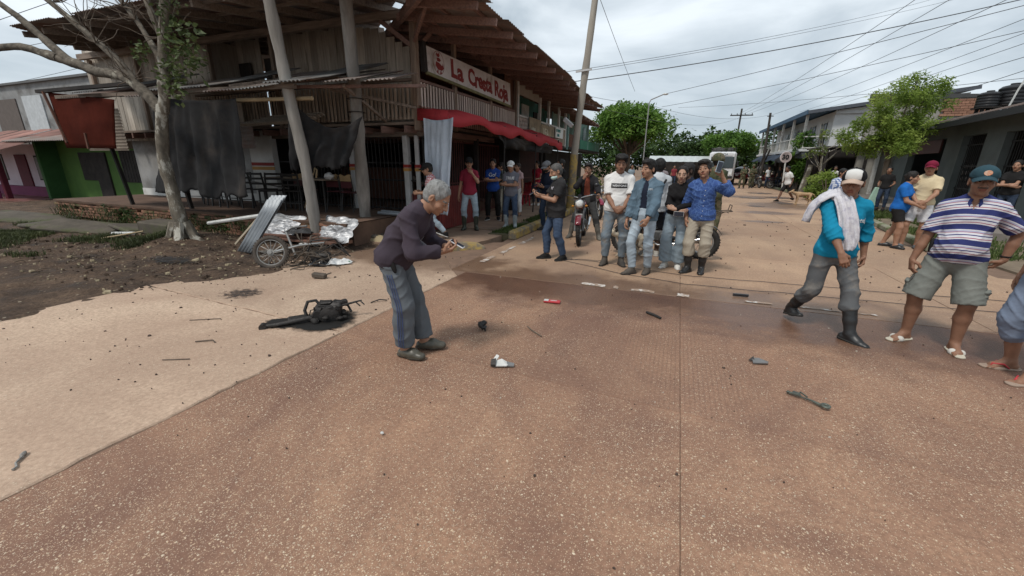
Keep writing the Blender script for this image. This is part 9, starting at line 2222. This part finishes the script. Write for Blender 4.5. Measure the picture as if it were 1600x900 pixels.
# ---- broken paving in the mud
M_bslab = mat('mossy_concrete',(.125,.105,.085),(.065,.056,.044),scale=3,rough=.95,bump=.5,bscale=30,c3=(.07,.075,.035),s3=1.6,t3=(.5,.64))
for k,(x,y,z,sx,sy,rz,rx,ry,lab) in enumerate(((-16.9,5.5,.02,2.6,1.0,14,4,3,'large broken slab at the far left under the purple porch'),(-14.5,5.1,.06,1.5,.8,-8,3,-4,'tilted broken slab at the left edge of the grass'),(-12.7,5.0,.10,1.7,.7,22,10,5,'broken slab tipped up in front of the brick platform'),(-11.6,5.45,.08,1.3,.6,-10,-6,2,'low broken slab left of the square block'),(-10.55,5.5,.16,.95,.5,4,2,2,'square concrete block left of the tree'))):
	mb = MB(); mb.bbox((x,y,z + .02),(sx,sy,.09 if k < 4 else .28),.03,rotmat(rx=rx,ry=ry,rz=rz)); top(mb,'broken_slab',M_bslab,lab,'slab')
# ---- zinc sheets leaning, board table with crumpled foil, pipes
M_newz = mat('bright_zinc',(.30,.32,.34),(.20,.22,.24),scale=3,rough=.5,metal=.35,c3=(.16,.15,.14),s3=3,t3=(.6,.75))
zs_ = thing('zinc_sheets','nested bright corrugated zinc sheets leaning against the rubble','metal sheets',(-7.0,4.85,0))
for k in range(3):
	mb = MB(); P = corrugated((-7.24 + .012*k,4.84 - .02*k,.05 + .012*k),(.98,-.15,.05),(.62,.20,.83),.46,1.28 - .06*k,.105,.022); mb.grid(P); o = mb.obj('sheet',M_newz,zs_,True); o.modifiers.new('t','SOLIDIFY').thickness = .003
mb = MB(); mb.tube([(-8.68,5.3,.42),(-7.1,5.25,.66)],.035,8); top(mb,'plastic_pipe',PLW,'long white pipe lying up against the zinc sheets','pipe')
mb = MB(); mb.beam((-7.75,5.15,.10),(-7.2,5.25,.58),.05,.03); top(mb,'wood_strip',mat('pale_wood_strip',(.52,.44,.33),rough=.8),'short pale wood strip leaning left of the zinc sheets','strip')
bt_ = thing('board_stack','low stack of brown boards behind the burnt wheel','boards',(-6.9,5.85,0))
for k in range(3):
	mb = MB(); mb.bbox((-6.95 + .1*k,5.8 + .12*k,.16 + .05*k),(2.3 - .3*k,.42,.04),.006,rotmat(rz=1.5*k,ry=-.6)); mb.obj('board',mat('red_brown_board',(.17,.085,.06),(.10,.055,.04),scale=4,rough=.8),bt_)
for x in (-7.8,-6.0):
	mb = MB(); mb.bbox((x,5.85,.07),(.12,.5,.14),.01); mb.obj('bearer',M_dark,bt_)
M_foil = mat('silver_foil',(.52,.53,.54),(.36,.36,.37),scale=6,rough=.55,metal=.6)
crumple((-7.45,5.95,.36),1.0,.52,.15,M_foil,'foil_sheet','crumpled silver foil sheet beside the zinc sheets','foil',3,4,22,.012,48); crumple((-5.98,6.0,.36),.85,.52,.15,M_foil,'foil_sheet','crumpled silver foil between the two wooden poles','foil',6,-4,22,.012,50); crumple((-6.75,5.75,.28),.5,.4,.12,mat('dark_sheeting',(.05,.05,.052),rough=.5),'dark_sheeting','dark sheeting between the two foil heaps','sheeting',9,30); crumple((-6.4,5.7,.10),.45,.25,.06,PLW,'foil_scrap','white scrap hanging below the boards','litter',12,15)
for k in range(2):
	mb = MB(); mb.tube([(-6.1 + .0*k,7.3 + .12*k,.56 + .02*k),(-4.95,7.45 + .12*k,.52)],.035,8); top(mb,'zinc_roll',M_newz,('front' if k == 0 else 'rear') + ' long zinc tube lying right of the upright pole','tube')
mb = MB(); mb.beam((-5.92,6.95,.1),(-5.98,6.98,.42),.05,.03); top(mb,'white_offcut',PLW,'short white offcut standing at the foot of the upright pole','offcut')
mb = MB()
for k in range(14):
	x = random.uniform(-5.9,-5.0); y = random.uniform(6.5,7.6); mb.bbox((x,y,.10 + random.uniform(0,.1)),(random.uniform(.1,.3),random.uniform(.1,.2),random.uniform(.06,.16)),.015,rotmat(random.uniform(-20,20),random.uniform(-20,20),random.uniform(0,180)))
o = mb.obj('rubble',M_bslab); o['kind'] = 'stuff'
# ---- chairs, tables on the platform
M_cb = mat('chair_black_steel',(.022,.021,.021),(.04,.037,.035),scale=10,rough=.5,spec=.4)
def black_chair(loc,rz,lab):
	r = thing('steel_chair',lab,'chair',loc,R_(rz),'black steel chairs on the platform')
	def P(mb,n): return mb.obj(n,M_cb,r,world=False)
	for sx in (-1,1):
		mb = MB(); mb.beam((sx*.2,-.2,0),(sx*.19,-.18,.44),.03,.03); P(mb,'leg'); mb = MB(); mb.beam((sx*.2,.24,0),(sx*.19,.19,.44),.03,.03); mb.beam((sx*.19,.19,.44),(sx*.19,.26,.86),.03,.03); P(mb,'leg')
	mb = MB(); mb.bbox((0,0,.455),(.42,.42,.03),.008); P(mb,'seat')
	for z,y in ((.83,.255),(.72,.238),(.60,.218)): mb = MB(); mb.beam((-.19,y,z),(.19,y,z),.02,.05); P(mb,'back_slat')
	mb = MB(); mb.beam((-.19,-.19,.18),(.19,-.19,.18),.02,.02); P(mb,'stretcher'); mb = MB(); mb.beam((-.19,.21,.18),(.19,.21,.18),.02,.02); P(mb,'stretcher'); return r
pr = black_chair((-12.3,7.15,.5),20,'black steel chair at the left end of the row, left of the tree')
for x,y,rz,lab in ((-10.9,7.2,170,'black steel chair just right of the tree trunk'),(-10.2,7.1,15,'black steel chair below the middle of the big black cloth'),(-9.6,7.35,190,'black steel chair turned away under the right part of the cloth'),(-9.0,7.05,30,'black steel chair at the right edge of the big cloth'),(-8.45,7.3,200,'black steel chair before the painted wall'),(-11.6,7.4,160,'black steel chair directly behind the tree trunk')):
	c_ = copy_tree(pr); c_.location = (x,y,.5); c_.rotation_euler = (0,0,R_(rz)); c_['label'] = lab
M_ply = mat('yellow_plywood',(.46,.31,.16),(.36,.24,.12),scale=4,rough=.6); M_mar = mat('maroon_seat',(.10,.025,.03),rough=.5)
def school_chair(loc,rz,lab):
	r = thing('plywood_chair',lab,'chair',loc,R_(rz),'plywood backed chairs by the grille'); T = MB()
	for sx in (-1,1):
		mb = MB(); mb.tube([(sx*.19,-.18,0),(sx*.19,-.16,.43),(sx*.18,.16,.43),(sx*.18,.22,.82)],.012,6); mb.tube([(sx*.19,.24,0),(sx*.18,.16,.43)],.012,6); mb.obj('leg',M_cb,r,world=False)
	mb = MB(); mb.bbox((0,0,.445),(.40,.38,.02),.006); mb.obj('seat',M_mar,r,world=False)
	P = [];
	for i in range(9):
		x = -.19 + .38*i/8; top_ = .86 - .05*(1 - abs(math.cos(i/8*math.pi*1.0))) - (.03 if i in (0,8) else 0); P.append([(x,.205 + .02*math.cos(i/8*3.14 - 1.57),.70),(x,.215 + .02*math.cos(i/8*3.14 - 1.57),top_)])
	mb = MB(); mb.grid(P); o = mb.obj('backrest',M_ply,r,world=False); o.modifiers.new('t','SOLIDIFY').thickness = .012
	mb = MB(); mb.bbox((0,.20,.62),(.34,.015,.14),.004); mb.obj('back_panel',M_mar,r,world=False); return r
pc = school_chair((-8.65,7.75,.5),182,'plywood backed chair left of the leaning pole')
for x,y,rz,lab in ((-7.1,7.7,176,'plywood backed chair right of the leaning pole'),(-7.65,7.8,185,'plywood backed chair hidden behind the leaning pole')):
	c_ = copy_tree(pc); c_.location = (x,y,.5); c_.rotation_euler = (0,0,R_(rz)); c_['label'] = lab
def table(loc,size,lab):
	r = thing('steel_table',lab,'table',loc); mb = MB(); mb.bbox((0,0,.73),(size[0],size[1],.03),.006); mb.obj('top',mat('worn_table_top',(.32,.26,.2),(.2,.16,.12),scale=4,rough=.6),r,world=False)
	for sx in (-1,1):
		for sy in (-1,1): mb = MB(); mb.beam((sx*(size[0]/2 - .04),sy*(size[1]/2 - .04),0),(sx*(size[0]/2 - .06),sy*(size[1]/2 - .06),.72),.03,.03); mb.obj('leg',M_cb,r,world=False)
	return r
table((-9.35,7.75,.5),(.9,.6),'steel table against the painted wall right of the big cloth'); table((-7.9,7.45,.5),(.9,.6),'steel table behind the leaning pole with white things on it')
lump('white_bundle','white bundle on the table behind the leaning pole','bundle',(-7.5,7.4,1.31),(.13,.10,.08),PWB,9,7,.2); mb = MB(); mb.bbox((-8.15,7.4,1.30),(.2,.14,.1),.01); top(mb,'white_box',PLW,'white box on the table left of the leaning pole','box')
mb = MB(); mb.tube([(-7.05,6.6,1.5),(-7.2,6.55,1.1),(-7.35,6.5,.68)],.018,6); mb.tube([(-7.05,6.6,1.5),(-7.0,6.6,1.46),(-7.02,6.58,1.3)],.018,6); top(mb,'rope_end',M_bamboo,'pale rope end hanging below the burnt netting','rope',smooth=True)
mb = MB(); mb.beam((-9.9,7.2,1.15),(-8.7,7.3,1.0),.03,.03); top(mb,'metal_rail',M_zinc,'pale metal rail lying across the chairs by the painted wall','rail')
for x,y,lab in ((-5.5,14.9,'red plastic chair under the far end of the awning, near one'),(-5.7,15.9,'red plastic chair under the far end of the awning, far one')):
	r = thing('plastic_chair',lab,'chair',(x,y,.09),R_(-30)); RP_ = mat('red_plastic',(.35,.02,.03),rough=.4)
	for sx in (-1,1):
		for sy in (-1,1): mb = MB(); mb.beam((sx*.2,sy*.2,0),(sx*.17,sy*.17,.42),.04,.04); mb.obj('leg',RP_,r,world=False)
	mb = MB(); mb.bbox((0,0,.43),(.44,.44,.03),.01); mb.obj('seat',RP_,r,world=False); mb = MB()
	for k in range(5): mb.beam((-.16 + .08*k,.2,.44),(-.16 + .08*k,.27,.82),.04,.015)
	mb.beam((-.2,.27,.82),(.2,.27,.82),.02,.06); mb.obj('backrest',RP_,r,world=False)
# ---- cables lying across the road
for lab,pts in (('upper dark cable lying across the road behind the group',[(-1.75,6.9),(-1.0,6.88),(-.3,6.62),(.5,6.56),(1.4,6.66),(2.6,6.72),(4.2,6.85),(6,6.7)]),('lower dark cable lying across the road before the group',[(-1.7,6.75),(-.6,6.2),(.4,6.02),(1.4,6.12),(2.6,6.2),(4.2,6.3),(6,6.1)]),('thin looped cable at the feet of the man in black',[(-1.75,6.7),(-1.5,6.95),(-1.1,7.0),(-.9,6.75)])):
	P = [];
	for i in range(len(pts) - 1):
		for k in range(8): t = k/8; P.append(Vector((pts[i][0]*(1 - t) + pts[i + 1][0]*t,pts[i][1]*(1 - t) + pts[i + 1][1]*t + .03*math.sin(t*3.14 + i),.012)))
	mb = MB(); mb.tube(P,.0042,5); top(mb,'ground_cable',M_bblk,lab,'cable')
# ---- dogs
def dog(label,loc,rz,c,s=1.0,low=0.0):
	T = Solid(); P = lambda x,y,z: np.array([x,y,z])*s
	T.ell(P(0,-.16,.46),np.array([.085,.14,.115])*s,.03); T.cone(P(0,-.1,.46),P(0,.24,.47),.095*s,.068*s,.04); T.ell(P(0,.27,.46),np.array([.075,.11,.085])*s,.03)
	T.cone(P(0,-.24,.50),P(0,-.40,.60 - low),.06*s,.048*s,.03); T.ell(P(0,-.44,.64 - low),np.array([.055,.075,.055])*s,.02); T.cone(P(0,-.47,.63 - low),P(0,-.58,.60 - low),.036*s,.022*s,.02)
	for e in (-1,1):
		T.ell(P(e*.045,-.41,.70 - low),np.array([.016,.022,.040])*s,.012)
		T.chain([P(e*.055,-.20,.42),P(e*.06,-.19,.24),P(e*.06,-.21,.04)],[.038*s,.026*s,.020*s],.02); T.cone(P(e*.06,-.21,.025),P(e*.06,-.26,.02),.024*s,.020*s,.01)
		T.chain([P(e*.055,.30,.42),P(e*.065,.22 + .04*e,.27),P(e*.06,.36 + .05*e,.16),P(e*.06,.33 + .05*e,.03)],[.055*s,.034*s,.022*s,.018*s],.02); T.cone(P(e*.06,.33 + .05*e,.022),P(e*.06,.27 + .05*e,.018),.022*s,.018*s,.01)
	T.chain([P(0,.36,.50),P(0,.46,.44),P(0,.52,.34)],[.026*s,.018*s,.012*s],.02); V,F = T.build(.012)
	n = vnormals(V,F); V = V + n*(.0035*np.sin(V[:,0]*160 + V[:,2]*90)*np.sin(V[:,1]*140))[:,None]
	o = np_obj('dog',V,F,c); o.location = loc; o.rotation_euler = (0,0,R_(rz)); tag(o,label,'dog')
	mb = MB(); mb.ellip(P(0,-.595,.605 - low),(.014*s,)*3,8,6); mb.obj('nose',PB,o,True,world=False)
	for e in (-1,1): mb = MB(); mb.ellip(P(e*.034,-.495,.655 - low),(.009*s,)*3,8,6); mb.obj('eye',PB,o,True,world=False)
dog('tan dog walking across the far road below the speed sign',(5.25,22.0,0),-80,mat('tan_fur',(.46,.31,.18),(.36,.24,.14),scale=8,rough=.95),1.0,.06)
dog('cream dog bending forward behind the legs of the man in denim',(-.72,7.62,0),-55,mat('cream_fur',(.58,.50,.38),(.48,.40,.30),scale=8,rough=.95),.78,.05)
